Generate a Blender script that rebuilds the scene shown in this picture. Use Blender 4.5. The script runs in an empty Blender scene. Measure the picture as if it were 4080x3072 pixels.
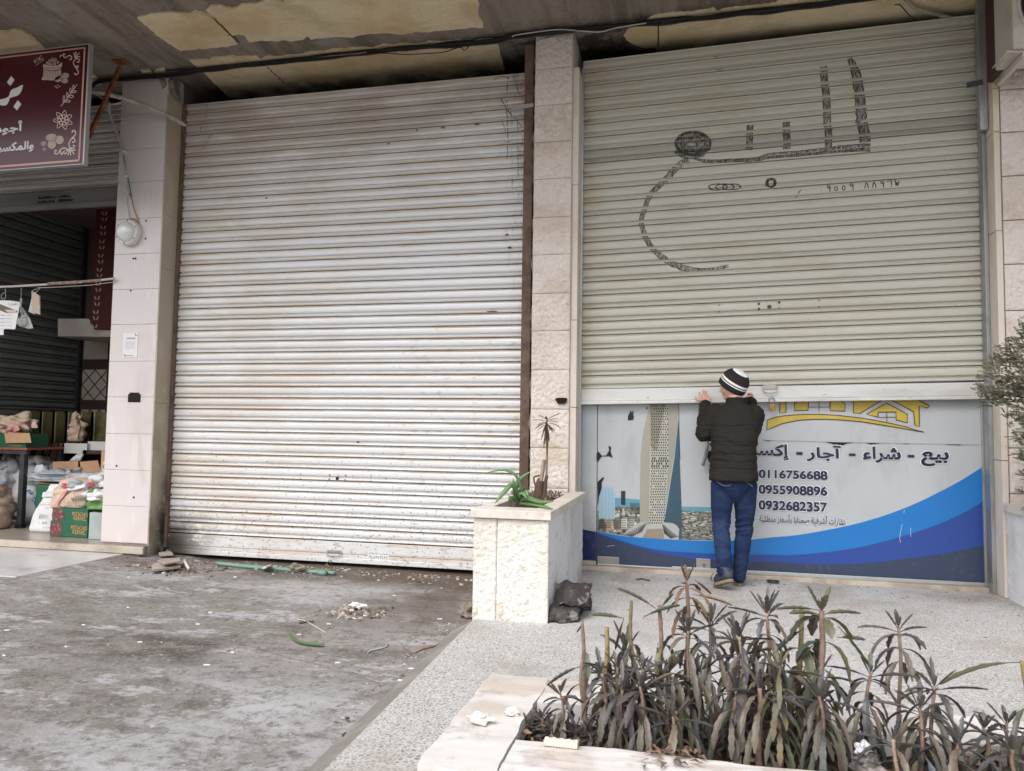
import bpy, bmesh, math, random, unicodedata
from mathutils import Vector, Matrix, noise, geometry
sc = bpy.context.scene
COL = sc.collection
R = math.radians
# ------------------------------------------------------------------ camera (solved from the photograph's lines)
ROT = ((0.974582921, 0.000548607, -0.224026404), (0.223546195, 0.063104604, 0.972648399), (0.0146706995, -0.998006768, 0.0613780300))
CAM = Vector((0, 0, 1.10))
FPX, PW, PH = 3000.0, 4080, 3072
cam = bpy.data.objects.new('camera', bpy.data.cameras.new('camera')); COL.objects.link(cam); sc.camera = cam
mw = Matrix.Identity(4)
for r in range(3):
    mw[r][0] = ROT[r][0]; mw[r][1] = -ROT[r][1]; mw[r][2] = -ROT[r][2]; mw[r][3] = CAM[r]
cam.matrix_world = mw
cam.data.sensor_width = 36; cam.data.lens = FPX / PW * 36; cam.data.clip_start = 0.05; cam.data.clip_end = 2000
cam.data.dof.use_dof = True; cam.data.dof.focus_distance = 6.0; cam.data.dof.aperture_fstop = 10
def at(px, py, y=None, z=None, x=None):
    """where the line of sight through a photograph pixel meets a wall plane (y), a level (z) or a side plane (x)"""
    d = Vector([ROT[r][0] * (px - PW / 2) + ROT[r][1] * (py - PH / 2) + ROT[r][2] * FPX for r in range(3)])
    if y is not None: t = (y - CAM.y) / d.y
    elif z is not None: t = (z - CAM.z) / d.z
    else: t = (x - CAM.x) / d.x
    return CAM + d * t
# ------------------------------------------------------------------ world, sun, exposure
SUN_EL, SUN_AZ = R(52), R(200)          # soft overcast sun high behind the photographer
w = bpy.data.worlds.new('World'); sc.world = w; w.use_nodes = True
nt = w.node_tree; bg = nt.nodes['Background']
sky = nt.nodes.new('ShaderNodeTexSky'); sky.sky_type = 'NISHITA'; sky.sun_disc = False
sky.sun_elevation = SUN_EL; sky.sun_rotation = SUN_AZ; sky.air_density = 1.0; sky.dust_density = 3.0; sky.ozone_density = 1.0
hs = nt.nodes.new('ShaderNodeHueSaturation'); hs.inputs['Saturation'].default_value = 0.42
nt.links.new(sky.outputs[0], hs.inputs['Color']); nt.links.new(hs.outputs[0], bg.inputs['Color'])
bg.inputs['Strength'].default_value = 0.13
sl = bpy.data.lights.new('sun', 'SUN'); sl.energy = 1.0; sl.angle = R(50); sl.color = (1.0, 0.985, 0.965)
sun = bpy.data.objects.new('sun', sl); COL.objects.link(sun)
sd = Vector((math.sin(SUN_AZ) * math.cos(SUN_EL), math.cos(SUN_AZ) * math.cos(SUN_EL), math.sin(SUN_EL)))
sun.rotation_euler = sd.to_track_quat('Z', 'Y').to_euler(); sun.location = (0, -6, 9)
sc.view_settings.view_transform = 'Standard'; sc.view_settings.look = 'None'; sc.view_settings.gamma = 1.0
sc.view_settings.exposure = 0.95
sc.cycles.max_bounces = 8; sc.cycles.diffuse_bounces = 4
try: sc.cycles.use_denoising = True
except Exception: pass
# ------------------------------------------------------------------ materials
def c(r, g=None, b=None):
    if g is None: g = b = r
    f = lambda v: (v / 255 / 12.92) if v / 255 <= 0.04045 else ((v / 255 + 0.055) / 1.055) ** 2.4
    return (f(r), f(g), f(b), 1)
MATS = {}
def mk(name, base, rough=0.6, metal=0.0, spec=0.5, layers=(), bump=(), island=None, coat=0.0, alpha=None, trans=0.0):
    """layers: (kind, scale, lo, hi, colour, factor, stretch, gradients); gradients: ((axis, from, to), ...) in metres"""
    m = bpy.data.materials.new(name); m.use_nodes = True; n = m.node_tree.nodes; L = m.node_tree.links
    p = n['Principled BSDF']; p.inputs['Roughness'].default_value = rough; p.inputs['Metallic'].default_value = metal
    p.inputs['Specular IOR Level'].default_value = spec; p.inputs['Coat Weight'].default_value = coat
    p.inputs['Coat Roughness'].default_value = 0.12
    p.inputs['Transmission Weight'].default_value = trans
    tc = n.new('ShaderNodeTexCoord'); co = tc.outputs['Object']
    sep = n.new('ShaderNodeSeparateXYZ'); L.new(co, sep.inputs[0])
    def vec(st):
        if not st: return co
        mp = n.new('ShaderNodeMapping'); mp.inputs['Scale'].default_value = st[:3]
        if len(st) > 3: mp.inputs['Location'].default_value = st[3:6]
        L.new(co, mp.inputs[0]); return mp.outputs[0]
    def tex(kind, scale, st):
        v = vec(st)
        if kind == 'noise' or kind == 'fine':
            t = n.new('ShaderNodeTexNoise'); t.inputs['Scale'].default_value = scale; t.inputs['Detail'].default_value = 6 if kind == 'noise' else 10
            t.inputs['Roughness'].default_value = 0.62 if kind == 'noise' else 0.75
            L.new(v, t.inputs['Vector']); return t.outputs['Fac']
        if kind == 'warp':
            t = n.new('ShaderNodeTexNoise'); t.inputs['Scale'].default_value = scale; t.inputs['Detail'].default_value = 8; t.inputs['Distortion'].default_value = 1.2
            L.new(v, t.inputs['Vector']); return t.outputs['Fac']
        if kind == 'cell':
            t = n.new('ShaderNodeTexVoronoi'); t.inputs['Scale'].default_value = scale; L.new(v, t.inputs['Vector']); return t.outputs['Distance']
        if kind == 'edge':
            t = n.new('ShaderNodeTexVoronoi'); t.feature = 'DISTANCE_TO_EDGE'; t.inputs['Scale'].default_value = scale
            L.new(v, t.inputs['Vector']); return t.outputs['Distance']
        if kind == 'crack':
            nz = n.new('ShaderNodeTexNoise'); nz.inputs['Scale'].default_value = scale * 3; nz.inputs['Detail'].default_value = 6; L.new(v, nz.inputs['Vector'])
            mx = n.new('ShaderNodeMix'); mx.data_type = 'RGBA'; mx.inputs[0].default_value = 0.22; L.new(v, mx.inputs[6]); L.new(nz.outputs['Color'], mx.inputs[7])
            t = n.new('ShaderNodeTexVoronoi'); t.feature = 'DISTANCE_TO_EDGE'; t.inputs['Scale'].default_value = scale
            L.new(mx.outputs[2], t.inputs['Vector']); return t.outputs['Distance']
        if kind == 'wave':
            t = n.new('ShaderNodeTexWave'); t.inputs['Scale'].default_value = scale; t.inputs['Distortion'].default_value = 1.5; t.inputs['Detail'].default_value = 3
            L.new(v, t.inputs['Vector']); return t.outputs['Fac']
        if kind == 'rand':
            t = n.new('ShaderNodeTexVoronoi'); t.inputs['Scale'].default_value = scale; L.new(v, t.inputs['Vector'])
            s = n.new('ShaderNodeSeparateColor'); L.new(t.outputs['Color'], s.inputs[0]); return s.outputs[0]
        if kind == 'grid':   # thin lines on a square grid: scale = spacing, lines in x and y
            res = None
            for ax in (0, 1):
                d = n.new('ShaderNodeMath'); d.operation = 'PINGPONG'; L.new(sep.outputs[ax], d.inputs[0]); d.inputs[1].default_value = scale / 2
                if res is None: res = d.outputs[0]
                else:
                    mm = n.new('ShaderNodeMath'); mm.operation = 'MINIMUM'; L.new(res, mm.inputs[0]); L.new(d.outputs[0], mm.inputs[1]); res = mm.outputs[0]
            return res
        if kind == 'phase':  # position within a slat, 0 at its top: scale = (top, pitch, tilt, x of the left end)
            a1 = n.new('ShaderNodeMath'); a1.operation = 'MULTIPLY_ADD'; L.new(sep.outputs[0], a1.inputs[0]); a1.inputs[1].default_value = scale[2]; a1.inputs[2].default_value = scale[0] - scale[2] * scale[3]
            a2 = n.new('ShaderNodeMath'); a2.operation = 'SUBTRACT'; L.new(a1.outputs[0], a2.inputs[0]); L.new(sep.outputs[2], a2.inputs[1])
            a3 = n.new('ShaderNodeMath'); a3.operation = 'DIVIDE'; L.new(a2.outputs[0], a3.inputs[0]); a3.inputs[1].default_value = scale[1]
            a4 = n.new('ShaderNodeMath'); a4.operation = 'FRACT'; L.new(a3.outputs[0], a4.inputs[0]); return a4.outputs[0]
        if kind == 'one':
            t = n.new('ShaderNodeValue'); t.outputs[0].default_value = 1; return t.outputs[0]
    def remap(sock, lo, hi):
        r = n.new('ShaderNodeMapRange'); r.interpolation_type = 'SMOOTHSTEP'; L.new(sock, r.inputs[0])
        if lo <= hi: r.inputs[1].default_value, r.inputs[2].default_value = lo, hi
        else: r.inputs[1].default_value, r.inputs[2].default_value, r.inputs[3].default_value, r.inputs[4].default_value = hi, lo, 1, 0
        return r.outputs[0]
    def mul(a, b):
        q = n.new('ShaderNodeMath'); q.operation = 'MULTIPLY'; L.new(a, q.inputs[0])
        if isinstance(b, (int, float)): q.inputs[1].default_value = b
        else: L.new(b, q.inputs[1])
        return q.outputs[0]
    cur = None
    rgb = n.new('ShaderNodeRGB'); rgb.outputs[0].default_value = base; cur = rgb.outputs[0]
    if island:
        g = n.new('ShaderNodeNewGeometry'); rp = n.new('ShaderNodeValToRGB'); L.new(g.outputs['Random Per Island'], rp.inputs[0])
        rp.color_ramp.elements[0].color = island[0]; rp.color_ramp.elements[1].color = island[-1]
        for i, q in enumerate(island[1:-1]):
            e = rp.color_ramp.elements.new((i + 1) / (len(island) - 1)); e.color = q
        cur = rp.outputs[0]
    for ly in layers:
        kind, scale, lo, hi, colr, fac = ly[:6]; st = ly[6] if len(ly) > 6 else None; gr = ly[7] if len(ly) > 7 else ()
        fsock = mul(remap(tex(kind, scale, st), lo, hi), fac)
        if len(ly) > 8: q_ = ly[8]; fsock = mul(fsock, remap(tex(q_[0], q_[1], q_[4] if len(q_) > 4 else None), q_[2], q_[3]))
        for (ax, a, b) in gr: fsock = mul(fsock, remap(sep.outputs['xyz'.index(ax)], a, b))
        mx = n.new('ShaderNodeMix'); mx.data_type = 'RGBA'; L.new(fsock, mx.inputs[0]); L.new(cur, mx.inputs[6]); mx.inputs[7].default_value = colr
        cur = mx.outputs[2]
    L.new(cur, p.inputs['Base Color'])
    nrm = None
    for bp in bump:
        kind, scale, strength, dist = bp[:4]; st = bp[4] if len(bp) > 4 else None
        b = n.new('ShaderNodeBump'); b.inputs['Strength'].default_value = strength; b.inputs['Distance'].default_value = dist
        L.new(tex(kind, scale, st), b.inputs['Height'])
        if nrm: L.new(nrm, b.inputs['Normal'])
        nrm = b.outputs[0]
    if nrm: L.new(nrm, p.inputs['Normal'])
    if alpha is not None:
        if isinstance(alpha, tuple): L.new(remap(tex(alpha[0], alpha[1], alpha[4] if len(alpha) > 4 else None), alpha[2], alpha[3]), p.inputs['Alpha'])
        else: p.inputs['Alpha'].default_value = alpha
    MATS[name] = m
    return m
# ------------------------------------------------------------------ mesh helpers
class MB:
    def __init__(s): s.v = []; s.f = []; s.m = []; s.cur = 0
    def add(s, vs, fs):
        o = len(s.v); s.v += [tuple(q) for q in vs]
        for f in fs: s.f.append([i + o for i in f]); s.m.append(s.cur)
        return s
    def box(s, x0, x1, y0, y1, z0, z1):
        return s.add([(x0, y0, z0), (x1, y0, z0), (x1, y1, z0), (x0, y1, z0), (x0, y0, z1), (x1, y0, z1), (x1, y1, z1), (x0, y1, z1)],
                     [(0, 3, 2, 1), (4, 5, 6, 7), (0, 1, 5, 4), (1, 2, 6, 5), (2, 3, 7, 6), (3, 0, 4, 7)])
    def obox(s, ctr, ax, ay, az, hx, hy, hz):
        ctr = Vector(ctr); ax, ay, az = Vector(ax) * hx, Vector(ay) * hy, Vector(az) * hz
        P = [ctr + ax * i + ay * j + az * k for k in (-1, 1) for (i, j) in ((-1, -1), (1, -1), (1, 1), (-1, 1))]
        return s.add(P, [(0, 3, 2, 1), (4, 5, 6, 7), (0, 1, 5, 4), (1, 2, 6, 5), (2, 3, 7, 6), (3, 0, 4, 7)])
    def bar(s, a, b, wd, ht, up=(0, 0, 1)):
        a, b = Vector(a), Vector(b); d = (b - a).normalized(); u = Vector(up); sx = d.cross(u).normalized(); u = sx.cross(d)
        return s.obox((a + b) / 2, d, sx, u, (b - a).length / 2, wd / 2, ht / 2)
    def tube(s, path, rad, n=8, cap=True):
        path = [Vector(q) for q in path]; N = len(path)
        if not isinstance(rad, (list, tuple)): rad = [rad] * N
        d0 = (path[1] - path[0]).normalized(); u = d0.orthogonal().normalized(); vs = []
        for i, q in enumerate(path):
            d = (path[min(i + 1, N - 1)] - path[max(i - 1, 0)]).normalized()
            u = (u - d * u.dot(d)).normalized(); w2 = d.cross(u)
            for k in range(n):
                a = 2 * math.pi * k / n; vs.append(q + (u * math.cos(a) + w2 * math.sin(a)) * rad[i])
        fs = [(i * n + k, i * n + (k + 1) % n, (i + 1) * n + (k + 1) % n, (i + 1) * n + k) for i in range(N - 1) for k in range(n)]
        if cap: fs += [tuple(range(n - 1, -1, -1)), tuple(range((N - 1) * n, N * n))]
        return s.add(vs, fs)
    def lathe(s, prof, ctr, axis=(0, 0, 1), n=24, sx=1, sy=1, ref=None):
        ax = Vector(axis).normalized(); u = (Vector(ref) - ax * Vector(ref).dot(ax)).normalized() if ref else ax.orthogonal().normalized(); v = ax.cross(u); vs = []
        for (r, h) in prof:
            for k in range(n):
                a = 2 * math.pi * k / n; vs.append(Vector(ctr) + ax * h + (u * math.cos(a) * sx + v * math.sin(a) * sy) * r)
        fs = [(i * n + k, i * n + (k + 1) % n, (i + 1) * n + (k + 1) % n, (i + 1) * n + k) for i in range(len(prof) - 1) for k in range(n)]
        return s.add(vs, fs)
    def grid(s, fn, nu, nv):
        vs = [fn(i / nu, j / nv) for j in range(nv + 1) for i in range(nu + 1)]
        fs = [(j * (nu + 1) + i, j * (nu + 1) + i + 1, (j + 1) * (nu + 1) + i + 1, (j + 1) * (nu + 1) + i) for j in range(nv) for i in range(nu)]
        return s.add(vs, fs)
    def poly(s, pts, holes=()):
        """fill a planar polygon (any shape) given as 3D points"""
        loops = [[Vector(q) for q in pts]] + [[Vector(q) for q in h] for h in holes]
        flat = [q for l in loops for q in l]
        tris = geometry.tessellate_polygon(loops)
        nrm = Vector((0, -1, 0)); fs = []
        for t in tris:
            fs.append(tuple(t))
        return s.add(flat, fs)
    def prism(s, pts, off):
        """polygon extruded by vector off"""
        o = len(s.v); n = len(pts); P = [Vector(q) for q in pts]; Q = [q + Vector(off) for q in P]
        tris = geometry.tessellate_polygon([P])
        fs = [tuple(t) for t in tris] + [tuple(i + n for i in reversed(t)) for t in tris] + [(i, (i + 1) % n, n + (i + 1) % n, n + i) for i in range(n)]
        return s.add(P + Q, fs)
    def ico(s, ctr, r, sub=2, sc3=(1, 1, 1), jit=0.0, seed=0):
        bm = bmesh.new(); bmesh.ops.create_icosphere(bm, subdivisions=sub, radius=1)
        vs = []
        for q in bm.verts:
            k = 1 + jit * noise.noise(q.co * 1.7 + Vector((seed * 3.1, seed, 0)))
            vs.append(Vector(ctr) + Vector((q.co.x * sc3[0], q.co.y * sc3[1], q.co.z * sc3[2])) * r * k)
        fs = [tuple(v.index for v in f.verts) for f in bm.faces]; bm.free()
        return s.add(vs, fs)
    def build(s, name, mat, parent=None, smooth=False, bevel=0, segs=2, fixn=True):
        me = bpy.data.meshes.new(name); me.from_pydata(s.v, [], s.f); me.update()
        mats = mat if isinstance(mat, (list, tuple)) else [mat]
        for q in mats: me.materials.append(MATS[q] if isinstance(q, str) else q)
        if len(mats) > 1: me.polygons.foreach_set('material_index', s.m)
        if fixn:
            bm = bmesh.new(); bm.from_mesh(me); bmesh.ops.recalc_face_normals(bm, faces=bm.faces); bm.to_mesh(me); bm.free()
        if smooth: me.polygons.foreach_set('use_smooth', [True] * len(me.polygons))
        o = bpy.data.objects.new(name, me); COL.objects.link(o)
        if parent: kid(o, parent)
        if bevel:
            b = o.modifiers.new('bevel', 'BEVEL'); b.width = bevel; b.segments = segs; b.limit_method = 'ANGLE'; b.angle_limit = R(40)
        return o
def kid(o, parent):
    o.parent = parent
    if not parent.parent: o.matrix_parent_inverse = Matrix.Translation(-parent.location)
def tag(o, label=None, cat=None, group=None, kind=None):
    if label: o['label'] = label
    if cat: o['category'] = cat
    if group: o['group'] = group
    if kind: o['kind'] = kind
    return o
def thing(name, label, cat, loc=(0, 0, 0), group=None):
    o = bpy.data.objects.new(name, None); COL.objects.link(o); o.location = loc; o.empty_display_size = 0.1
    return tag(o, label, cat, group)
def struct(o): o['kind'] = 'structure'; return o
def smoothpath(pts, per=6):
    pts = [Vector(q) for q in pts]; out = []
    for i in range(len(pts) - 1):
        p0, p1, p2, p3 = pts[max(i - 1, 0)], pts[i], pts[i + 1], pts[min(i + 2, len(pts) - 1)]
        for k in range(per):
            t = k / per
            out.append(0.5 * ((2 * p1) + (p2 - p0) * t + (2 * p0 - 5 * p1 + 4 * p2 - p3) * t * t + (3 * p1 - p0 - 3 * p2 + p3) * t ** 3))
    out.append(pts[-1]); return out
def ribbon(mb, path, wd, y=None, closed=False):
    """flat stroke of width wd (number or list) facing the street, in the plane y of its points"""
    P = [Vector(q) for q in path]; N = len(P); W = wd if isinstance(wd, (list, tuple)) else [wd] * N; vs = []
    for i in range(N):
        a = P[(i - 1) % N] if closed or i else P[i]; b = P[(i + 1) % N] if closed or i < N - 1 else P[i]
        d = (b - a).normalized() if (b - a).length > 1e-9 else Vector((1, 0, 0)); nn = Vector((-d.z, 0, d.x))
        vs += [P[i] + nn * W[i] / 2, P[i] - nn * W[i] / 2]
    M = N if closed else N - 1
    mb.add(vs, [(2 * i, 2 * i + 1, 2 * ((i + 1) % N) + 1, 2 * ((i + 1) % N)) for i in range(M)])
# lettering -------------------------------------------------------------------
FORMS = {}
for cp in range(0xFE70, 0xFEFD):
    d = unicodedata.decomposition(chr(cp)).split()
    if d and d[0] in ('<isolated>', '<final>', '<initial>', '<medial>'):
        FORMS.setdefault(''.join(chr(int(q, 16)) for q in d[1:]), {})[d[0][1:-1]] = chr(cp)
def shape(s):
    u = []; i = 0
    while i < len(s):
        if s[i] == '\u0644' and s[i:i + 2] in FORMS and len(s[i:i + 2]) == 2: u.append(s[i:i + 2]); i += 2
        else: u.append(s[i]); i += 1
    out = []
    for k, ch in enumerate(u):
        f = FORMS.get(ch)
        if not f: out.append(ch); continue
        pj = k > 0 and 'initial' in FORMS.get(u[k - 1], {}) and 'final' in f
        nj = k + 1 < len(u) and 'initial' in f and 'final' in FORMS.get(u[k + 1], {})
        out.append(f.get('medial' if pj and nj else 'final' if pj else 'initial' if nj else 'isolated', ch))
    return ''.join(reversed(out))
def text_polys(body, bold=0.0):
    cu = bpy.data.curves.new('lettering', 'FONT'); cu.body = body; cu.size = 1; cu.fill_mode = 'NONE'; cu.resolution_u = 4
    o = bpy.data.objects.new('lettering', cu); COL.objects.link(o)
    dg = bpy.context.evaluated_depsgraph_get(); me = bpy.data.meshes.new_from_object(o.evaluated_get(dg))
    adj = {}
    for e in me.edges:
        a, b = e.vertices; adj.setdefault(a, []).append(b); adj.setdefault(b, []).append(a)
    seen = set(); loops = []
    for e in me.edges:
        a, b = e.vertices
        if a in seen: continue
        lp = [a]; seen.add(a); prev, cur = a, b
        while cur != a and cur not in seen:
            lp.append(cur); seen.add(cur)
            nx = [q for q in adj[cur] if q != prev]
            if not nx: break
            prev, cur = cur, nx[0]
        pts = [Vector((me.vertices[q].co.x, me.vertices[q].co.y)) for q in lp]
        if len(pts) > 2: loops.append(pts)
    bpy.data.objects.remove(o); bpy.data.curves.remove(cu); bpy.data.meshes.remove(me)
    def area(l): return sum(l[i].x * l[(i + 1) % len(l)].y - l[(i + 1) % len(l)].x * l[i].y for i in range(len(l))) / 2
    def inside(q, l):
        r = False
        for i in range(len(l)):
            a, b = l[i], l[i - 1]
            if (a.y > q.y) != (b.y > q.y) and q.x < (b.x - a.x) * (q.y - a.y) / (b.y - a.y) + a.x: r = not r
        return r
    if not loops: return []
    big = max(loops, key=lambda l: abs(area(l))); sg = 1 if area(big) > 0 else -1
    if bold:      # thicken every stroke: push outlines out, counters in
        def fat(l):
            o2 = []
            for i in range(len(l)):
                a, q, b2 = l[i - 1], l[i], l[(i + 1) % len(l)]; n1 = (q - a); n2 = (b2 - q)
                n1 = n1.normalized() if n1.length else n2; n2 = n2.normalized() if n2.length else n1; t = n1 + n2
                t = t.normalized() if t.length > .3 else n1; o2.append(q + Vector((t.y, -t.x)) * sg * bold * .42)
            return o2
        loops = [fat(l) for l in loops]
    outs = [[l, []] for l in loops if area(l) * sg > 0]
    for h in loops:
        if area(h) * sg < 0:
            for o2 in sorted(outs, key=lambda q: abs(area(q[0]))):
                if inside(h[0], o2[0]): o2[1].append(h); break
    return outs
def lettering(mb, body, x0, x1, z0, z1, fn, arabic=False, bold=0.0, keep=False, step=0.00015):
    """fit text in the box x0..x1, z0..z1; fn(x, z, lift) gives the 3D point"""
    ps = text_polys(shape(body) if arabic else body, bold)
    if not ps: return
    xs = [q.x for p in ps for q in p[0]]; ys = [q.y for p in ps for q in p[0]]
    sx = (x1 - x0) / (max(xs) - min(xs)); sy = (z1 - z0) / (max(ys) - min(ys))
    if keep: sx = sy = min(sx, sy)
    for i, (o, hs2) in enumerate(ps):
        T = lambda q: fn(x0 + (q.x - min(xs)) * sx, z0 + (q.y - min(ys)) * sy, (i % 6) * step)
        flat = [q for l in [o] + hs2 for q in l]
        tr = geometry.tessellate_polygon([[Vector((q.x, q.y, 0)) for q in l] for l in [o] + hs2])
        mb.add([T(q) for q in flat], [tuple(t) for t in tr])
def fbm(q, s, oct=4): return noise.fractal(Vector(q) * s, 1.0, 2.0, oct)
rng = random.Random(7)
exec_sections = []
# ------------------------------------------------------------------ material list
mk('ground_concrete', c(130, 126, 121), 0.92, spec=0.2, layers=(
    ('noise', 0.9, 0.42, 0.62, c(147, 141, 138), 0.8), ('noise', 2.6, 0.50, 0.66, c(102, 95, 89), 0.7, (1, 1.8, 1)),
    ('noise', 1.7, 0.53, 0.66, c(104, 104, 91), 0.55, (1, 1.5, 1, 3, 1, 0)), ('noise', 0.9, 0.58, 0.66, c(82, 70, 64), 0.75, (1, 1.6, 1, 7, 4, 0)),
    ('fine', 1.5, 0.545, 0.585, c(178, 175, 178), 0.8, (0.8, 1.5, 1, 5.2, 9.1, 0)), ('fine', 4.2, 0.57, 0.63, c(171, 169, 169), 0.6, (0.8, 1.5, 1, 1.2, 3.1, 0)),
    ('fine', 0.9, 0.40, 0.58, c(178, 175, 176), 0.85, (0.6, 1.4, 1, 8, 8, 0), (('y', 4.45, 4.75), ('y', 5.55, 5.2))), ('fine', 1.6, 0.45, 0.53, c(170, 169, 169), 0.75, (1, 1.5, 1, 2, 8, 0), (('y', 3.55, 3.0), ('x', -2.7, -2.1))), ('fine', 2.2, 0.40, 0.55, c(76, 67, 61), 0.85, (1, 1.3, 1, 2, 3, 0), (('y', 3.2, 3.45), ('y', 3.95, 3.7), ('x', -2.3, -2.5), ('x', -3.4, -3.0))),
    ('fine', 20, 0.5, 0.64, c(82, 76, 70), 0.65), ('fine', 44, 0.5, 0.66, c(179, 175, 173), 0.5), ('fine', 8, 0.50, 0.66, c(96, 91, 85), 0.5, (1, 1.5, 1)), ('fine', 6, 0.60, 0.64, c(79, 72, 65), 0.45, (0.7, 1.6, 1, 9, 4, 4)),
    ('noise', 1.8, 0.36, 0.56, c(96, 82, 70), 0.75, (1, 1, 1, 2, 2, 2), (('y', 5.2, 5.75),)), ('noise', 1.8, 0.36, 0.56, c(93, 80, 70), 0.7, (1, 1, 1, 4, 2, 2), (('y', 4.0, 4.8), ('x', -2.6, -1.6))),
    ('crack', 0.55, 0.004, 0.0, c(76, 70, 65), 0.35)),
   bump=(('fine', 14, 0.6, 0.02), ('fine', 70, 0.45, 0.006)))
mk('terrazzo', c(166, 164, 161), 0.75, spec=0.3, layers=(
    ('rand', 58, 0.0, 1.0, c(123, 121, 119), 0.75), ('rand', 58, 0.70, 0.74, c(166, 156, 145), 0.75), ('rand', 58, 0.2, 0.17, c(104, 102, 102), 0.6),
    ('edge', 58, 0.14, 0.08, c(190, 188, 186), 1.0), ('noise', 1.6, 0.48, 0.66, c(149, 140, 131), 0.55), ('noise', 0.9, 0.52, 0.6, c(182, 181, 182), 0.4, (1, 1, 1, 4, 4, 4)),
    ('noise', 2.5, 0.46, 0.62, c(140, 128, 115), 0.6, None, (('y', 5.0, 6.0),)), ('grid', 0.4, 0.0040, 0.002, c(192, 189, 184), 0.45)),
   bump=(('fine', 80, 0.15, 0.003),))
mk('kerb_concrete', c(125, 121, 114), 0.9, layers=(('noise', 3, 0.45, 0.6, c(147, 142, 136), 0.7), ('fine', 25, 0.5, 0.7, c(79, 74, 67), 0.6)), bump=(('fine', 30, 0.5, 0.01),))
mk('marble_paving', c(198, 195, 196), 0.28, spec=0.5, layers=(('warp', 1.1, 0.5, 0.7, c(165, 161, 161), 0.6, (1, 2, 1)), ('noise', 5, 0.56, 0.66, c(154, 144, 134), 0.45), ('fine', 3, 0.6, 0.7, c(144, 137, 132), 0.5, (0.4, 2, 1))))
mk('shop_floor_tile', c(160, 148, 138), 0.25, spec=0.5, layers=(('noise', 2, 0.45, 0.65, c(130, 116, 104), 0.7), ('fine', 9, 0.55, 0.7, c(110, 98, 88), 0.5)))
mk('sill_marble', c(186, 174, 158), 0.55, layers=(('noise', 3, 0.45, 0.65, c(140, 126, 110), 0.7), ('fine', 20, 0.5, 0.7, c(208, 200, 186), 0.5)), bump=(('fine', 30, 0.2, 0.004),))
mk('rubble', c(150, 142, 132), 0.9, island=(c(170, 160, 150), c(120, 110, 100), c(190, 184, 176), c(96, 84, 72), c(110, 92, 78)), bump=(('fine', 60, 0.3, 0.003),))
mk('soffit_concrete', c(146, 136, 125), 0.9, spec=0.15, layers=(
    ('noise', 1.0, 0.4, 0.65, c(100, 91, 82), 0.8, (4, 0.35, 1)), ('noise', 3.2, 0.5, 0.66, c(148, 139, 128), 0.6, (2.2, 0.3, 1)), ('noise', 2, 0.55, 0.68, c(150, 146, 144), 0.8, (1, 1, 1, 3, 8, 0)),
    ('fine', 12, 0.52, 0.7, c(84, 74, 66), 0.55), ('noise', 2.2, 0.3, 0.6, c(34, 30, 27), 0.95, (0.9, 1, 1), (('y', 6.02, 6.4),)),  # dark band at the back: soot plus the recess's shade, painted in
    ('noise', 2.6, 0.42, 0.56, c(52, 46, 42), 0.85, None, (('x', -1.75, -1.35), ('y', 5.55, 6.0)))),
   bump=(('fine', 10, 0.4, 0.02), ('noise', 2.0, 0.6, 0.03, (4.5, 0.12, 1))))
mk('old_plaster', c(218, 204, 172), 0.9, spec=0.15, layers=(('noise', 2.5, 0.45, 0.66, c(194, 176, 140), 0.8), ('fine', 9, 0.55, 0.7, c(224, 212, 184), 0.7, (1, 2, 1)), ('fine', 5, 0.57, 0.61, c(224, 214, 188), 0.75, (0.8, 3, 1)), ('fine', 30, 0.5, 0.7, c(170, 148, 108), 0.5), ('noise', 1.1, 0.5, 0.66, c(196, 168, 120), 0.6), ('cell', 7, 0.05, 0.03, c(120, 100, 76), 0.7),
    ('noise', 3, 0.35, 0.6, c(60, 50, 40), 0.8, (1, 1, 1), (('y', 6.15, 6.45),)), ('cell', 3.3, 0.05, 0.02, c(96, 78, 56), 0.8)), bump=(('fine', 18, 0.3, 0.01),))  # plaster darkens at the back too: soot and painted shade of the recess
mk('plaster_edge', c(222, 210, 182), 0.9, layers=(('fine', 20, 0.45, 0.65, c(150, 138, 116), 0.8),))
mk('void', c(24, 21, 19), 0.95, spec=0.1)
PHL = (4.17, (4.17 - 0.13) / 39, 0, 0)
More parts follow.
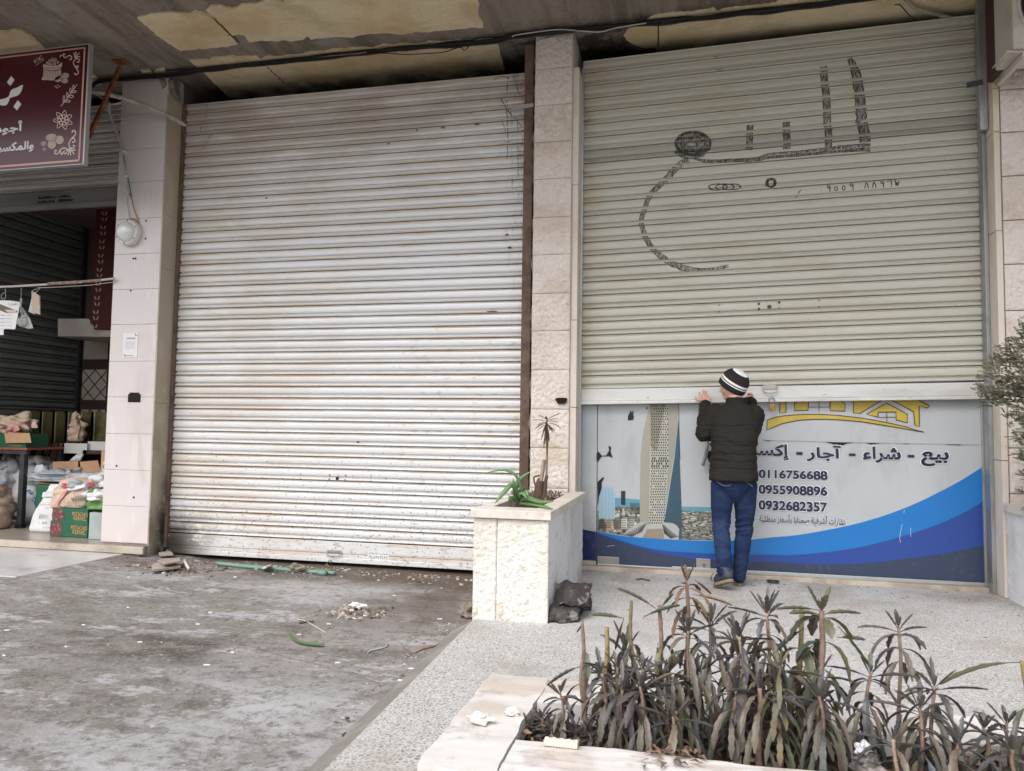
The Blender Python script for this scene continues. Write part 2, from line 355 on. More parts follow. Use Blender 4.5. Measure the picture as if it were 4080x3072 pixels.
mk('shutter_silver', c(226, 225, 224), 0.36, 0.10, spec=0.45, layers=(
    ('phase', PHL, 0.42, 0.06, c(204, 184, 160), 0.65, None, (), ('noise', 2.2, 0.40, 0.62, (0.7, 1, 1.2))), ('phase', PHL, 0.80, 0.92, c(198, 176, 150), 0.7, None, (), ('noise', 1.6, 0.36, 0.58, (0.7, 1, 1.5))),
    ('noise', 2.0, 0.40, 0.62, c(200, 184, 162), 0.45, (0.6, 1, 1.4, 5, 1, 2), (('x', -2.2, -4.2),)),
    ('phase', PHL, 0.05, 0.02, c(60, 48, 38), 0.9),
    ('noise', 1.3, 0.34, 0.60, c(158, 142, 130), 0.62, (0.5, 1, 1.6, 3, 2, 1), (('z', 2.9, 4.0),)),
    ('wave', 34, 0.7, 1.0, c(196, 190, 184), 0.14, (1, 1, 0.05)), ('noise', 9, 0.57, 0.66, c(176, 170, 160), 0.5, (1.0, 1, 2.4, 1, 1, 7), (('x', -2.9, -2.2), ('z', 2.2, 1.7))),
    ('fine', 16, 0.52, 0.68, c(128, 114, 94), 0.75, (0.9, 1, 2.5), (('z', 0.75, -0.05),)),
    ('cell', 26, 0.20, 0.13, c(112, 106, 98), 0.75, None, (('z', 1.3, 0.2),)), ('cell', 11, 0.10, 0.06, c(120, 114, 106), 0.7, None, (('z', 2.0, 0.6),)),
    ('noise', 5, 0.32, 0.50, c(48, 42, 36), 0.95, (1.0, 1, 2.2), (('z', 0.50, 0.05), ('x', -4.0, -4.55))),
    ('fine', 7, 0.53, 0.62, c(76, 62, 52), 0.8, (6, 1, 0.7), (('x', -1.58, -1.34), ('z', 1.6, 4.0))),
    ('phase', PHL, 0.93, 0.99, c(60, 44, 34), 0.9, None, (('x', -1.7, -1.3),), ('noise', 3, 0.42, 0.58, (1.4, 1, 6)))),
   bump=(('fine', 30, 0.08, 0.003),))
mk('shutter_sage', c(195, 192, 179), 0.42, 0.0, spec=0.4, layers=(
    ('noise', 1.2, 0.5, 0.62, c(184, 174, 158), 0.5, (1, 1, 4, 2, 2, 2)), ('fine', 14, 0.60, 0.70, c(214, 212, 204), 0.7, (0.25, 1, 5)),
    ('noise', 2.4, 0.40, 0.62, c(190, 170, 138), 0.55, (2, 1, 2), (('x', -0.55, -0.82),)), ('fine', 18, 0.55, 0.68, c(216, 214, 206), 0.7, None, (('x', 2.0, 2.13), ('z', 1.2, 2.6)))),
   bump=(('fine', 20, 0.05, 0.002),))
mk('shutter_perforated', c(176, 173, 162), 0.5, layers=(('cell', 190, 0.42, 0.34, c(110, 106, 98), 0.5), ('noise', 2.2, 0.4, 0.6, c(159, 153, 140), 0.4)))
mk('bar_grey', c(142, 138, 138), 0.5, 0.15, layers=(('noise', 2, 0.45, 0.62, c(118, 112, 110), 0.7, (0.6, 1, 4)),))
mk('bar_white', c(212, 211, 208), 0.42, 0.15, layers=(('noise', 2, 0.45, 0.62, c(190, 184, 176), 0.6, (0.6, 1, 4)), ('fine', 16, 0.58, 0.68, c(140, 122, 104), 0.7, (1, 1, 2))))
mk('dark_shutter', c(128, 134, 130), 0.5, 0.2, layers=(('noise', 2, 0.4, 0.6, c(112, 116, 113), 0.6),))
mk('rust_steel', c(116, 97, 84), 0.85, 0.1, layers=(('noise', 6, 0.45, 0.62, c(88, 70, 60), 0.8), ('fine', 25, 0.55, 0.7, c(146, 124, 104), 0.6)), bump=(('fine', 40, 0.3, 0.004),))
mk('rust_orange', c(140, 84, 50), 0.85, layers=(('noise', 7, 0.42, 0.6, c(70, 46, 36), 0.85), ('fine', 30, 0.55, 0.7, c(166, 108, 66), 0.6)), bump=(('fine', 40, 0.3, 0.004),))
mk('grey_steel', c(166, 168, 170), 0.4, 0.5, layers=(('noise', 3, 0.45, 0.6, c(130, 130, 130), 0.6, (1, 1, 0.4)), ('fine', 20, 0.58, 0.68, c(210, 206, 198), 0.6)))
mk('dark_steel', c(66, 68, 72), 0.45, 0.4, layers=(('noise', 9, 0.5, 0.65, c(90, 90, 92), 0.5),))
mk('chrome', c(150, 153, 158), 0.22, 0.9)
mk('brass', c(160, 126, 66), 0.4, 0.9, layers=(('fine', 40, 0.5, 0.65, c(120, 90, 50), 0.6),))
mk('brushed_steel', c(176, 170, 162), 0.42, 0.7, layers=(('noise', 8, 0.45, 0.6, c(150, 142, 134), 0.5),))
mk('aluminium', c(190, 192, 194), 0.35, 0.6, layers=(('noise', 4, 0.5, 0.65, c(160, 158, 154), 0.5),))
mk('tile_pink', c(212, 203, 200), 0.3, spec=0.5, layers=(('warp', 2.0, 0.5, 0.72, c(196, 186, 181), 0.7, (1, 1, 0.6)), ('noise', 6, 0.56, 0.66, c(222, 214, 208), 0.6, (1.5, 1, 0.4)), ('fine', 20, 0.62, 0.7, c(170, 158, 150), 0.4)))
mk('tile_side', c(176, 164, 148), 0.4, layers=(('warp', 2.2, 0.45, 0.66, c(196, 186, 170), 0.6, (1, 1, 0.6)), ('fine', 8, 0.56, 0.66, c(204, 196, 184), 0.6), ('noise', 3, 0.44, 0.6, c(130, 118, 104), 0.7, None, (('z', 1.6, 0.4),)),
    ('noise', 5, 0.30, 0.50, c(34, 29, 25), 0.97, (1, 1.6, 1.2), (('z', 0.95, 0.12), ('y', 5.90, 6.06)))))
mk('cut_concrete', c(150, 140, 128), 0.95, layers=(('fine', 16, 0.45, 0.65, c(104, 94, 82), 0.8),), bump=(('fine', 25, 0.9, 0.03),))
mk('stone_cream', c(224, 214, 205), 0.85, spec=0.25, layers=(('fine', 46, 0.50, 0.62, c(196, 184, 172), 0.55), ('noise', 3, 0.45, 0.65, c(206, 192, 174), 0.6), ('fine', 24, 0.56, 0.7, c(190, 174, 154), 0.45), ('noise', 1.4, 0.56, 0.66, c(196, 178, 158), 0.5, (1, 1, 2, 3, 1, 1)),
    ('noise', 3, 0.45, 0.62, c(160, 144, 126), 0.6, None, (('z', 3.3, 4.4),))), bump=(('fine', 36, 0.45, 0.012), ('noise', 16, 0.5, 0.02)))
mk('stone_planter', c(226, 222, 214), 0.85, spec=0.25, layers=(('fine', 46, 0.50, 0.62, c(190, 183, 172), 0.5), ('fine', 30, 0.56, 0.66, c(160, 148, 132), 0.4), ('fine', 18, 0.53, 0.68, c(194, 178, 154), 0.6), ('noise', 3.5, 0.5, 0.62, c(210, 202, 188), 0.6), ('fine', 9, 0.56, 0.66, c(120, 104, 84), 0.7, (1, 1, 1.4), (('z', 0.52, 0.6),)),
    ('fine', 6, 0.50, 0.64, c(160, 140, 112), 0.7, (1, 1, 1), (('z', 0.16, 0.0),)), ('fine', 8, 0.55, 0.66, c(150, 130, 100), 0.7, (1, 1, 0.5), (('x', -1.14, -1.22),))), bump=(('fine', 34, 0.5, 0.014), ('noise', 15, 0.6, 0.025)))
mk('stucco_white', c(226, 225, 226), 0.85, layers=(('noise', 2.4, 0.48, 0.62, c(200, 196, 192), 0.7, (1, 1, 0.4)), ('fine', 14, 0.58, 0.7, c(170, 160, 148), 0.5, (1, 1, 0.35)), ('noise', 3, 0.45, 0.6, c(150, 136, 118), 0.7, None, (('z', 0.14, 0.0),))), bump=(('fine', 26, 0.4, 0.012),))
mk('rim_stone', c(214, 206, 196), 0.7, layers=(('noise', 4, 0.45, 0.62, c(190, 178, 164), 0.7), ('fine', 18, 0.56, 0.68, c(150, 138, 124), 0.6)), bump=(('fine', 30, 0.25, 0.006),))
mk('rim_marble', c(211, 206, 202), 0.6, layers=(('warp', 3.0, 0.47, 0.62, c(186, 175, 163), 0.75), ('noise', 7, 0.55, 0.64, c(158, 142, 129), 0.5), ('noise', 2.2, 0.56, 0.62, c(224, 224, 226), 0.9, (1, 1, 1, 3, 3, 3)), ('fine', 30, 0.6, 0.7, c(142, 125, 110), 0.5),
    ('noise', 5, 0.60, 0.66, c(114, 118, 127), 0.6, (1, 2, 1, 1, 5, 0))), bump=(('fine', 22, 0.2, 0.006),))
mk('trim_beige', c(216, 205, 193), 0.6, layers=(('noise', 3, 0.45, 0.62, c(196, 180, 158), 0.7, (1, 1, 0.5)), ('fine', 20, 0.6, 0.7, c(160, 144, 124), 0.4)))
mk('grout', c(186, 176, 166), 0.9)
mk('soil', c(58, 48, 40), 0.95, layers=(('fine', 18, 0.45, 0.65, c(92, 76, 60), 0.7), ('cell', 40, 0.25, 0.1, c(130, 112, 92), 0.5)), bump=(('fine', 30, 0.9, 0.02),))
mk('black', c(22, 21, 21), 0.5)
mk('cable_black', c(30, 28, 27), 0.55)
mk('cable_white', c(190, 182, 172), 0.6)
mk('hole_dark', c(20, 17, 15), 0.95, layers=(('fine', 60, 0.5, 0.65, c(70, 60, 50), 0.6),))
mk('paper', c(226, 224, 222), 0.7)
mk('paper_beige', c(206, 190, 172), 0.75, layers=(('wave', 30, 0.4, 0.7, c(160, 140, 126), 0.5, (0.02, 1, 1)),))
mk('ink_grey', c(120, 122, 130), 0.7)
mk('ink_blue', c(58, 76, 150), 0.6)
mk('ink_navy', c(24, 32, 62), 0.45)
mk('ink_black', c(30, 27, 26), 0.7)
mk('halo_white', c(224, 226, 230), 0.4)
mk('charcoal', c(66, 62, 59), 0.85, layers=(('fine', 40, 0.5, 0.66, c(118, 114, 106), 0.6, (3, 1, .6)),), alpha=('fine', 26, 0.26, 0.56, (2.5, 1, 1)))
mk('charcoal_fill', c(92, 88, 83), 0.85, layers=(('fine', 30, 0.42, 0.6, c(52, 49, 47), 0.8, (3, 1, .6)),), alpha=('fine', 26, 0.34, 0.66, (3.4, 1, .8)))
mk('charcoal_faint', c(74, 70, 64), 0.8, alpha=('fine', 40, 0.48, 0.58, (3, 1, 1)))
mk('hair_line', c(60, 50, 42), 0.8)
mk('sign_maroon', c(74, 22, 30), 0.22, spec=0.5, layers=(('noise', 0.8, 0.4, 0.7, c(84, 26, 36), 0.5),))
mk('sign_gold', c(208, 160, 146), 0.4); mk('sign_white', c(224, 222, 222), 0.4); mk('sign_cream', c(214, 190, 178), 0.45)
mk('sign_frame', c(186, 182, 182), 0.4, 0.4)
mk('lamp_white', c(226, 228, 226), 0.12, spec=0.6, coat=0.5); mk('lamp_base', c(222, 216, 208), 0.4)
mk('wire_green', c(60, 110, 70), 0.5); mk('wire_orange', c(190, 104, 66), 0.5)
mk('conduit', c(168, 160, 150), 0.7, layers=(('noise', 14, 0.45, 0.62, c(120, 112, 102), 0.7),))
mk('film_grey', c(184, 187, 189), 0.20, spec=0.5, layers=(('noise', 0.7, 0.45, 0.62, c(172, 177, 181), 0.6), ('noise', 2.2, 0.55, 0.66, c(160, 160, 158), 0.45, (1, 1, .35)), ('fine', 12, 0.62, 0.72, c(150, 152, 154), 0.4, (1, 1, 2))))
mk('film_light_blue', c(34, 116, 188), 0.22, spec=0.5, layers=(('fine', 10, 0.6, 0.7, c(70, 140, 200), 0.4, (2, 1, 0.6)),))
mk('film_royal', c(44, 74, 148), 0.22, spec=0.5, layers=(('fine', 12, 0.6, 0.7, c(84, 108, 168), 0.4, (2, 1, 0.6)),))
mk('film_navy', c(56, 66, 90), 0.25, spec=0.5, layers=(('fine', 14, 0.55, 0.7, c(96, 104, 122), 0.5, (1.5, 1, 0.8)),))
mk('film_deep', c(38, 50, 92), 0.25, spec=0.5, layers=(('fine', 18, 0.55, 0.7, c(110, 120, 146), 0.5, (1, 1, 0.8)),))
mk('film_tower_beige', c(158, 155, 142), 0.3, layers=(('noise', 3, 0.4, 0.62, c(170, 164, 146), 0.6),))
mk('film_tower_shade', c(146, 140, 122), 0.3); mk('film_tower_pale', c(184, 182, 170), 0.3); mk('film_window', c(46, 50, 52), 0.3)
mk('film_glass_blue', c(52, 92, 114), 0.3, layers=(('wave', 9, 0.4, 0.8, c(120, 150, 158), 0.7, (0.001, 0.001, 1)), ('noise', 3, 0.4, 0.6, c(60, 70, 70), 0.6)))
mk('film_sea', c(96, 152, 172), 0.3); mk('film_pale_blue', c(160, 190, 204), 0.3, layers=(('wave', 46, 0.5, 0.7, c(96, 130, 150), 0.5, (0.6, 1, 0.02)),))
mk('film_city', c(150, 150, 140), 0.35, island=(c(206, 200, 186), c(96, 104, 96), c(190, 166, 140), c(60, 66, 64), c(222, 218, 206), c(130, 140, 140)))
mk('film_city_dark', c(62, 70, 66), 0.35, layers=(('cell', 42, 0.3, 0.6, c(150, 150, 138), 0.6), ('fine', 30, 0.5, 0.6, c(40, 48, 42), 0.7)))
mk('film_shell', c(176, 176, 172), 0.35); mk('film_shell_dark', c(84, 86, 86), 0.35)
mk('gold_print', c(186, 160, 58), 0.3, layers=(('noise', 3, 0.4, 0.65, c(206, 184, 92), 0.6),)); mk('gold_edge', c(78, 58, 24), 0.35)
mk('torn_black', c(16, 16, 20), 0.3)
mk('skin', c(206, 160, 140), 0.5, layers=(('noise', 14, 0.45, 0.65, c(190, 136, 118), 0.6),)); MATS['skin'].node_tree.nodes['Principled BSDF'].inputs['Subsurface Weight'].default_value = 0.08
mk('jacket_cloth', c(36, 33, 29), 0.8, spec=0.25, layers=(('noise', 5, 0.45, 0.65, c(36, 33, 29), 0.6),), bump=(('noise', 12, 0.35, 0.012), ('fine', 90, 0.15, 0.002)))
mk('denim', c(34, 47, 78), 0.85, spec=0.2, layers=(('noise', 5, 0.45, 0.65, c(54, 70, 104), 0.6), ('fine', 60, 0.5, 0.7, c(22, 34, 62), 0.5), ('noise', 3, 0.5, 0.64, c(18, 30, 64), 0.6, (1, 1, 2.5))), bump=(('noise', 14, 0.3, 0.01, (1, 1, 2.6)), ('fine', 120, 0.2, 0.002)))
mk('stitch', c(120, 112, 100), 0.8)
mk('knit_black', c(24, 30, 30), 0.9, bump=(('wave', 60, 0.4, 0.004, (1, 1, 0.05)),)); mk('knit_brown', c(44, 26, 24), 0.9); mk('knit_white', c(228, 228, 224), 0.9)
mk('shoe_navy', c(46, 52, 66), 0.7, layers=(('noise', 20, 0.45, 0.62, c(74, 78, 88), 0.6),)); mk('shoe_sole', c(140, 122, 98), 0.9, layers=(('cell', 60, 0.3, 0.1, c(100, 84, 66), 0.8),), bump=(('cell', 60, 0.8, 0.01),))
LEAFD = (c(85, 83, 84), c(101, 88, 77), c(76, 83, 77), c(114, 99, 84), c(89, 94, 77), c(87, 91, 101), c(69, 67, 64), c(81, 75, 81))
LEAFG = (c(76, 86, 64), c(96, 100, 74), c(66, 76, 68), c(112, 106, 72), c(70, 72, 66))
mk('leaf_dark', c(60, 58, 60), 0.45, spec=0.45, island=LEAFD, layers=(('fine', 60, 0.5, 0.66, c(124, 106, 98), 0.5), ('cell', 160, 0.35, 0.2, c(52, 46, 46), 0.5)))
mk('leaf_green', c(80, 94, 64), 0.45, spec=0.45, island=LEAFG, layers=(('fine', 60, 0.5, 0.68, c(56, 60, 50), 0.6),))
mk('leaf_olive', c(90, 92, 70), 0.5, spec=0.4, island=(c(92, 94, 70), c(110, 100, 74), c(78, 84, 66), c(98, 84, 70)), layers=(('fine', 60, 0.5, 0.66, c(70, 66, 54), 0.5),))
mk('leaf_dead', c(110, 86, 68), 0.8, island=(c(126, 100, 80), c(84, 66, 56), c(150, 124, 100), c(66, 52, 46)))
mk('stem_tan', c(142, 120, 106), 0.7, layers=(('noise', 30, 0.45, 0.62, c(112, 88, 72), 0.7), ('wave', 40, 0.8, 0.95, c(186, 160, 140), 0.5, (0.1, 0.1, 1))), bump=(('wave', 40, 0.3, 0.003, (0.1, 0.1, 1)),))
mk('stem_green', c(132, 122, 82), 0.7, layers=(('noise', 30, 0.45, 0.62, c(100, 96, 64), 0.7), ('wave', 40, 0.8, 0.95, c(170, 150, 110), 0.5, (0.1, 0.1, 1))))
mk('strap_leaf', c(96, 130, 80), 0.4, spec=0.5, island=(c(90, 126, 74), c(116, 146, 98), c(76, 110, 70)), layers=(('noise', 10, 0.5, 0.7, c(120, 150, 90), 0.5),))
mk('clover', c(96, 142, 40), 0.6, island=(c(110, 160, 44), c(70, 110, 36), c(140, 180, 60)))
mk('juniper', c(104, 104, 76), 0.8, island=(c(100, 104, 82), c(140, 136, 118), c(78, 82, 64), c(124, 118, 98), c(156, 150, 132)))
mk('bark', c(92, 76, 62), 0.9, bump=(('fine', 30, 0.6, 0.01),))
mk('leather_dark', c(58, 52, 50), 0.5, layers=(('noise', 16, 0.50, 0.62, c(156, 148, 142), 0.7), ('fine', 30, 0.5, 0.65, c(40, 36, 34), 0.6)), bump=(('fine', 18, 0.6, 0.012),))
mk('ac_white', c(196, 188, 178), 0.6, layers=(('noise', 3, 0.45, 0.62, c(170, 160, 148), 0.6), ('fine', 14, 0.6, 0.7, c(120, 104, 88), 0.5)))
mk('ac_grille', c(108, 94, 82), 0.6); mk('ac_dark', c(30, 27, 25), 0.8)
mk('pipe_green', c(112, 150, 130), 0.45); mk('butt_white', c(214, 210, 204), 0.8); mk('stone_bit', c(216, 209, 198), 0.85, bump=(('fine', 60, 0.5, 0.006),))
mk('tile_shard', c(172, 160, 150), 0.6, layers=(('noise', 8, 0.45, 0.6, c(150, 138, 128), 0.6),))
mk('sack_white', c(222, 220, 220), 0.75, layers=(('noise', 6, 0.5, 0.66, c(196, 192, 192), 0.5),), bump=(('noise', 9, 0.5, 0.03), ('fine', 30, 0.2, 0.006)))
mk('sack_grey', c(176, 180, 186), 0.55, layers=(('noise', 5, 0.45, 0.62, c(206, 206, 206), 0.7), ('noise', 4, 0.55, 0.66, c(120, 140, 164), 0.5, (1, 1, 1, 3, 3, 0))), bump=(('noise', 8, 0.7, 0.05), ('fine', 20, 0.3, 0.01)))
mk('sack_beige', c(206, 182, 160), 0.6, layers=(('noise', 6, 0.5, 0.64, c(184, 156, 134), 0.6),), bump=(('noise', 10, 0.5, 0.03),))
mk('sack_pink', c(206, 150, 142), 0.6); mk('sack_red', c(196, 96, 112), 0.6)
mk('sack_brown', c(190, 164, 144), 0.6, layers=(('noise', 5, 0.45, 0.62, c(206, 178, 156), 0.7),), bump=(('noise', 9, 0.7, 0.04),))
mk('bag_green', c(100, 142, 76), 0.45, layers=(('noise', 9, 0.5, 0.62, c(74, 118, 58), 0.7),), bump=(('noise', 12, 0.5, 0.03),))
mk('plastic_clear', c(196, 196, 190), 0.25, alpha=('noise', 8, 0.25, 0.75), bump=(('noise', 10, 0.7, 0.04),))
mk('box_green', c(30, 92, 66), 0.5, layers=(('noise', 8, 0.55, 0.68, c(44, 106, 80), 0.5),)); mk('nut_red', c(120, 60, 66), 0.6, island=(c(132, 62, 70), c(96, 44, 54), c(170, 110, 104), c(74, 34, 42)))
mk('print_gold', c(206, 160, 96), 0.45); mk('box_grey', c(166, 176, 172), 0.55, layers=(('noise', 5, 0.45, 0.62, c(148, 156, 152), 0.6),))
mk('cardboard', c(182, 144, 112), 0.85, layers=(('noise', 4, 0.45, 0.65, c(164, 126, 96), 0.6),)); mk('cardboard_white', c(200, 198, 192), 0.7)
mk('tin_gold', c(126, 118, 82), 0.3, 0.75, layers=(('noise', 3, 0.42, 0.62, c(84, 78, 52), 0.7),)); mk('tin_seam', c(190, 184, 150), 0.3, 0.6)
mk('kilim', c(58, 22, 26), 0.9, bump=(('fine', 60, 0.3, 0.004),)); mk('kilim_cream', c(196, 178, 160), 0.9); mk('kilim_brown', c(120, 96, 78), 0.9)
mk('wall_dark', c(96, 84, 76), 0.9, layers=(('noise', 2, 0.42, 0.62, c(80, 70, 62), 0.7),)); mk('wall_cream', c(180, 166, 152), 0.8); mk('wall_brown', c(62, 42, 36), 0.7)
mk('panel_red', c(74, 24, 24), 0.8); mk('panel_leaf', c(170, 146, 128), 0.8)
mk('shelf_grey', c(176, 166, 158), 0.8, layers=(('noise', 4, 0.45, 0.62, c(156, 144, 136), 0.6),))
mk('table_top', c(146, 82, 66), 0.5)
mk('weed_green', c(86, 128, 60), 0.6, island=(c(90, 140, 66), c(60, 100, 48)))
mk('hill_haze', c(120, 120, 120), 1.0)
# ------------------------------------------------------------------ ground and paving
def gz(x, y):
    """level of the worn concrete"""
    if x < -9 or x > -1.0 or y < 0 or y > 6.6: return -0.085
    z = -0.07 + 0.011 * fbm((x, y, 0), 0.7, 4) + 0.004 * fbm((x, y, 3), 4, 3)
    ramp = max(0, min(1, (-4.25 - x) / 0.55)) * max(0, min(1, (y - 3.2) / 1.2))
    z += ramp * 0.042
    z -= 0.02 * max(0, min(1, (y - 5.85) / 0.2))
    return z
def axis_steps(a, b, st, far):
    v = [-far, -far / 3, a - 6, a - 2]; q = a
    while q < b: v.append(q); q += st
    return v + [b, b + 2, b + 8, far / 3, far]
gx = axis_steps(-8.5, -1.0, 0.05, 160); gy = axis_steps(0.4, 6.6, 0.05, 160)
g = MB(); g.add([(x, y, gz(x, y)) for y in gy for x in gx],
    [(j * len(gx) + i, j * len(gx) + i + 1, (j + 1) * len(gx) + i + 1, (j + 1) * len(gx) + i) for j in range(len(gy) - 1) for i in range(len(gx) - 1)])
struct(g.build('ground', 'ground_concrete', smooth=True))
pv = MB(); pv.prism([(-1.05, -.88, 0), (9, -.88, 0), (9, 6.115, 0), (-1.262, 6.115, 0), (-1.205, 4.31, 0), (-1.136, 2.3, 0)], (0, 0, -0.2)); struct(pv.build('pavement', 'terrazzo'))
kb = MB(); edge = [(-1.05, -.88), (-1.136, 2.3), (-1.205, 4.31)]
def kpt(t, k):
    i = 0 if t < 0.5 else 1; f = (t - 0.5 * i) * 2; a, b = edge[i], edge[i + 1]; x = a[0] + (b[0] - a[0]) * f; y = a[1] + (b[1] - a[1]) * f
    n1 = 0.010 * fbm((x, y * 3, k), 2.5, 3)
    return (x - 0.003 - k * 0.125 + n1 * (k > 0), y, -0.004 - k * 0.066 + 0.4 * n1 * (k > 0))
kb.grid(lambda u, v: kpt(u, v), 120, 3); struct(kb.build('kerb', 'kerb_concrete', smooth=True))
sf = MB(); sf.box(-9, -4.66, 5.775, 8.0, -0.1, 0.04); struct(sf.build('floor', 'shop_floor_tile'))
ap = MB(); ap.box(-9, -4.80, 4.66, 5.772, -0.12, -0.018); struct(ap.build('path', 'marble_paving', bevel=0.004))
st = MB(); st.box(-9, -4.60, 5.745, 5.772, -0.014, 0.046); tag(st.build('door_step', 'sill_marble', bevel=0.004), 'thin worn marble edge of the step into the open shop', 'step')
s2 = MB(); s2.box(-0.838, 2.135, 6.117, 6.40, -0.15, 0.030); tag(s2.build('door_sill', 'sill_marble', bevel=0.004), 'worn beige stone sill under the blue and white shopfront poster', 'sill')
mk('added_asphalt', c(64, 63, 62), 0.9, layers=(('fine', 30, 0.45, 0.65, c(84, 82, 80), 0.6),))
rd = MB(); rd.box(-60, 60, -16, -0.9, -0.2, -0.055); struct(rd.build('added_road', 'added_asphalt'))  # unseen dark road, added to cut bounce light on upper shutters and ceiling
# ------------------------------------------------------------------ building shell
shell = thing('building', 'concrete building over the row of shops with dark shutter recesses and shop room', 'building', (0, 6.5, 0))
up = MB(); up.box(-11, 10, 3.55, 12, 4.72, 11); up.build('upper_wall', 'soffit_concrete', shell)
bk = MB(); bk.box(-4.64, 10, 6.62, 6.8, -0.2, 4.376); bk.build('back_wall', 'void', shell)
b2 = MB(); b2.box(-9.2, -4.66, 8.0, 8.2, -0.2, 4.376); b2.build('shop_back_wall', 'wall_dark', shell)
b3 = MB(); b3.box(-4.665, -4.646, 6.12, 8.0, -0.2, 4.376); b3.build('shop_side_wall', 'wall_dark', shell)
b4 = MB(); b4.box(-7.56, -7.44, 5.6, 8.0, -0.2, 4.376); b4.box(-9.2, -7.56, 5.6, 5.72, -0.2, 4.376); b4.build('shop_left_wall', 'wall_dark', shell)
b5 = MB(); b5.box(-7.44, -4.67, 6.14, 8.0, 3.60, 3.66); b5.build('shop_ceiling', 'wall_dark', shell)
b6 = MB(); b6.box(-7.0, -6.4, 7.985, 7.999, 2.4, 3.6); b6.build('doorway_shade', 'wall_brown', shell)
for n, xa, xb, za, zb, mm in (('wall_tile_band', -7.37, -6.2, 1.80, 1.93, 'wall_brown'), ('wall_tile_band', -7.37, -6.2, 1.30, 1.42, 'wall_brown'), ('wall_tile_band', -7.37, -6.2, 0.96, 1.02, 'wall_brown')):
    q = MB(); q.box(xa, xb, 7.975, 7.998, za, zb); q.build(n, mm, shell)
for za, zb in ((1.42, 1.80), (1.02, 1.30)):
    q = MB(); q.box(-7.37, -6.2, 7.978, 7.998, za, zb); tp = q.build('lattice_tile', 'wall_cream', shell)
    l = MB(); h = zb - za; s = h / 2 * 0.98; x = -7.37
    for k in range(-3, 8):
        for sg in (1, -1):
            a = Vector((-7.37 + k * s, 7.975, za if sg > 0 else zb)); b = a + Vector((h, 0, sg * h))
            t0 = max(0, (-7.37 - a.x) / h); t1 = min(1, (-6.6 - a.x) / h)
            if t1 > t0: l.bar(a.lerp(b, t0), a.lerp(b, t1), 0.006, 0.016, (0, -1, 0))
    l.build('lattice', 'wall_brown', tp)
q = MB(); q.box(-7.37, -7.0, 7.976, 7.998, 1.93, 2.26); q.build('wall_plaster', 'wall_cream', shell)
q = MB(); q.box(-6.99, -6.92, 7.95, 7.99, 0.9, 2.3); q.build('door_post', 'wall_brown', shell)
# concrete ceiling over the pavement, with peeling plaster
ZC = 4.38
so = thing('concrete_canopy', 'stained board marked concrete ceiling over the shop fronts with peeling yellow plaster', 'ceiling', (0, 5, ZC))
q = MB(); q.box(-11, 10, 3.53, 8.2, ZC, ZC + 0.34); q.build('slab', 'soffit_concrete', so)  # front edge lies out of view, extended to shade the upper shutters
S0, S1, S2, S3 = (0, 0), (1020, 0), (2040, 0), (3060, 0); ZS = 2.1686
def zc(o, pts): return [(o[0] + a / ZS, o[1] + b / ZS) for a, b in pts]
PATCH = [
 zc(S0, [(1180, 145), (1240, 128), (1340, 110), (1440, 100), (1530, 98), (1620, 105), (1690, 95), (1800, 130), (1850, 165), (1930, 245), (2055, 375), (1960, 392), (1880, 405), (1720, 415), (1560, 432), (1510, 400), (1400, 330), (1300, 250)]),
 zc(S0, [(1815, 45), (1900, 40), (1960, 62), (2040, 60), (2090, 30), (2212, 25)]) + zc(S1, [(100, -10), (240, 10), (260, -60), (1900, -120), (1925, 40), (1925, 130), (1965, 185), (1960, 225), (1850, 232), (1740, 240), (1620, 255), (1500, 265), (1380, 268), (1250, 292), (1170, 280), (1080, 275), (930, 290), (830, 312), (700, 308), (580, 320), (480, 330), (440, 305), (400, 340), (290, 345), (160, 345), (60, 340), (0, 352)]) + zc(S0, [(2150, 358), (2110, 300), (2060, 290), (2000, 300), (1950, 240), (1830, 130), (1780, 80)]),
 zc(S0, [(1635, 512), (1810, 508), (1840, 490), (2000, 480), (2060, 490), (2212, 475)]) + zc(S1, [(40, 505), (110, 475), (160, 492), (330, 468), (400, 470), (470, 440), (590, 435), (740, 415), (900, 402), (1010, 410), (1100, 385), (1300, 370), (1380, 380), (1500, 358), (1800, 342), (2050, 325), (2090, 370), (2140, 560), (2150, 680), (1000, 800), (240, 860), (0, 880)]) + zc(S0, [(2000, 860), (1880, 735), (1780, 640), (1700, 570)]),
 zc(S0, [(-260, 290), (0, 262), (60, 268), (130, 245), (190, 262), (250, 300), (370, 395), (420, 440), (-300, 500)]),
 zc(S2, [(1160, 182), (1210, 140), (1262, 120), (1420, 100), (1560, 102), (1700, 80), (1740, 66), (1780, 96), (1830, 70), (2000, 50), (2212, 30)]) + zc(S3, [(150, -10), (600, -60), (1900, -120), (1950, 60), (1900, 240), (700, 420), (0, 470)]) + zc(S2, [(1700, 560), (1262, 560), (1240, 405), (1150, 410), (1050, 372), (990, 340), (960, 300), (1000, 240), (1080, 222)]),
 zc(S0, [(1350, 590), (1420, 582), (1435, 615), (1380, 640), (1330, 620)]), zc(S0, [(1220, 610), (1300, 600), (1320, 640), (1240, 650)]), zc(S0, [(700, 590), (840, 660), (880, 720), (780, 740), (740, 640)]),
]
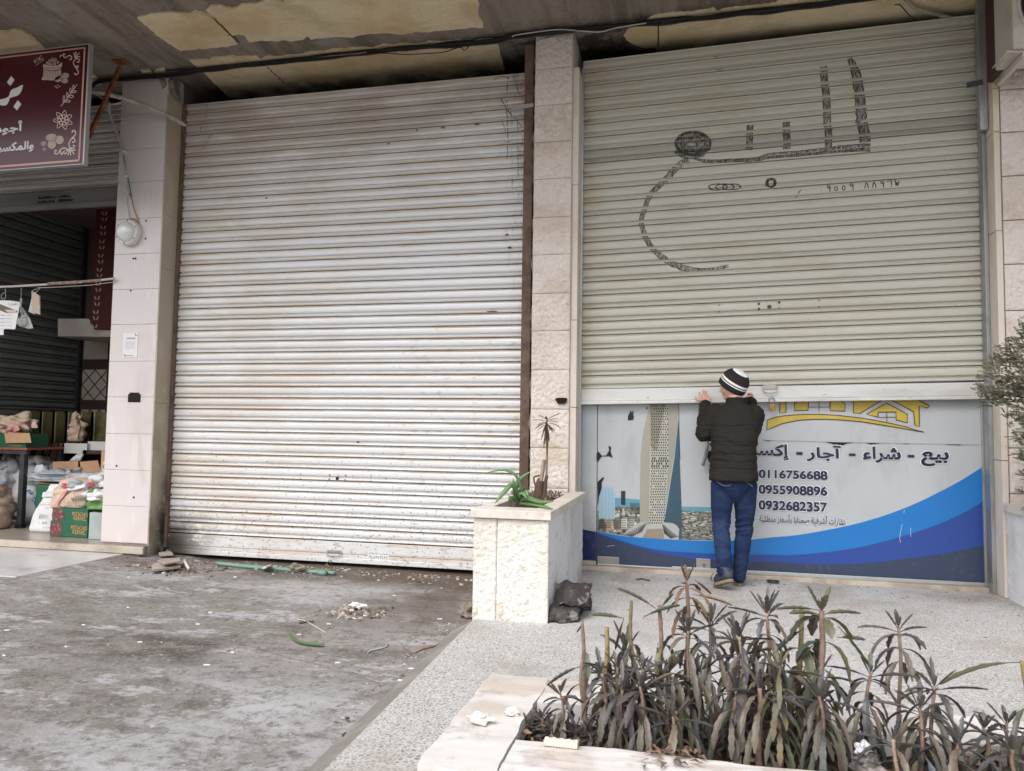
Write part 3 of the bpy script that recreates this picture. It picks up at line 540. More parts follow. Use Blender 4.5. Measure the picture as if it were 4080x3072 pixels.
for i, pp in enumerate(PATCH):
    P = []
    for k in range(len(pp)):           # ragged edge
        a, b = pp[k], pp[(k + 1) % len(pp)]; m = max(1, int(math.hypot(b[0] - a[0], b[1] - a[1]) / 14))
        for t in range(m):
            x, y = a[0] + (b[0] - a[0]) * t / m, a[1] + (b[1] - a[1]) * t / m
            P.append((x + 5 * noise.noise((x * .06, y * .06, i)), y + 5 * noise.noise((x * .06, y * .06, i + 9))))
    W = [at(x, y, z=ZC - 0.004) for x, y in P]
    W = [Vector((v.x, min(v.y, 6.58), ZC - 0.001)) for v in W]
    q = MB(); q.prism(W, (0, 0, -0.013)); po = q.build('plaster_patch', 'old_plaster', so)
    sg_ = 1 if sum(W[k].x * W[(k + 1) % len(W)].y - W[(k + 1) % len(W)].x * W[k].y for k in range(len(W))) > 0 else -1; E_ = []
    for k in range(len(W)):
        d_ = (W[(k + 1) % len(W)] - W[k - 1]); d_ = d_.normalized() if d_.length > 1e-6 else Vector((1, 0, 0)); E_.append(W[k] + Vector((d_.y, -d_.x, 0)) * sg_ * (-.004 + .026 * max(0, noise.noise((W[k].x * 5, W[k].y * 5, i)) + .15)))
    q = MB(); q.prism(E_, (0, 0, -0.005)); q.build('flaked_edge', 'plaster_edge', po)
# joints across the plaster
for (a, b) in ((zc(S1, [(90, 575)])[0], zc(S1, [(240, 715)])[0]), (zc(S2, [(1262, 205)])[0], zc(S2, [(1262, 400)])[0]), (zc(S0, [(1840, 150)])[0], zc(S0, [(2070, 370)])[0])):
    A, B = at(*a, z=ZC - 0.0145), at(*b, z=ZC - 0.0145); q = MB(); N = 14
    ps = [A.lerp(B, t / N) + Vector((0.014 * noise.noise((t, 0, a[0])), 0, 0)) for t in range(N + 1)]
    q.add([v for k, p in enumerate(ps) for v in (p + Vector((0.006 + 0.006 * abs(noise.noise((k * .7, 3, 1))), 0, 0)), p - Vector((0.004, 0, 0)))], [(2 * k, 2 * k + 1, 2 * k + 3, 2 * k + 2) for k in range(N)]); q.build('joint', 'hole_dark', so)
# ------------------------------------------------------------------ pillars
def tiled_box(mb, x0, x1, y0, y1, lines, gap=0.001):
    for a, b in zip(lines[:-1], lines[1:]): mb.box(x0, x1, y0, y1, a + gap, b - gap)
pl = thing('tiled_pillar', 'pale pink marble tiled pillar between the open nut shop and the silver shutter', 'pillar', (-4.9, 6.0, 0))
q = MB(); q.box(-5.145, -4.672, 5.906, 6.60, -0.1, 4.37); q.build('core', 'grout', pl)
zl = [0.055] + [at(xx, yy, y=5.9).z for xx, yy in ((600, 2020), (606, 1875), (612, 1730), (618, 1582), (626, 1439), (634, 1291), (641, 1150), (647, 1008), (652, 866), (658, 720), (664, 588), (667, 447))] + [at(671, 308, y=5.9).z]
q = MB(); tiled_box(q, -5.155, -4.668, 5.886, 5.9055, zl); q.build('front_tile', 'tile_pink', pl, bevel=0.002)
q = MB(); tiled_box(q, -4.6715, -4.655, 5.8865, 6.125, [-0.09, 1.31, 2.55, 3.05, 3.75, 4.16]); q.build('side_tile', 'tile_side', pl, bevel=0.002)
q = MB(); q.ico((-4.70, 5.98, 4.27), 0.1, 3, (0.55, 1.2, 1.2), 0.5, 3); q.build('broken_corner', 'cut_concrete', pl)
hp = at(535, 1586, y=5.884); q = MB(); q.box(hp.x - 0.065, hp.x + 0.065, 5.882, 5.8845, hp.z - 0.038, hp.z + 0.036); q.box(hp.x - 0.05, hp.x + 0.05, 5.8825, 5.885, hp.z + 0.03, hp.z + 0.05); q.build('socket_hole', 'hole_dark', pl)
for (a, b) in zc((0, 768), [(1262, 243), (1258, 396), (1152, 568), (1170, 568), (1130, 846)]) + zc((0, 1536), [(1007, 694), (1156, 967)]):
    p = at(a, b, y=5.8845); q = MB(); q.lathe([(0.0001, -0.0012), (0.009, -0.0012), (0.009, 0.001)], p, (0, 1, 0), 10); q.build('screw_hole', 'hole_dark', pl)
def stone_course(mb, x0, x1, y, z0, z1, amp, sd, nx=34, nz=32, depth=0.03, axis='y'):
    def f(u, v):
        a = x0 + (x1 - x0) * u; z = z0 + (z1 - z0) * v
        e = min(1, min(u, 1 - u) / 0.05, min(v, 1 - v) / 0.05)
        d = (amp * (0.55 + 0.75 * fbm((a, z, sd), 34, 3)) + 0.002) * (0.25 + 0.75 * e)
        return (a, y - d, z) if axis == 'y' else (y + d, a, z)
    mb.grid(f, nx, nz)
    if axis == 'y': mb.box(x0, x1, y - 0.0005, y + depth, z0, z1)
cp = thing('stone_pillar', 'rough cream stone pillar between the silver shutter and the sage shutter', 'pillar', (-1.04, 6, 0))
q = MB(); q.box(-1.205, -0.885, 5.935, 6.60, -0.1, 4.375); q.build('core', 'grout', cp)
zl = [-0.0] + [at(xx, yy, y=5.9).z for xx, yy in ((2195, 2110), (2195, 1946), (2195, 1785), (2195, 1630), (2195, 1473), (2200, 1317), (2205, 1167), (2210, 1012), (2212, 862), (2218, 708), (2222, 560), (2226, 413), (2230, 266))] + [4.36]
for i, (a, b) in enumerate(zip(zl[:-1], zl[1:])):
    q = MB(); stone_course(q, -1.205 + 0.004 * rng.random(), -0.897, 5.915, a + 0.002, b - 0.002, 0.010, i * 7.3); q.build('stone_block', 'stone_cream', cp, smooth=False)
q = MB(); q.grid(lambda u, v: (-1.206 - 0.03 * (0.4 + 0.8 * fbm((u, v * 30, 4), 1.0, 4)) * u, 5.93 + 0.03 * u + 0.0 * v, -0.05 + 4.35 * v), 3, 160); q.build('broken_edge', 'cut_concrete', cp)
q = MB()
zt = [0.0, 0.6, 1.30, 2.0, 3.1, 4.08]
for a, b in zip(zt[:-1], zt[1:]): q.box(-0.8925, -0.842, 5.93 + 0.006 * rng.random(), 6.118, a + 0.002, b - 0.002)
q.build('edge_trim', 'trim_beige', cp, bevel=0.003)
hp = at(2237, 1597, y=5.893); q = MB()
q.poly([(hp.x + 0.045 * math.cos(t) * (1 + .2 * math.sin(3 * t)), 5.8885, hp.z + 0.032 * math.sin(t) * (1 + .25 * math.cos(2 * t))) for t in [k * math.pi / 12 for k in range(24)]]); q.build('socket_hole', 'hole_dark', cp)
rp = thing('stone_pillar', 'rough cream stone pillar at the right edge under the air conditioner', 'pillar', (2.6, 6, 0))
q = MB(); q.box(2.20, 4.2, 5.935, 6.60, -0.1, 4.375); q.build('core', 'grout', rp)
zl = [0.0] + [at(xx, yy, y=5.9).z for xx, yy in ((4040, 1968), (4040, 1785), (4040, 1600), (4040, 1415), (4040, 1236), (4040, 1051), (4040, 875), (4040, 698), (4040, 523), (4040, 352))] + [4.36]
for i, (a, b) in enumerate(zip(zl[:-1], zl[1:])):
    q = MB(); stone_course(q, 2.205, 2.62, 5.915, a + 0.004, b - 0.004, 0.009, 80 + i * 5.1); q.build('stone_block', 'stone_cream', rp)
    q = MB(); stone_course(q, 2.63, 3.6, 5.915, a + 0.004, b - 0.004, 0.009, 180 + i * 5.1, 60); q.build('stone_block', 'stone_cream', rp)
q = MB()
for a, b in ((0.0, 0.95), (0.95, 1.62), (1.62, 2.58), (2.58, 3.3), (3.3, 3.62), (3.62, 4.1)): q.box(2.158, 2.198, 5.915 + 0.005 * rng.random(), 6.30, a + 0.002, b - 0.002)
q.build('edge_trim', 'trim_beige', rp, bevel=0.003)
# ------------------------------------------------------------------ roller shutters
PROF = [(0, .024), (.028, .024), (.033, -.001), (.06, -.0045), (.095, -.0025), (.125, .001), (.155, -.001), (.30, -.0045), (.45, -.0052), (.58, -.003), (.605, .001), (.63, .0145), (.735, .0175), (.78, .004), (.81, .001), (.84, -.003), (.89, -.005), (.94, -.004), (.962, .0), (.967, .024), (1, .024)]
def prof(t):
    t -= math.floor(t)
    for (a, b), (a2, b2) in zip(PROF[:-1], PROF[1:]):
        if a <= t <= a2: return b + (b2 - b) * (t - a) / (a2 - a)
    return 0
class Shutter:
    def __init__(s, x0, x1, z0, z1, y, pitch, tilt=0.0, wob=0.0012):
        s.x0, s.x1, s.z0, s.z1, s.y, s.p, s.k, s.w = x0, x1, z0, z1, y, pitch, tilt, wob
    def top(s, x): return s.z1 + s.k * (x - s.x0)
    def pt(s, x, t, lift=0): # t counted in slats down from the top
        i = math.floor(t); return Vector((x, s.y + prof(t) + s.w * noise.noise((x * 1.3, i * 3.7, 0)) - lift, s.top(x) - t * s.p))
    def on(s, x, z, lift=0.0014): return s.pt(x, (s.top(x) - z) / s.p, lift)
    def phase(s, x, z): t = (s.top(x) - z) / s.p; return t - math.floor(t)
    def curtain(s, parent, mat, name='slat_curtain', t0=0, t1=None, nx=36):
        n = round((s.z1 - s.z0) / s.p) if t1 is None else t1
        ts = [i + a for i in range(t0, n) for a, _ in PROF[:-1]] + [n]
        q = MB(); q.add([s.pt(s.x0 + (s.x1 - s.x0) * i / nx, t) for t in ts for i in range(nx + 1)],
            [(j * (nx + 1) + i, (j + 1) * (nx + 1) + i, (j + 1) * (nx + 1) + i + 1, j * (nx + 1) + i + 1) for j in range(len(ts) - 1) for i in range(nx)])
        o = q.build(name, mat, parent, fixn=False)
        return o
# silver shutter
LS = Shutter(-4.64, -1.235, 0.13, 4.17, 6.12, (4.17 - 0.13) / 39)
ls = thing('roller_shutter', 'closed dirty silver roller shutter, rust streaked at the right, soot at its lower left corner', 'shutter', (-2.95, 6.12, 0))
LS.curtain(ls, 'shutter_silver')
q = MB(); q.box(-4.635, -1.24, 6.108, 6.135, -0.008, 0.128); q.box(-4.635, -1.24, 6.098, 6.14, -0.052, -0.009); q.build('bottom_bar', 'shutter_silver', ls, bevel=0.004)
q = MB(); q.box(-1.30, -1.232, 5.99, 6.14, -0.1, 4.33); q.box(-1.305, -1.228, 5.965, 5.989, 0.0, 4.33); q.build('guide_rail', 'rust_steel', ls, bevel=0.004)
q = MB(); q.box(-4.654, -4.625, 6.085, 6.16, 0.0, 4.15); q.build('guide_rail', 'rust_steel', ls)
p = at(2075, 429, y=5.985); q = MB(); q.bar(Vector((-1.42, 5.99, p.z)), Vector((-1.22, 5.955, p.z)), 0.018, 0.036); q.build('stop_tab', 'grey_steel', ls, bevel=0.004)
def handle(parent, px0, px1, py0, py1, y, mat):
    a, b = at(px0, py0, y=y), at(px1, py1, y=y); w_, h_ = b.x - a.x, a.z - b.z
    q = MB(); q.box(a.x, b.x, y - 0.008, y, a.z - h_ * .55, a.z); q.build('handle_plate', mat, parent, bevel=0.002)
    q = MB(); pa = smoothpath([(a.x - 0.004, y - 0.012, a.z - h_ * .1), (a.x - 0.002, y - 0.022, a.z - h_ * .75), (a.x + w_ * .18, y - 0.026, b.z), (b.x - w_ * .18, y - 0.026, b.z), (b.x + 0.002, y - 0.022, a.z - h_ * .75), (b.x + 0.004, y - 0.012, a.z - h_ * .1)], 5)
    q.tube(pa, 0.005, 8); q.build('handle', mat, parent, smooth=True)
handle(ls, 1308, 1358, 2190, 2214, 6.107, 'grey_steel')
SX = (1020, 1536)
for (a, b), r_ in zip(zc(SX, [(635, 774), (632, 810), (772, 777), (770, 817), (386, 764), (385, 808), (993, 779), (991, 824)]), [.009] * 4 + [.005] * 4):
    p = at(a, b, y=6.113); q = MB(); q.lathe([(0.0001, -0.003), (r_ * .7, -0.0025), (r_, 0.0), (r_, .004)], p, (0, 1, 0), 10); q.build('rivet', 'grey_steel' if r_ > .006 else 'hole_dark', ls)
p = at(*zc(SX, [(700, 803)])[0], y=6.112); q = MB(); q.lathe([(0.0001, -0.003), (.012, -0.003), (.014, 0.0), (.014, .004)], p, (0, 1, 0), 14); q.build('keyhole', 'hole_dark', ls)
a, b = at(1466, 2195, y=6.1065), at(1548, 2232, y=6.1065); q = MB(); q.add([(a.x, 6.1065, b.z + .002), (b.x, 6.1065, b.z - .004), (b.x, 6.1065, a.z - .004), (a.x, 6.1065, a.z + .002)], [(0, 1, 2, 3)]); stk = q.build('sticker', 'paper', ls)
FS = lambda x, z, l: Vector((x, 6.1055 - l, z))
q = MB(); lettering(q, 'نعمت للأغلاق', a.x + .006, b.x - .006, (a.z + b.z) / 2 + .006, a.z - .006, FS, True, .02); q.build('lettering', 'ink_grey', stk); q = MB(); lettering(q, '٠٩٤٥٩٢٢٤٢٤', a.x + .004, b.x - .006, b.z + .005, (a.z + b.z) / 2 - .004, FS, False, .02); q.build('lettering', 'ink_grey', stk)
# thin dark cracks and rust patches hanging on the slats
q = MB()
for pts, wd in ((zc(S1, [(2172, 660), (2168, 1000), (2175, 1250), (2170, 1370)]), .006), (zc(S1, [(2110, 850), (2160, 930), (2212, 1000)]), .008), (zc(S1, [(2060, 690), (2120, 660), (2200, 680)]), .004), (zc(S1, [(2120, 1020), (2160, 1160)]), .004), (zc(S2, [(10, 650), (60, 800)]), .005), (zc(S2, [(10, 1000), (90, 1100)]), .006),
                (zc(S0, [(1790, 900), (1780, 1000), (1740, 1090), (1725, 1150)]), .004), (zc(S0, [(1835, 1150), (1780, 1230), (1755, 1285)]), .004)):
    P = [at(a, b, y=6.115) for a, b in pts]; P = smoothpath(P, 16); P = [Vector((v.x + .008 * noise.noise((v.x * 30, v.z * 30, 1)), 0, v.z)) for v in P]
    for i in range(len(P) - 1):
        ribbon(q, [LS.on(P[i].x, P[i].z, .002), LS.on(P[i + 1].x, P[i + 1].z, .002)], wd)
    q.build('scratch', 'hair_line', ls); q = MB()
q = MB()
for (a, b), rx in zip(zc(S1, [(1850, 975), (1910, 1075), (1615, 1102), (1390, 1124), (1145, 1242)]) + zc((1020, 768), [(90, 47), (2190, 472), (2040, 1024), (2170, 362)]) + zc(SX, [(875, 490)]), (.022, .022, .022, .014, .014, .012, .018, .05, .016, .014)):
    p = at(a, b, y=6.115); q.poly([LS.on(p.x + rx * math.cos(t), p.z + .007 * math.sin(t) * (1 + .4 * math.sin(5 * t)), .0045 + .0) * 1.0 for t in [k * math.pi / 8 for k in range(16)]])
    q.build('rust_patch', 'rust_steel', ls); q = MB()
# sage shutter (half raised, hanging a little askew)
KT = 0.024
RS = Shutter(-0.838, 2.142, 1.478, 4.26, 6.15, (4.26 - 1.478) / 25, KT)
RS.z1 = 4.236
rs = thing('roller_shutter', 'half raised sage grey roller shutter scrawled with charcoal letters', 'shutter', (0.65, 6.15, 1.4))
zp = at(2319, 640, y=6.15).z; tp_ = int((RS.top(-0.8) - zp) / RS.p)
RS.curtain(rs, 'shutter_sage', t1=tp_); RS.curtain(rs, 'shutter_perforated', 'perforated_slat', t0=tp_, t1=tp_ + 1); RS.curtain(rs, 'shutter_sage', t0=tp_ + 1, t1=25)
zb0 = RS.z1 - 25 * RS.p
def skewbox(mb, x0, x1, y0, y1, za, zb, k):
    mb.box(x0, x1, y0, y1, za, zb); n = len(mb.v)
    for i in range(n - 8, n): v = mb.v[i]; mb.v[i] = (v[0], v[1], v[2] + k * (v[0] + 0.838))
q = MB(); skewbox(q, -0.836, 2.14, 6.128, 6.165, zb0 - 0.098, zb0 + 0.001, 0.020); skewbox(q, -0.836, 2.14, 6.112, 6.165, zb0 - 0.124, zb0 - 0.099, 0.020); q.build('bottom_bar', 'bar_white', rs, bevel=0.004)
q = MB(); q.box(-0.8415, -0.826, 6.10, 6.135, 0.03, 4.15); q.build('guide_rail', 'aluminium', rs)
q = MB(); q.box(2.130, 2.157, 6.05, 6.14, 0.0, 4.25); q.box(2.100, 2.152, 5.99, 6.049, 3.35, 4.34); q.build('guide_rail', 'grey_steel', rs, bevel=0.003)
p = at(3890, 337, y=6.0); q = MB(); q.bar(Vector((2.02, 6.0, p.z + .0)), Vector((2.12, 5.985, p.z + .01)), .018, .034); q.build('stop_tab', 'dark_steel', rs)
p = at(2340, 470, y=6.1); q = MB(); q.bar(Vector((-.835, 6.11, p.z)), Vector((-.77, 6.11, p.z + .006)), .014, .026); q.build('stop_tab', 'brushed_steel', rs, bevel=.003)
handle(rs, 3041, 3094, 1533, 1565, 6.126, 'brushed_steel')
CX, DX = (2040, 768), (3060, 768)
for (a, b), r_ in zip(zc(CX, [(2133, 960), (2133, 1003), (1792, 972), (1791, 1030)]) + zc(DX, [(97, 948), (98, 994), (443, 930), (442, 985)]), (.010, .010, .005, .005, .010, .005, .005, .005)):
    p = at(a, b, y=6.145); q = MB(); q.lathe([(0.0001, -0.003), (r_ * .7, -0.0025), (r_, 0.0), (r_, .004)], p, (0, 1, 0), 10); q.build('rivet', 'dark_steel', rs)
p = at(*zc(DX, [(12, 985)])[0], y=6.143); q = MB(); q.lathe([(0.0001, -0.004), (.014, -0.004), (.016, 0.0), (.016, .005)], p, (0, 1, 0), 14); q.build('keyhole', 'dark_steel', rs)
# the scrawl
def scrawl(pts, wd, mat='charcoal', name='charcoal_letter', per=26, across=8, groove=True, seed=0):
    wide = mat == 'charcoal' and across == 8 and (max(wd) if isinstance(wd, (list, tuple)) else wd) > .03
    P = [at(a, b, y=6.148) for a, b in pts]; P = smoothpath([(p.x, 0, p.z) for p in P], per); N = len(P)
    W = wd if isinstance(wd, (list, tuple)) else [wd, wd]
    W = [W[min(int(i / N * (len(W) - 1)), len(W) - 2)] * (1 - (i / N * (len(W) - 1)) % 1) + W[min(int(i / N * (len(W) - 1)) + 1, len(W) - 1)] * ((i / N * (len(W) - 1)) % 1) for i in range(N)]
    q = MB(); rows = []
    for i in range(N):
        d = (P[min(i + 1, N - 1)] - P[max(i - 1, 0)]).normalized(); nn = Vector((-d.z, 0, d.x)); row = []
        wob = .10 * noise.noise((i * .15, seed, 0))
        for k in range(across + 1):
            v = P[i] + nn * W[i] * (k / across - .5 + wob); row.append(v)
        rows.append(row)
    vs = [RS.on(v.x, v.z) for r_ in rows for v in r_]; fs = []; ms = []
    for i in range(N - 1):
        for k in range(across):
            m = (rows[i][k] + rows[i + 1][k + 1]) / 2; ph = RS.phase(m.x, m.z)
            if groove and (ph > .61 and ph < .80 or ph < .05 or ph > .96) and noise.noise((m.x * 9, m.z * 30, seed)) < .45: continue
            ms.append(1 if wide and k in (0, across - 1) else 0)
            fs.append((i * (across + 1) + k, i * (across + 1) + k + 1, (i + 1) * (across + 1) + k + 1, (i + 1) * (across + 1) + k))
    q.add(vs, fs); q.m = ms; return q.build(name, ['charcoal_fill', 'charcoal'] if wide else mat, rs, fixn=False)
scrawl(zc(S3, [(700, 505), (745, 590), (770, 690), (785, 790), (800, 910), (808, 1040), (832, 1150), (838, 1230)]), (.034, .07, .074, .076, .078, .08), seed=1)
scrawl(zc(S3, [(480, 575), (488, 700), (500, 820), (508, 930), (512, 1060), (524, 1180), (520, 1270)]), (.052, .058, .056, .05), seed=2)
scrawl(zc(S3, [(885, 1275), (700, 1282), (500, 1302), (300, 1325), (100, 1340), (0, 1350)]) + zc(S2, [(2100, 1380), (1900, 1388), (1700, 1392), (1570, 1372)]), (.066, .05, .046, .04, .03, .016), groove=False, seed=3)
scrawl(zc(S3, [(158, 1055), (160, 1140), (163, 1290)]), (.054, .056), seed=4); scrawl(zc(S2, [(2058, 1080), (2052, 1180), (2050, 1300)]), (.05, .052), seed=5)
EL = lambda cx, cy, rx, ry, n=14, a0=0, turns=1: [(cx + rx * math.cos(a0 + t * 2 * math.pi * turns / n), cy + ry * math.sin(a0 + t * 2 * math.pi * turns / n)) for t in range(n + 1)]
for k, (rx, ry, ww) in enumerate(((150, 98, .022), (118, 74, .035), (70, 42, .05))): scrawl(zc(S2, EL(1565 - 6 * k, 1240 + 4 * k, rx, ry)), ww, per=10, groove=False, seed=6 + k)
scrawl(zc(S2, [(1420, 1290), (1480, 1340), (1560, 1350), (1660, 1320)]), .05, groove=False, seed=10)
scrawl(zc(S2, [(1530, 1385), (1440, 1430), (1350, 1530), (1260, 1615), (1190, 1690)]) + zc(CX, [(1150, 130), (1118, 240), (1138, 340), (1190, 450), (1300, 560), (1450, 640), (1620, 672), (1750, 660), (1870, 632)]), (.05, .055, .045, .038, .04, .042, .05, .036, .022), seed=11)
for k in range(3): scrawl(zc(S2, EL(1840 - 60 + 60 * k, 1615, 80, 24)), .009, per=6, groove=False, seed=12 + k)
for k in range(2): scrawl(zc(S3, EL(26, 1580, 42 - 14 * k, 38 - 12 * k)), .012, per=6, groove=False, seed=15 + k)
DIG = {'0': [[(.5, .35), (.6, .3)]], '9': [[(.8, .75), (.5, .95), (.3, .7), (.6, .55), (.85, .7), (.8, .3), (.85, 0)]], '5': [[(.5, .7), (.2, .4), (.4, .1), (.75, .25), (.7, .6), (.5, .7)]], '8': [[(.15, .05), (.5, .9), (.85, .05)]], '6': [[(.1, .75), (.5, .9), (.85, .8), (.85, .4), (.9, .0)]], 'w': [[(.1, .9), (.3, .1), (.45, .6), (.6, .1), (.9, .8)], [(.0, .8), (.4, .9)]]}
x = 432; y0 = 1666
for k, ch in enumerate('0955908896w'):
    for s_ in DIG[ch]: scrawl(zc(S3, [(x + a * 46, y0 - b * 62) for a, b in s_]), .0075, per=5, across=1, groove=False, name='written_number', seed=20 + k)
    x += 66; y0 -= 5.6
scrawl(zc(S3, [(260, 1666), (290, 1640)]) , .006, per=4, across=1, groove=False, name='written_number'); scrawl(zc(DX, [(235, 50), (270, 0)]), .006, per=4, across=1, groove=False, name='written_number')
for (a, b, wd_) in ((1770, 490, 70), (1795, 600, 60)):
    scrawl(zc(S2, [(a - wd_ / 2, b), (a + wd_ / 2, b)]), .02, mat='charcoal_faint', per=10, groove=False, name='faint_mark')
# ------------------------------------------------------------------ glass shopfront with printed film
YG = 6.20
gf = thing('glass_shopfront', 'glass shopfront with blue and white printed advert under the half raised shutter', 'shopfront', (0.65, YG, 0.03))
ZT = 1.95
xl, xm, xr = at(2312, 1900, y=YG).x, at(2379, 1900, y=YG).x, at(3912, 1900, y=YG).x
zb = 0.034
q = MB(); q.box(xm + .003, xr, YG, YG + 0.012, zb + 0.012, ZT); door = q.build('door_panel', 'film_grey', gf)
q = MB(); q.box(xl, xm - .003, YG, YG + 0.012, zb + 0.03, ZT); fixed = q.build('fixed_panel', 'film_grey', gf)
q = MB(); q.box(xr + .001, xr + .018, YG - .02, YG + .03, zb, ZT); q.build('frame', 'aluminium', gf, bevel=.002)
q = MB(); q.box(xm + .01, xr, YG - .022, YG + .02, zb - .002, zb + .010); q.box(-.1, xr + .02, YG - .032, YG - .0225, zb - .003, zb + .022); q.build('floor_rail', 'aluminium', gf, bevel=.002)
q = MB(); q.box(xl, xm - .003, YG - .01, YG + .02, zb - .003, zb + .029); q.build('floor_rail', 'sill_marble', gf, bevel=.002)
q = MB(); q.box(xr + .019, 2.157, YG - .01, YG + .2, zb - .003, ZT); q.build('side_gap', 'sack_brown', gf)
C3, D3 = (2040, 1536), (3060, 1536)
def film(name, pts, mat, lift, parent):
    W = [at(a, b, y=YG) for a, b in pts]; x0 = xl if parent is fixed else xm + .004; x1 = xm - .004 if parent is fixed else xr - .001
    W = [Vector((max(x0, min(x1, v.x)), YG - lift, max(zb + .013, min(ZT, v.z)))) for v in W]
    q = MB(); q.poly(W); return q.build(name, mat, parent)
def sp2(pts, per=5): return [(v.x, v.y) for v in smoothpath([(a, b, 0) for a, b in pts], per)]
wave = sp2(zc(C3, [(735, 1262), (960, 1300), (1200, 1320), (1440, 1334), (1740, 1342), (2000, 1338)]) + zc(D3, [(0, 1315), (250, 1292), (500, 1250), (740, 1200), (1000, 1125), (1250, 1030), (1450, 935), (1650, 830), (1845, 708)]))
royal = sp2(zc(C3, [(735, 1272), (900, 1325), (1100, 1385), (1300, 1425), (1580, 1445), (1740, 1452), (2000, 1458)]) + zc(D3, [(0, 1462), (200, 1465), (500, 1440), (800, 1395), (1100, 1320), (1400, 1225), (1650, 1120), (1850, 1006)]))
navy = sp2(zc(C3, [(735, 1278), (900, 1340), (1200, 1432), (1500, 1490), (1700, 1508), (2000, 1515)]) + zc(D3, [(0, 1520), (300, 1540), (600, 1545), (900, 1530), (1200, 1495), (1500, 1455), (1860, 1380)]))
base = [(3930, 2420), (2370, 2420)]
film('blue_wave', wave + base, 'film_light_blue', .0015, door); film('royal_wave', royal + base, 'film_royal', .003, door); film('navy_wave', navy + base, 'film_navy', .0045, door)
film('navy_wave', zc(C3, [(585, 1238), (740, 1265)]) + [(2390, 2420), (2300, 2420)], 'film_deep', .0015, fixed)
# printed tower and city
pic = film('city_picture', zc(C3, [(738, 1085), (900, 1040), (1105, 1050), (1105, 1285), (960, 1295), (738, 1262)]), 'film_city_dark', .0006, door)
film('city_picture', zc(C3, [(1462, 1070), (1600, 1085), (1740, 1100), (1742, 1338), (1440, 1332)]), 'film_city_dark', .0006, door)
sea = film('sea_picture', zc(C3, [(890, 968), (1105, 985), (1105, 1052), (880, 1045)]), 'film_sea', .0009, door); film('sea_picture', zc(C3, [(1462, 1045), (1730, 1052), (1735, 1098), (1462, 1075)]), 'film_sea', .0009, door)
q = MB(); r2 = random.Random(5)
def prect(mb, o, x, y, w_, h_, lift):
    P = [at(a, b, y=YG) for a, b in zc(o, [(x, y), (x + w_, y), (x + w_, y + h_), (x, y + h_)])]; mb.add([Vector((v.x, YG - lift, v.z)) for v in P], [(0, 1, 2, 3)])
for k in range(150):
    x = r2.uniform(742, 1085); y = r2.uniform(1055, 1250); prect(q, C3, x, y, r2.uniform(8, 34), r2.uniform(5, 30) * (1 if y < 1150 else 1.4), .001 + k * .000004)
q.build('buildings', 'film_city', pic); q = MB()
for k in range(170):
    x = r2.uniform(1465, 1720); y = r2.uniform(1085, 1322); prect(q, C3, x, y, r2.uniform(8, 40), r2.uniform(3, 10), .001 + k * .000004)
q.build('buildings', 'film_city', pic); q = MB()
for k in range(5): prect(q, C3, 740 + k * 66 + r2.uniform(0, 12), 1150 + r2.uniform(0, 25), 52, 80, .0017 + k * .00001)
q.build('apartment_blocks', 'film_city', pic)
q = MB()
for k in range(5):
    for a in range(5): prect(q, C3, 744 + k * 66, 1165 + a * 15, 44, 5, .0019)
for k in range(9): prect(q, C3, 1020 + k * 9.5, 1010 + 4 * (k % 3), 5, 100, .0019)
q.build('windows', 'film_window', pic)
film('tall_block', zc(C3, [(752, 960), (775, 880), (876, 882), (890, 985), (890, 1155), (750, 1150)]), 'film_pale_blue', .0019, door)
film('dark_tower', zc(C3, [(942, 912), (980, 910), (980, 1035), (942, 1030)]), 'film_window', .0019, door)
tw = film('tower_picture', zc(C3, [(1195, 60), (1340, 60), (1345, 400), (1352, 640), (1330, 900), (1310, 1218), (1185, 1215), (1190, 800), (1196, 400)]), 'film_tower_pale', .0022, door)
film('tower_wing', zc(C3, [(1200, 60), (1190, 145), (1150, 330), (1125, 460), (1110, 620), (1105, 900), (1105, 1175), (1184, 1208), (1189, 800), (1195, 400), (1200, 140)]), 'film_tower_beige', .0024, door)
film('tower_shade', zc(C3, [(1196, 60), (1340, 60), (1330, 140), (1290, 330), (1255, 560), (1225, 560), (1196, 520)]), 'film_tower_shade', .0024, door)
film('tower_wing', zc(C3, [(1341, 60), (1436, 60), (1434, 200), (1428, 330), (1408, 560), (1380, 720), (1345, 960), (1330, 1060), (1340, 800), (1353, 640), (1346, 400)]), 'film_tower_beige', .0024, door)
film('tower_glass', zc(C3, [(1436, 300), (1426, 420), (1405, 620), (1376, 800), (1345, 1000), (1312, 1195), (1400, 1190), (1445, 1330), (1466, 1330), (1464, 1000), (1450, 640), (1442, 400)]), 'film_glass_blue', .0025, door)
film('tower_edge', zc(C3, [(1436, 60), (1441, 60), (1446, 400), (1455, 640), (1449, 640), (1441, 400)]), 'film_window', .0027, door)
q = MB()
for r_ in range(47):
    yy = 150 + r_ * 22.4
    for k in range(8):
        xx = 1203 + k * 19.5 + (r_ % 2) * 6 - (0 if yy < 700 else (yy - 700) * .035)
        if xx > 1343 - max(0, (yy - 640)) * .055 or r2.random() < .06: continue
        hv = 1.5 if 620 < yy < 690 else 1.0
        prect(q, C3, xx, yy, 10.5 * hv ** .5, 12.5 * hv, .0031)
q.build('windows', 'film_window', tw)
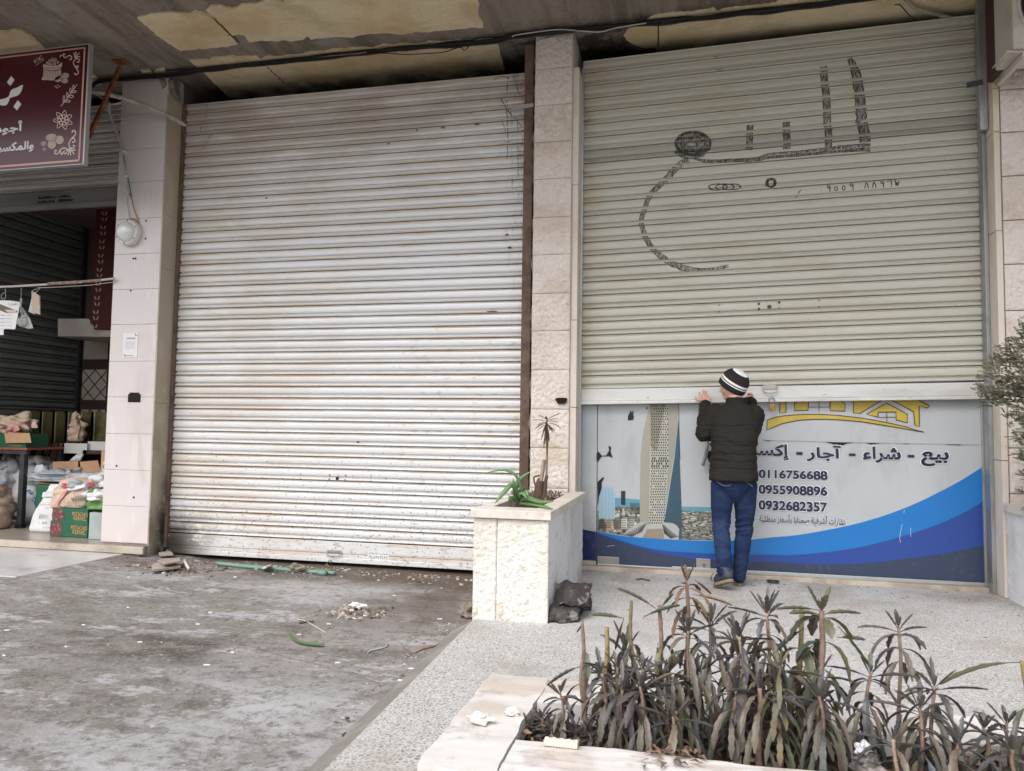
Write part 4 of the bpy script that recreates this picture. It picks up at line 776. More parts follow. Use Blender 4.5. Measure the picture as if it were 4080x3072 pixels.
for o_, pts, fan in ((C3, [(958, 1290), (1000, 1250), (1060, 1204), (1110, 1182), (1168, 1172), (1169, 1242), (1120, 1272), (1075, 1303)], (1090, 1310, 960, 1285, 1168, 1175)), (C3, [(1300, 1182), (1370, 1186), (1420, 1205), (1446, 1240), (1440, 1300), (1424, 1332), (1370, 1330), (1310, 1322), (1330, 1260)], (1330, 1330, 1300, 1185, 1440, 1300))):
    s_ = film('shell_roof', zc(o_, pts), 'film_shell', .0035, door); q = MB()
    for k in range(12):
        t = k / 11; cx, cy, ax_, ay_, bx_, by_ = fan; ex, ey = ax_ + (bx_ - ax_) * t, ay_ + (by_ - ay_) * t
        P = [at(*zc(o_, [(a, b)])[0], y=YG) for a, b in ((cx + (ex - cx) * .35, cy + (ey - cy) * .35), (cx + (ex - cx) * .92, cy + (ey - cy) * .92))]
        ribbon(q, [Vector((v.x, YG - .0041, v.z)) for v in P], .008)
    q.build('ribs', 'film_shell_dark', s_)
film('plaza', zc(C3, [(1170, 1240), (1300, 1235), (1320, 1325), (1130, 1312)]), 'film_city', .0028, door)
# golden houses
logo = None
GOLD = [[(103, 90), (156, 90), (154, 235), (101, 236)], [(228, 150), (310, 110), (350, 110), (345, 214), (228, 218)], [(538, 110), (590, 110), (664, 155), (665, 222), (537, 217)],
 [(735, 80), (1060, 80), (1010, 112), (795, 240), (738, 236)], [(1032, 108), (1060, 60), (1200, 60), (1270, 108), (1394, 178), (1380, 194), (1304, 178), (1306, 355), (1268, 345), (1256, 225)],
 [(850, 248), (1025, 153), (1203, 248), (1201, 322), (1108, 298), (1104, 228), (948, 230), (944, 272)],
 [(-8, 300), (60, 275), (140, 262), (300, 250), (450, 250), (600, 258), (750, 275), (900, 297), (1050, 326), (1200, 360), (1345, 403), (1150, 368), (800, 312), (640, 298), (500, 291), (380, 292), (250, 302), (120, 330), (40, 362), (-10, 385)]]
for k, g_ in enumerate(GOLD):
    gp = film('gold_house' if k < 6 else 'gold_swoosh', zc(D3, g_), 'gold_print', .004, door)
    q = MB(); P = [at(a, b, y=YG) for a, b in zc(D3, g_)]; P = [Vector((v.x, YG - .0052, min(v.z, ZT))) for v in P]; ribbon(q, P, .007, closed=True); q.build('outline', 'gold_edge', gp)
for (a, b, c_, d_, mx_) in ((350, 132, 533, 187, 440), (950, 230, 1105, 275, 1025)):
    q = MB(); L3 = lambda *p: [Vector((v.x, YG - .006, v.z)) for v in (at(*zc(D3, [z_])[0], y=YG) for z_ in p)]
    for pr in (((a, b), (c_, b)), ((a, d_), (c_, d_)), ((mx_, b), (mx_, d_ + 40)), ((a, b), (a, d_)), ((c_, b), (c_, d_))): ribbon(q, L3(*pr), .004)
    q.build('window_lines', 'gold_edge', door)
# torn black holes in the film and the tear line
for par, o_, pts in ((door, C3, [(998, 302), (1004, 262), (1022, 222), (1030, 218), (1036, 240), (1042, 222), (1054, 220), (1046, 250), (1055, 268), (1046, 298), (1015, 300)]), (door, C3, [(740, 568), (757, 580), (776, 606), (812, 604), (840, 562), (832, 526), (846, 522), (857, 535), (852, 568), (870, 624), (838, 611), (777, 612), (756, 640), (744, 662), (740, 640)]),
    (door, C3, [(740, 832), (788, 790), (797, 797), (776, 838), (776, 884), (752, 960), (741, 1050)]), (fixed, C3, [(736, 570), (728, 600), (730, 655), (736, 662)]), (door, C3, [(1168, 180), (1172, 200), (1162, 212), (1160, 190)]),
    (door, C3, [(1690, 570), (1720, 560), (1745, 600), (1745, 690), (1700, 660), (1685, 620)]),
    (door, D3, [(490, 486), (560, 490), (660, 490), (752, 491), (680, 502), (640, 518), (600, 523), (555, 505)]), (door, D3, [(830, 493), (1002, 499), (940, 502), (890, 508)]), (door, D3, [(1130, 500), (1255, 503), (1190, 506)]), (door, D3, [(1508, 507), (1668, 511), (1660, 516), (1560, 512)]), (door, D3, [(-60, 470), (60, 476), (0, 480)])):
    W = []
    for k in range(len(pts)):
        a, b = zc(o_, [pts[k]])[0], zc(o_, [pts[(k + 1) % len(pts)]])[0]
        for t in range(3): W.append((a[0] + (b[0] - a[0]) * t / 3 + .9 * noise.noise((k * 3.1, t * 1.7, 0)), a[1] + (b[1] - a[1]) * t / 3 + .9 * noise.noise((k * 3.1, t * 1.7, 5))))
    film('torn_film', W, 'torn_black', .0058, par)
def pline(mb, o, pts, wd, lift): P = [at(a, b, y=YG) for a, b in zc(o, pts)]; ribbon(mb, [Vector((v.x, YG - lift, v.z)) for v in P], wd)
q = MB(); pline(q, D3, [(-40, 474), (300, 482), (520, 488), (1000, 498), (1500, 507), (1838, 513)], .0025, .0062); q.build('tear_line', 'ink_grey', door)
q = MB()
for pts in ([(1158, 1200), (1142, 1270), (1135, 1320), (1143, 1358)], [(1231, 1228), (1231, 1305)], [(1175, 1075), (1172, 1100)]): pline(q, D3, pts, .0022, .0064)
pline(q, C3, [(820, 1390), (850, 1385), (888, 1380)], .0022, .0064); q.build('scuff', 'halo_white', door)
# lettering on the film
FL = lambda x, z, l: Vector((x, YG - .0075 - l, z))
FH = lambda x, z, l: Vector((x, YG - .0062 - l * .5, z))
def sign_text(body, a, b, y0, y1, arabic, bold, mat='ink_navy', halo=True, z=(D3)):
    A, B = at(*zc(z, [(a, y1)])[0], y=YG), at(*zc(z, [(b, y0)])[0], y=YG)
    tl = 0.5 * (at(*zc(z, [(a, y0)])[0], y=YG).z + B.z)
    if halo:
        q = MB(); lettering(q, body, A.x - .006, B.x + .006, A.z - .006, B.z + .006, FH, arabic, bold + .035); q.build('lettering_halo', 'halo_white', door)
    q = MB(); lettering(q, body, A.x, B.x, A.z, B.z, FL, arabic, bold); q.build('lettering', mat, door)
sign_text('بيع', 1320, 1560, 572, 697, True, .085); sign_text('-', 1205, 1262, 600, 620, False, .02, halo=False); sign_text('شراء', 816, 1146, 530, 667, True, .085)
sign_text('-', 698, 755, 588, 607, False, .02, halo=False); sign_text('آجار', 330, 632, 518, 655, True, .085); sign_text('-', 243, 298, 575, 598, False, .02, halo=False); sign_text('إكساء', -205, 180, 508, 640, True, .085)
dx = (3022 - 3060) * ZS
for body, y0, y1 in (('0116756688', 738, 800), ('0955908896', 872, 936), ('0932682357', 1008, 1072)): sign_text(body, dx, 512, y0, y1, False, .085)
sign_text('عقارات أشرفية صحنايا بأسعار منطقية', dx + 4, 672, 1128, 1192, True, .02)
# fittings
a, b = at(2379, 2215, y=YG), at(2467, 2250, y=YG); q = MB(); q.box(a.x + .004, b.x, YG - .014, YG + .014, a.z - .078, a.z); q.build('hinge_plate', 'brushed_steel', gf, bevel=.002)
a, b = at(2774, 2224, y=YG), at(2831, 2274, y=YG); q = MB(); q.box(a.x, b.x, YG - .016, YG + .014, b.z, a.z); lk = q.build('lock_plate', 'brushed_steel', gf, bevel=.002)
ce = (a + b) / 2; q = MB(); q.lathe([(0.0001, -.006), (.010, -.006), (.012, 0)], (ce.x + .004, YG - .016, ce.z), (0, 1, 0), 14); q.box(ce.x - .002, ce.x + .010, YG - .019, YG - .0165, ce.z - .03, ce.z - .012); q.build('keyhole', 'chrome', lk)
q = MB(); pa = smoothpath([at(a, b, y=y_) for a, b, y_ in ((2824, 1690, YG), (2823, 1700, YG - .05), (2820, 1735, YG - .07), (2818, 1780, YG - .075), (2812, 1815, YG - .07), (2800, 1855, YG - .062))], 8); q.tube(pa, .014, 14)
q.tube([pa[-12] + Vector((0, 0, 0)), pa[-12] + Vector((0, .07, 0))], .008, 8); hd = q.build('door_handle', 'chrome', gf, smooth=True)
# padlocks
def padlock(label, p, rot, sc_, open_=True):
    t = thing('padlock', label, 'padlock', p); ca, sa = math.cos(rot), math.sin(rot)
    T = lambda x, y, z: Vector(p) + Vector((x * ca - z * sa, y, x * sa + z * ca)) * sc_
    q = MB(); q.add([T(x, y, z) for z in (-.045, 0) for (x, y) in ((-.02, -.008), (.02, -.008), (.02, .008), (-.02, .008))], [(0, 3, 2, 1), (4, 5, 6, 7), (0, 1, 5, 4), (1, 2, 6, 5), (2, 3, 7, 6), (3, 0, 4, 7)]); q.build('lock_body', 'brass', t, bevel=.003)
    q = MB(); q.tube(smoothpath([T(*v) for v in ((-.013, 0, -.002), (-.013, 0, .03), (-.01, 0, .045), (.003, 0, .054), (.018, 0, .046), (.023, 0, .03), (.024, 0, .02 if open_ else -.002))], 5), .0038 * sc_, 8); q.build('shackle', 'chrome', t, smooth=True)
pp = at(3076, 1612, y=6.095); padlock('open brass padlock hanging from the sage shutter bar', (pp.x, 6.095, pp.z), R(12), 1.05)
pp = at(1307, 2250, y=6.085); padlock('small brass padlock hanging under the silver shutter at the ground', (pp.x, 6.085, pp.z), R(-30), .9)
# ------------------------------------------------------------------ open shop: its raised shutter, sign, lamp, wires
ks = thing('roller_shutter', 'raised grey roller shutter of the open nut shop behind the maroon sign', 'shutter', (-6, 6.12, 3.3))
KS = Shutter(-9.0, -5.16, 3.42, 4.25, 6.13, .1035); KS.curtain(ks, 'shutter_silver', nx=8)
q = MB(); q.box(-9, -5.16, 6.115, 6.15, 3.28, 3.418); q.build('bottom_bar', 'bar_grey', ks, bevel=.004); q = MB(); q.box(-9, -5.16, 6.10, 6.16, 3.235, 3.2785); q.build('bottom_lip', 'bar_grey', ks, bevel=.004)
for k, (x0_, x1_) in enumerate(((-6.27, -6.05), (-6.03, -5.87))):
    q = MB(); z0_ = 3.30; x = x0_
    for r_ in range(2):
        x = x0_
        while x < x1_ - .02: wd_ = rng.uniform(.012, .03); q.box(x, x + wd_, 6.112, 6.1145, z0_ + r_ * .04, z0_ + r_ * .04 + rng.uniform(.012, .028)); x += wd_ + .006
    q.build('stencil', 'ink_black', ks)
YS = 5.20
a, b = at(360, 173, y=YS), at(340, 655, y=YS); SX1, SZ1, SZ0 = a.x, a.z, b.z; SX0 = SX1 - 2.6
sg = thing('sign_board', 'maroon nut shop sign board with cream Arabic lettering and nut drawings', 'sign', (SX1 - 1.3, YS, SZ0))
q = MB(); q.box(SX0, SX1 - .0145, YS, YS + .035, SZ0 + .009, SZ1 - .007); q.build('panel', 'sign_maroon', sg)
q = MB(); q.box(SX1 - .014, SX1, YS - .006, YS + .04, SZ0, SZ1); q.box(SX0, SX1 - .0145, YS - .005, YS + .04, SZ0, SZ0 + .0085); q.box(SX0, SX1 - .0145, YS - .004, YS + .04, SZ1 - .0068, SZ1); q.build('frame', 'sign_frame', sg, bevel=.002)
ZQ = 1272 / 420
def sgp(a, b, lift=.002): v = at(a / ZQ, 150 + b / ZQ, y=YS); return Vector((v.x, YS - lift, v.z))
def sline(mb, pts, wd, smooth=True, lift=.002, closed=False):
    P = [sgp(a, b, lift) for a, b in pts]
    if smooth and len(P) > 2: P = smoothpath(P, 5)
    ribbon(mb, P, wd, closed=closed)
q = MB(); tr = [sgp(1022, 124), sgp(950, 1480)]
zt_, zb_ = sgp(1022, 124).z, sgp(952, 1482).z; xi = sgp(960, 1400).x
ribbon(q, [Vector((SX0, YS - .002, zt_)), Vector((xi, YS - .002, zt_))], .014); ribbon(q, [Vector((xi, YS - .0024, zt_)), Vector((xi, YS - .0024, zb_))], .016); ribbon(q, [Vector((SX0, YS - .002, zb_)), Vector((xi, YS - .002, zb_))], .018); q.build('border_line', 'sign_gold', sg)
# big word
q = MB()
big = sp2([(282, 572), (255, 576), (232, 592), (200, 606), (160, 620), (130, 645), (116, 690), (100, 715), (60, 735), (0, 748), (-60, 752), (-150, 748), (-230, 700), (-260, 720), (-240, 800), (-150, 830), (-60, 818), (0, 815), (50, 822), (85, 810), (108, 770), (120, 735), (150, 720), (200, 705), (240, 680), (268, 630)], 4)
q.poly([sgp(a, b) for a, b in big]); q.build('big_letter', 'sign_white', sg)
for d_ in ([(138, 462), (177, 512), (128, 584), (86, 540)], [(216, 757), (260, 803), (208, 880), (164, 835)]): q = MB(); q.poly([sgp(a, b) for a, b in d_]); q.build('letter_dot', 'sign_white', sg)
def sgtext(body, a, b, y0, y1, bold): A, B = sgp(a, y1), sgp(b, y0); q = MB(); lettering(q, body, A.x, B.x, A.z, B.z, lambda x, z, l: Vector((x, YS - .002 - l, z)), True, bold); q.build('lettering', 'sign_white', sg)
sgtext('أجود', -65, 275, 998, 1185, .085); sgtext('والمكسرات', -190, 415, 1240, 1425, .09)
def ornament(name, lines, wd=.009, mat='sign_cream'):
    q = MB()
    for k, l in enumerate(lines): sline(q, l, wd, lift=.002 + k * .00012)
    q.build(name, mat, sg)
ornament('corner_scroll', [[(725, 240), (735, 215), (755, 215)], [(790, 210), (770, 195), (770, 230), (800, 240), (840, 215), (868, 240), (858, 268), (840, 258)], [(895, 180), (900, 210), (910, 250)], [(920, 170), (918, 205), (912, 250)], [(962, 185), (940, 205), (915, 245)], [(970, 232), (940, 232), (912, 255)], [(930, 290), (950, 300), (962, 270), (935, 255), (900, 275), (890, 310), (910, 350), (940, 365), (945, 345), (925, 345)], [(910, 350), (935, 390), (950, 420), (930, 448), (905, 440), (910, 425)]])
ornament('corner_scroll', [[(872, 1150), (880, 1125), (910, 1130), (912, 1170), (880, 1205), (845, 1250), (835, 1300), (860, 1335), (895, 1330), (898, 1305), (880, 1305)], [(862, 1228), (890, 1215), (908, 1240), (890, 1265), (870, 1255)], [(690, 1370), (668, 1360), (665, 1395), (700, 1400), (740, 1345), (790, 1335), (812, 1365), (795, 1400), (765, 1385), (785, 1365)], [(730, 1350), (735, 1395), (755, 1410), (750, 1390)], [(818, 1340), (835, 1380), (820, 1420)], [(838, 1335), (850, 1380), (858, 1422)], [(850, 1340), (880, 1380), (898, 1410)], [(915, 1355), (880, 1362), (850, 1372)]], .012)
ornament('leaf_sprig', [[(735, 830), (790, 765), (850, 680), (900, 610), (932, 565)]] + [[(x, y), (x + dx1, y + dy1), (x + dx2, y + dy2), (x + dx3, y + dy3), (x, y)] for x, y, dx1, dy1, dx2, dy2, dx3, dy3 in ((770, 790, -8, -50, 5, -90, 14, -45), (815, 730, -12, -40, 0, -70, 10, -35), (855, 675, -12, -40, -2, -66, 8, -35), (885, 630, -8, -30, 6, -58, 12, -30), (790, 770, 30, -18, 60, 2, 28, 10), (830, 715, 30, -20, 62, -5, 30, 12), (868, 660, 28, -20, 55, -10, 28, 8))], .006)
st6 = []
for k in range(7):
    a_ = math.radians(-80 + k * 51.4); ux, uy = math.cos(a_), math.sin(a_); L_ = 118
    for f_ in (1.0, .62): st6.append([(765 + ux * 14, 995 + uy * 14), (765 + ux * L_ * .55 * f_ - uy * 26 * f_, 995 + uy * L_ * .55 * f_ + ux * 26 * f_), (765 + ux * L_ * f_, 995 + uy * L_ * f_), (765 + ux * L_ * .55 * f_ + uy * 26 * f_, 995 + uy * L_ * .55 * f_ - ux * 26 * f_), (765 + ux * 14, 995 + uy * 14)])
ornament('star_anise', st6, .006)
def blob2(cx, cy, rx, ry, rot=0, n=18): return [(cx + rx * math.cos(t) * math.cos(rot) - ry * math.sin(t) * math.sin(rot), cy + rx * math.cos(t) * math.sin(rot) + ry * math.sin(t) * math.cos(rot)) for t in [k * 2 * math.pi / n for k in range(n)]]
def nut(cx, cy, rx, ry, rot, stripes=5):
    q = MB(); q.poly([sgp(a, b) for a, b in blob2(cx, cy, rx, ry, rot)]); o = q.build('nut_drawing', 'sign_cream', sg); q = MB()
    for k in range(stripes):
        f_ = (k + .5) / stripes * 2 - 1; P = [(cx + rx * .85 * t * math.cos(rot) - ry * f_ * .9 * (1 - t * t * .6) * math.sin(rot), cy + rx * .85 * t * math.sin(rot) + ry * f_ * .9 * (1 - t * t * .6) * math.cos(rot)) for t in (-1, -.5, 0, .5, 1)]
        sline(q, P, .0022, lift=.0032)
    q.build('shading', 'sign_maroon', o)
for n_ in ((620, 1205, 66, 42, -.15), (720, 1235, 52, 50, .5), (628, 1290, 52, 50, -.9), (528, 1280, 36, 28, -.2), (538, 1345, 26, 19, .1), (712, 498, 54, 34, -.35), (793, 458, 44, 30, .2), (782, 520, 42, 32, .1)): nut(*n_)
for n_ in ((698, 577, 11, 7, 0), (668, 590, 10, 7, 0), (722, 590, 11, 7, 0), (690, 604, 12, 7, 0)): nut(*n_, stripes=1)
q = MB(); q.poly([sgp(a, b) for a, b in sp2([(525, 320), (600, 340), (700, 335), (748, 300), (748, 350), (738, 365), (740, 455), (715, 500), (640, 518), (560, 512), (505, 508), (522, 470), (528, 400), (524, 380)], 3)]); sk = q.build('sack_drawing', 'sign_cream', sg); q = MB()
for k in range(9): sline(q, [(530, 345 + k * 19), (620, 362 + k * 19), (740, 345 + k * 18)], .0022, lift=.003)
for k in range(11): sline(q, [(545 + k * 19, 352), (540 + k * 19, 500)], .0018, lift=.0032)
sline(q, [(524, 378), (600, 402), (700, 396), (746, 366)], .005, lift=.0034); q.build('shading', 'sign_maroon', sk)
for n_ in ((578, 308, 24, 20, .2), (612, 322, 24, 18, 0), (660, 318, 22, 18, 0), (700, 296, 18, 16, 0), (636, 280, 22, 18, .3), (672, 264, 18, 16, 0), (604, 275, 18, 16, 0), (636, 252, 16, 12, 0), (660, 292, 18, 14, 0)): nut(*n_, stripes=3)
q = MB()
for l in ([(410, 290), (440, 262), (420, 305), (470, 280), (480, 255), (500, 270), (520, 240)], [(450, 240), (470, 262), (490, 225), (500, 215)]): sline(q, l, .005)
for k in range(10): sline(q, [(430 + k * 11, 346 - k * 8.5), (437 + k * 11, 338 - k * 8.5), (432 + k * 11, 334 - k * 8.5)], .0028)
q.build('signature', 'sign_cream', sg)
# rusty bracket, pipe, conduit, lamp
q = MB(); A, B = at(478, 268, y=5.62), at(352, 548, y=5.32); q.bar(A, B, .030, .028, (0, 1, 0)); q.box(A.x - .06, A.x + .08, A.y - .04, A.y + .05, ZC - .012, ZC - .001); tag(q.build('bracket', 'rust_orange', bevel=.002), 'rusty diagonal steel bar holding the maroon sign to the ceiling', 'bracket')
q = MB(); pa = smoothpath([at(a, b, y=y_) for (a, b), y_ in zip(zc(S0, [(770, 790), (830, 800), (960, 822), (1080, 855), (1230, 905), (1400, 975), (1520, 1035), (1612, 1090)]), (5.40, 5.45, 5.53, 5.60, 5.68, 5.76, 5.80, 5.84))], 5); q.tube(pa, [.020] * (len(pa) - 3) + [.017, .012, .006], 10)
tag(q.build('pipe', 'conduit', smooth=True), 'bent grey pipe sticking out from behind the maroon sign across the tiled pillar', 'pipe')
cd = thing('cable_conduit', 'grey conduit with loose wires running down the tiled pillar to the round lamp', 'conduit', (-5, 5.88, 3.0))
q = MB(); pa = smoothpath([at(a, b, y=y_) for (a, b), y_ in zip(zc(S0, [(940, 880), (945, 980), (985, 1090), (1030, 1210), (1065, 1305)]), (5.66, 5.75, 5.80, 5.85, 5.872))], 5); q.tube(pa, .014, 8); q.build('tube', 'conduit', cd, smooth=True)
for pts, mm, rr in (([(1070, 1300), (1088, 1420), (1098, 1540), (1105, 1650)], 'cable_white', .006), ([(1068, 1340), (1075, 1400), (1095, 1500), (1118, 1600), (1135, 1700)], 'wire_green', .004)):
    q = MB(); q.tube(smoothpath([at(a, b, y=5.876) for a, b in zc(S0, pts)], 5), rr, 6); q.build('wire', mm, cd, smooth=True)
for pts, mm, rr in (([(1112, 0), (1100, 60), (1105, 130), (1118, 200), (1112, 235)], 'cable_white', .004), ([(1120, 0), (1142, 70), (1150, 110), (1170, 180), (1195, 240), (1200, 275)], 'wire_orange', .004), ([(1125, 0), (1130, 30), (1145, 80)], 'wire_green', .004), ([(1112, 232), (1150, 226), (1190, 250)], 'wire_orange', .005)):
    q = MB(); q.tube(smoothpath([at(a, b, y=5.874) for a, b in zc((0, 768), pts)], 5), rr, 6); q.build('wire', mm, cd, smooth=True)
for a, b in ((1078, 1310), (1090, 1522)): v = at(*zc(S0, [(a, b)])[0], y=5.872); q = MB(); q.box(v.x - .016, v.x + .016, 5.866, 5.884, v.z - .008, v.z + .008); q.build('cable_clip', 'paper', cd)
lc = at(508, 928, y=5.86); lm = thing('wall_lamp', 'round white bulkhead lamp on the tiled pillar', 'lamp', (lc.x, 5.885, lc.z))
q = MB(); q.lathe([(.0001, .0), (.120, .0), (.122, -.01), (.118, -.055), (.112, -.062), (.09, -.062)], (lc.x + .016, 5.885, lc.z), (0, 1, 0), 40); q.build('base', 'lamp_base', lm, smooth=True)
q = MB(); q.lathe([(.094, -.055)] + [(.094 * math.cos(t), -.058 - .075 * math.sin(t)) for t in [k * math.pi / 18 for k in range(9)]] + [(.0001, -.133)], (lc.x + .016, 5.885, lc.z), (0, 1, 0), 40); q.build('glass_dome', 'lamp_white', lm, smooth=True)
for k in range(6):
    t = k * math.pi / 3 + .4; q = MB(); q.lathe([(.0001, -.004), (.005, -.004), (.005, .001)], (lc.x + .016 + .107 * math.cos(t), 5.822, lc.z + .107 * math.sin(t)), (0, 1, 0), 8); q.build('screw', 'hole_dark', lm)
# notice
a, b = at(492, 1327, y=5.883), at(546, 1424, y=5.883); nb = thing('notice', 'small white printed paper notice stuck on the tiled pillar', 'notice', (a.x, 5.883, b.z))
q = MB(); q.box(a.x, b.x, 5.8825, 5.8845, b.z, a.z); q.build('sheet', 'paper', nb)
FN = lambda x, z, l: Vector((x, 5.8815 - l, z)); W_, H_ = b.x - a.x, a.z - b.z
q = MB(); lettering(q, 'IHOCLEAN', a.x + W_ * .25, b.x - W_ * .17, a.z - H_ * .26, a.z - H_ * .185, FN, False, .01); q.build('lettering', 'ink_blue', nb)
for k in range(6): q = MB(); lettering(q, ('خدمات تنظيف المنازل', 'تنظيف السجاد والموكيت', 'جلي البلاط والرخام', 'تنظيف الواجهات', 'خدمة سريعة وأسعار', 'اتصل بنا اليوم')[k], a.x + W_ * .16, b.x - W_ * .16, a.z - H_ * (.385 + k * .055), a.z - H_ * (.35 + k * .055), FN, True, .0); q.build('lettering', 'ink_grey', nb)
q = MB(); lettering(q, '0933 0944', a.x + W_ * .2, b.x - W_ * .25, b.z + H_ * .06, b.z + H_ * .095, FN, False, .01); q.build('lettering', 'ink_black', nb)
for cx_, cz_, s0 in ((b.x - W_ * .06, a.z - H_ * .03, 1), (a.x + W_ * .06, b.z + H_ * .03, -1)):
    q = MB(); ribbon(q, [Vector((cx_ - s0 * W_ * .13 * math.cos(t), 5.8815, cz_ - s0 * H_ * .09 * math.sin(t))) for t in [k * math.pi / 14 for k in range(8)]], .006); q.build('corner_mark', 'ink_black', nb)
# cables along the ceiling
def cable(label, pts, y_, rad, mat, sag=0.0, name='cable', wob=.004, seed=0):
    P = [at(a, b, y=yy) for (a, b), yy in zip(pts, y_ if isinstance(y_, (list, tuple)) else [y_] * len(pts))]; P = smoothpath(P, 8)
    P = [v + Vector((0, wob * noise.noise((v.x * 2.5, seed, 0)), wob * noise.noise((v.x * 3.5, seed, 7)))) for v in P]; P = [Vector((v.x, v.y, min(v.z, ZC - rad - .012))) for v in P]
    q = MB(); q.tube(P, rad, 8); return tag(q.build(name, mat, smooth=True), label, 'cable')
main = zc(S0, [(400, 850), (770, 745), (900, 690), (1440, 642), (1760, 600)]) + zc(S1, [(0, 550), (320, 522), (650, 482), (1000, 442), (1500, 400), (2050, 350)]) + zc(S2, [(0, 310), (400, 262), (1000, 215), (1260, 186), (1800, 136)]) + zc(S3, [(0, 92), (740, -2), (1500, -110)])
cable('thick black cable bundle crossing the whole ceiling edge', main, 5.84, .017, 'cable_black', seed=1); cable('second black cable twisted along the thick bundle', [(a, b + 9) for a, b in main], 5.83, .009, 'cable_black', wob=.02, seed=2); cable('thin black cable looping above the thick bundle', [(a, b - 9) for a, b in main[3:]], 5.85, .006, 'cable_black', wob=.03, seed=3)
cable('thin pale wire twisted over the bundle above the silver shutter', zc(S1, [(300, 530), (640, 490), (940, 452), (1080, 418), (1250, 445), (1600, 455), (1760, 412)]), 5.83, .004, 'cable_white', wob=.01)
cable('thin loose wire hanging under the bundle above the silver shutter', zc(S1, [(0, 572), (200, 550), (320, 525)]) + zc(S1, [(1000, 462), (1300, 470), (1590, 455), (1760, 410), (1800, 435), (1850, 390)]), 5.82, .004, 'cable_black', wob=.004)
cable('pale wire running over the top of the stone pillar', zc(S2, [(0, 320), (50, 300), (380, 258), (600, 268), (760, 276), (900, 240), (1160, 200)]), 5.80, .005, 'cable_white')
cable('grey pipe across the ceiling above the sage shutter', zc(S3, [(1190, -10), (1260, 60), (1400, 110), (1640, 170)]), (5.9, 6.0, 6.1, 6.2), .014, 'conduit'); cable('thin wire drooping from the ceiling above the sage shutter', zc(S3, [(1090, -5), (1160, 60), (1220, 130), (1300, 175)]), 6.0, .004, 'cable_black', wob=.01)
cable('thin brown wires behind the sign by the rusty bracket', zc(S0, [(770, 790), (860, 840), (960, 900), (1060, 880)]), 5.75, .006, 'cable_white', wob=.02)
# rod with hanging wares
rod = thing('hanging_rod', 'white rod wrapped with tape across the nut shop opening', 'rod', (-5.7, 5.85, 2.4))
q = MB(); q.tube(smoothpath([at(a, b, y=5.85) for a, b in ((-260, 1150), (0, 1143), (92, 1139), (190, 1133), (320, 1124), (410, 1115), (456, 1110))], 5), .011, 8); q.build('bar', 'cable_white', rod, smooth=True)
q = MB(); q.tube([at(a, b, y=5.85) for a, b in ((192, 1131), (318, 1124))], .016, 8); q.tube([at(a, b, y=5.85) for a, b in ((325, 1123), (405, 1116))], .014, 8); q.build('tape', 'stem_tan', rod)
q = MB(); q.tube([at(a, b, y=5.86) for a, b in ((150, 1147), (250, 1143), (360, 1136), (452, 1124))], .003, 5); q.build('string', 'cable_white', rod)
def hang(name, label, cat, quad, mat, hook, thick=.004):
    P = [at(a, b, y=5.84) for a, b in zc((0, 768), quad)]; t = thing(name, label, cat, tuple(P[0])); q = MB(); q.prism(P, (0, thick, 0)); o = q.build('sheet', mat, t)
    q = MB(); q.tube(smoothpath([at(a, b, y=5.843) for a, b in zc((0, 768), hook)], 5), .0025, 5); q.build('hook', 'cable_white', t); return t, o
t, o = hang('flyer', 'white printed flyer with a grey picture hanging from the rod', 'flyer', [(-40, 932), (0, 930), (90, 932), (172, 944), (150, 1080), (130, 1180), (30, 1175), (30, 1230), (-40, 1225)], 'paper', [(46, 830), (48, 900), (25, 922), (10, 890), (40, 860)])
def hp(a, b, l=.0015): v = at(*zc((0, 768), [(a, b)])[0], y=5.84); return Vector((v.x, 5.84 - l, v.z))
q = MB(); lettering(q, 'طيارة', hp(68, 978).x, hp(155, 978).x, hp(68, 978).z, hp(155, 948).z, lambda x, z, l: Vector((x, 5.8385 - l, z)), True, .02); q.build('lettering', 'ink_grey', o)
q = MB(); q.poly([hp(-40, 968), hp(0, 962), (hp(150, 1020)), (hp(150, 1035)), hp(60, 1040), hp(-40, 1000)]); q.build('picture', 'ac_grille', o)
q = MB(); q.poly([hp(40, 1010, .003), hp(140, 1012, .003), hp(140, 1034, .003), hp(70, 1036, .003)]); q.build('picture', 'paper_beige', o)
q = MB()
for k in range(5):
    for j in range(2):
        if not (k == 4 and j): q.poly([hp(2 + j * 60, 1055 + k * 30), hp(45 + j * 60, 1056 + k * 30), hp(44 + j * 58, 1062 + k * 30), hp(2 + j * 58, 1061 + k * 30)])
q.build('lettering', 'sack_grey', o)
t, o = hang('price_tag', 'beige printed paper packet hanging from the rod nearest the pillar', 'tag', [(272, 852), (300, 862), (340, 890), (344, 1053), (275, 1030)], 'paper_beige', [(345, 822), (325, 850), (300, 862), (275, 850), (325, 828)], .012)
q = MB(); q.prism([hp(262, 905, -.014), hp(272, 900, -.014), hp(290, 1050, -.014), (hp(235, 1025, -.014))], (0, .01, 0)); q.build('packet', 'sack_grey', t)
sv = thing('strainer', 'round strainer in clear plastic hanging from the rod', 'strainer', tuple(hp(200, 1100))); v = hp(190, 1110, .0)
q = MB(); q.lathe([(.0001, .022), (.03, .02), (.05, .006), (.052, 0), (.05, -.006), (.0001, -.008)], (v.x, 5.84, v.z), (.35, -1, .1), 24); q.build('disc', 'plastic_clear', sv, smooth=True); q = MB(); q.tube([hp(185, 825), hp(184, 910), hp(178, 985)], .003, 6); q.tube([hp(186, 915), hp(180, 990), hp(185, 1050)], .010, 8); q.build('handle', 'plastic_clear', sv, smooth=True)
q = MB(); q.prism([hp(178, 985, -.02), hp(150, 1150, -.02), hp(225, 1172, -.02), hp(272, 1168, -.02), hp(240, 1080, -.02)], (0, .004, 0)); q.build('bag', 'plastic_clear', sv)
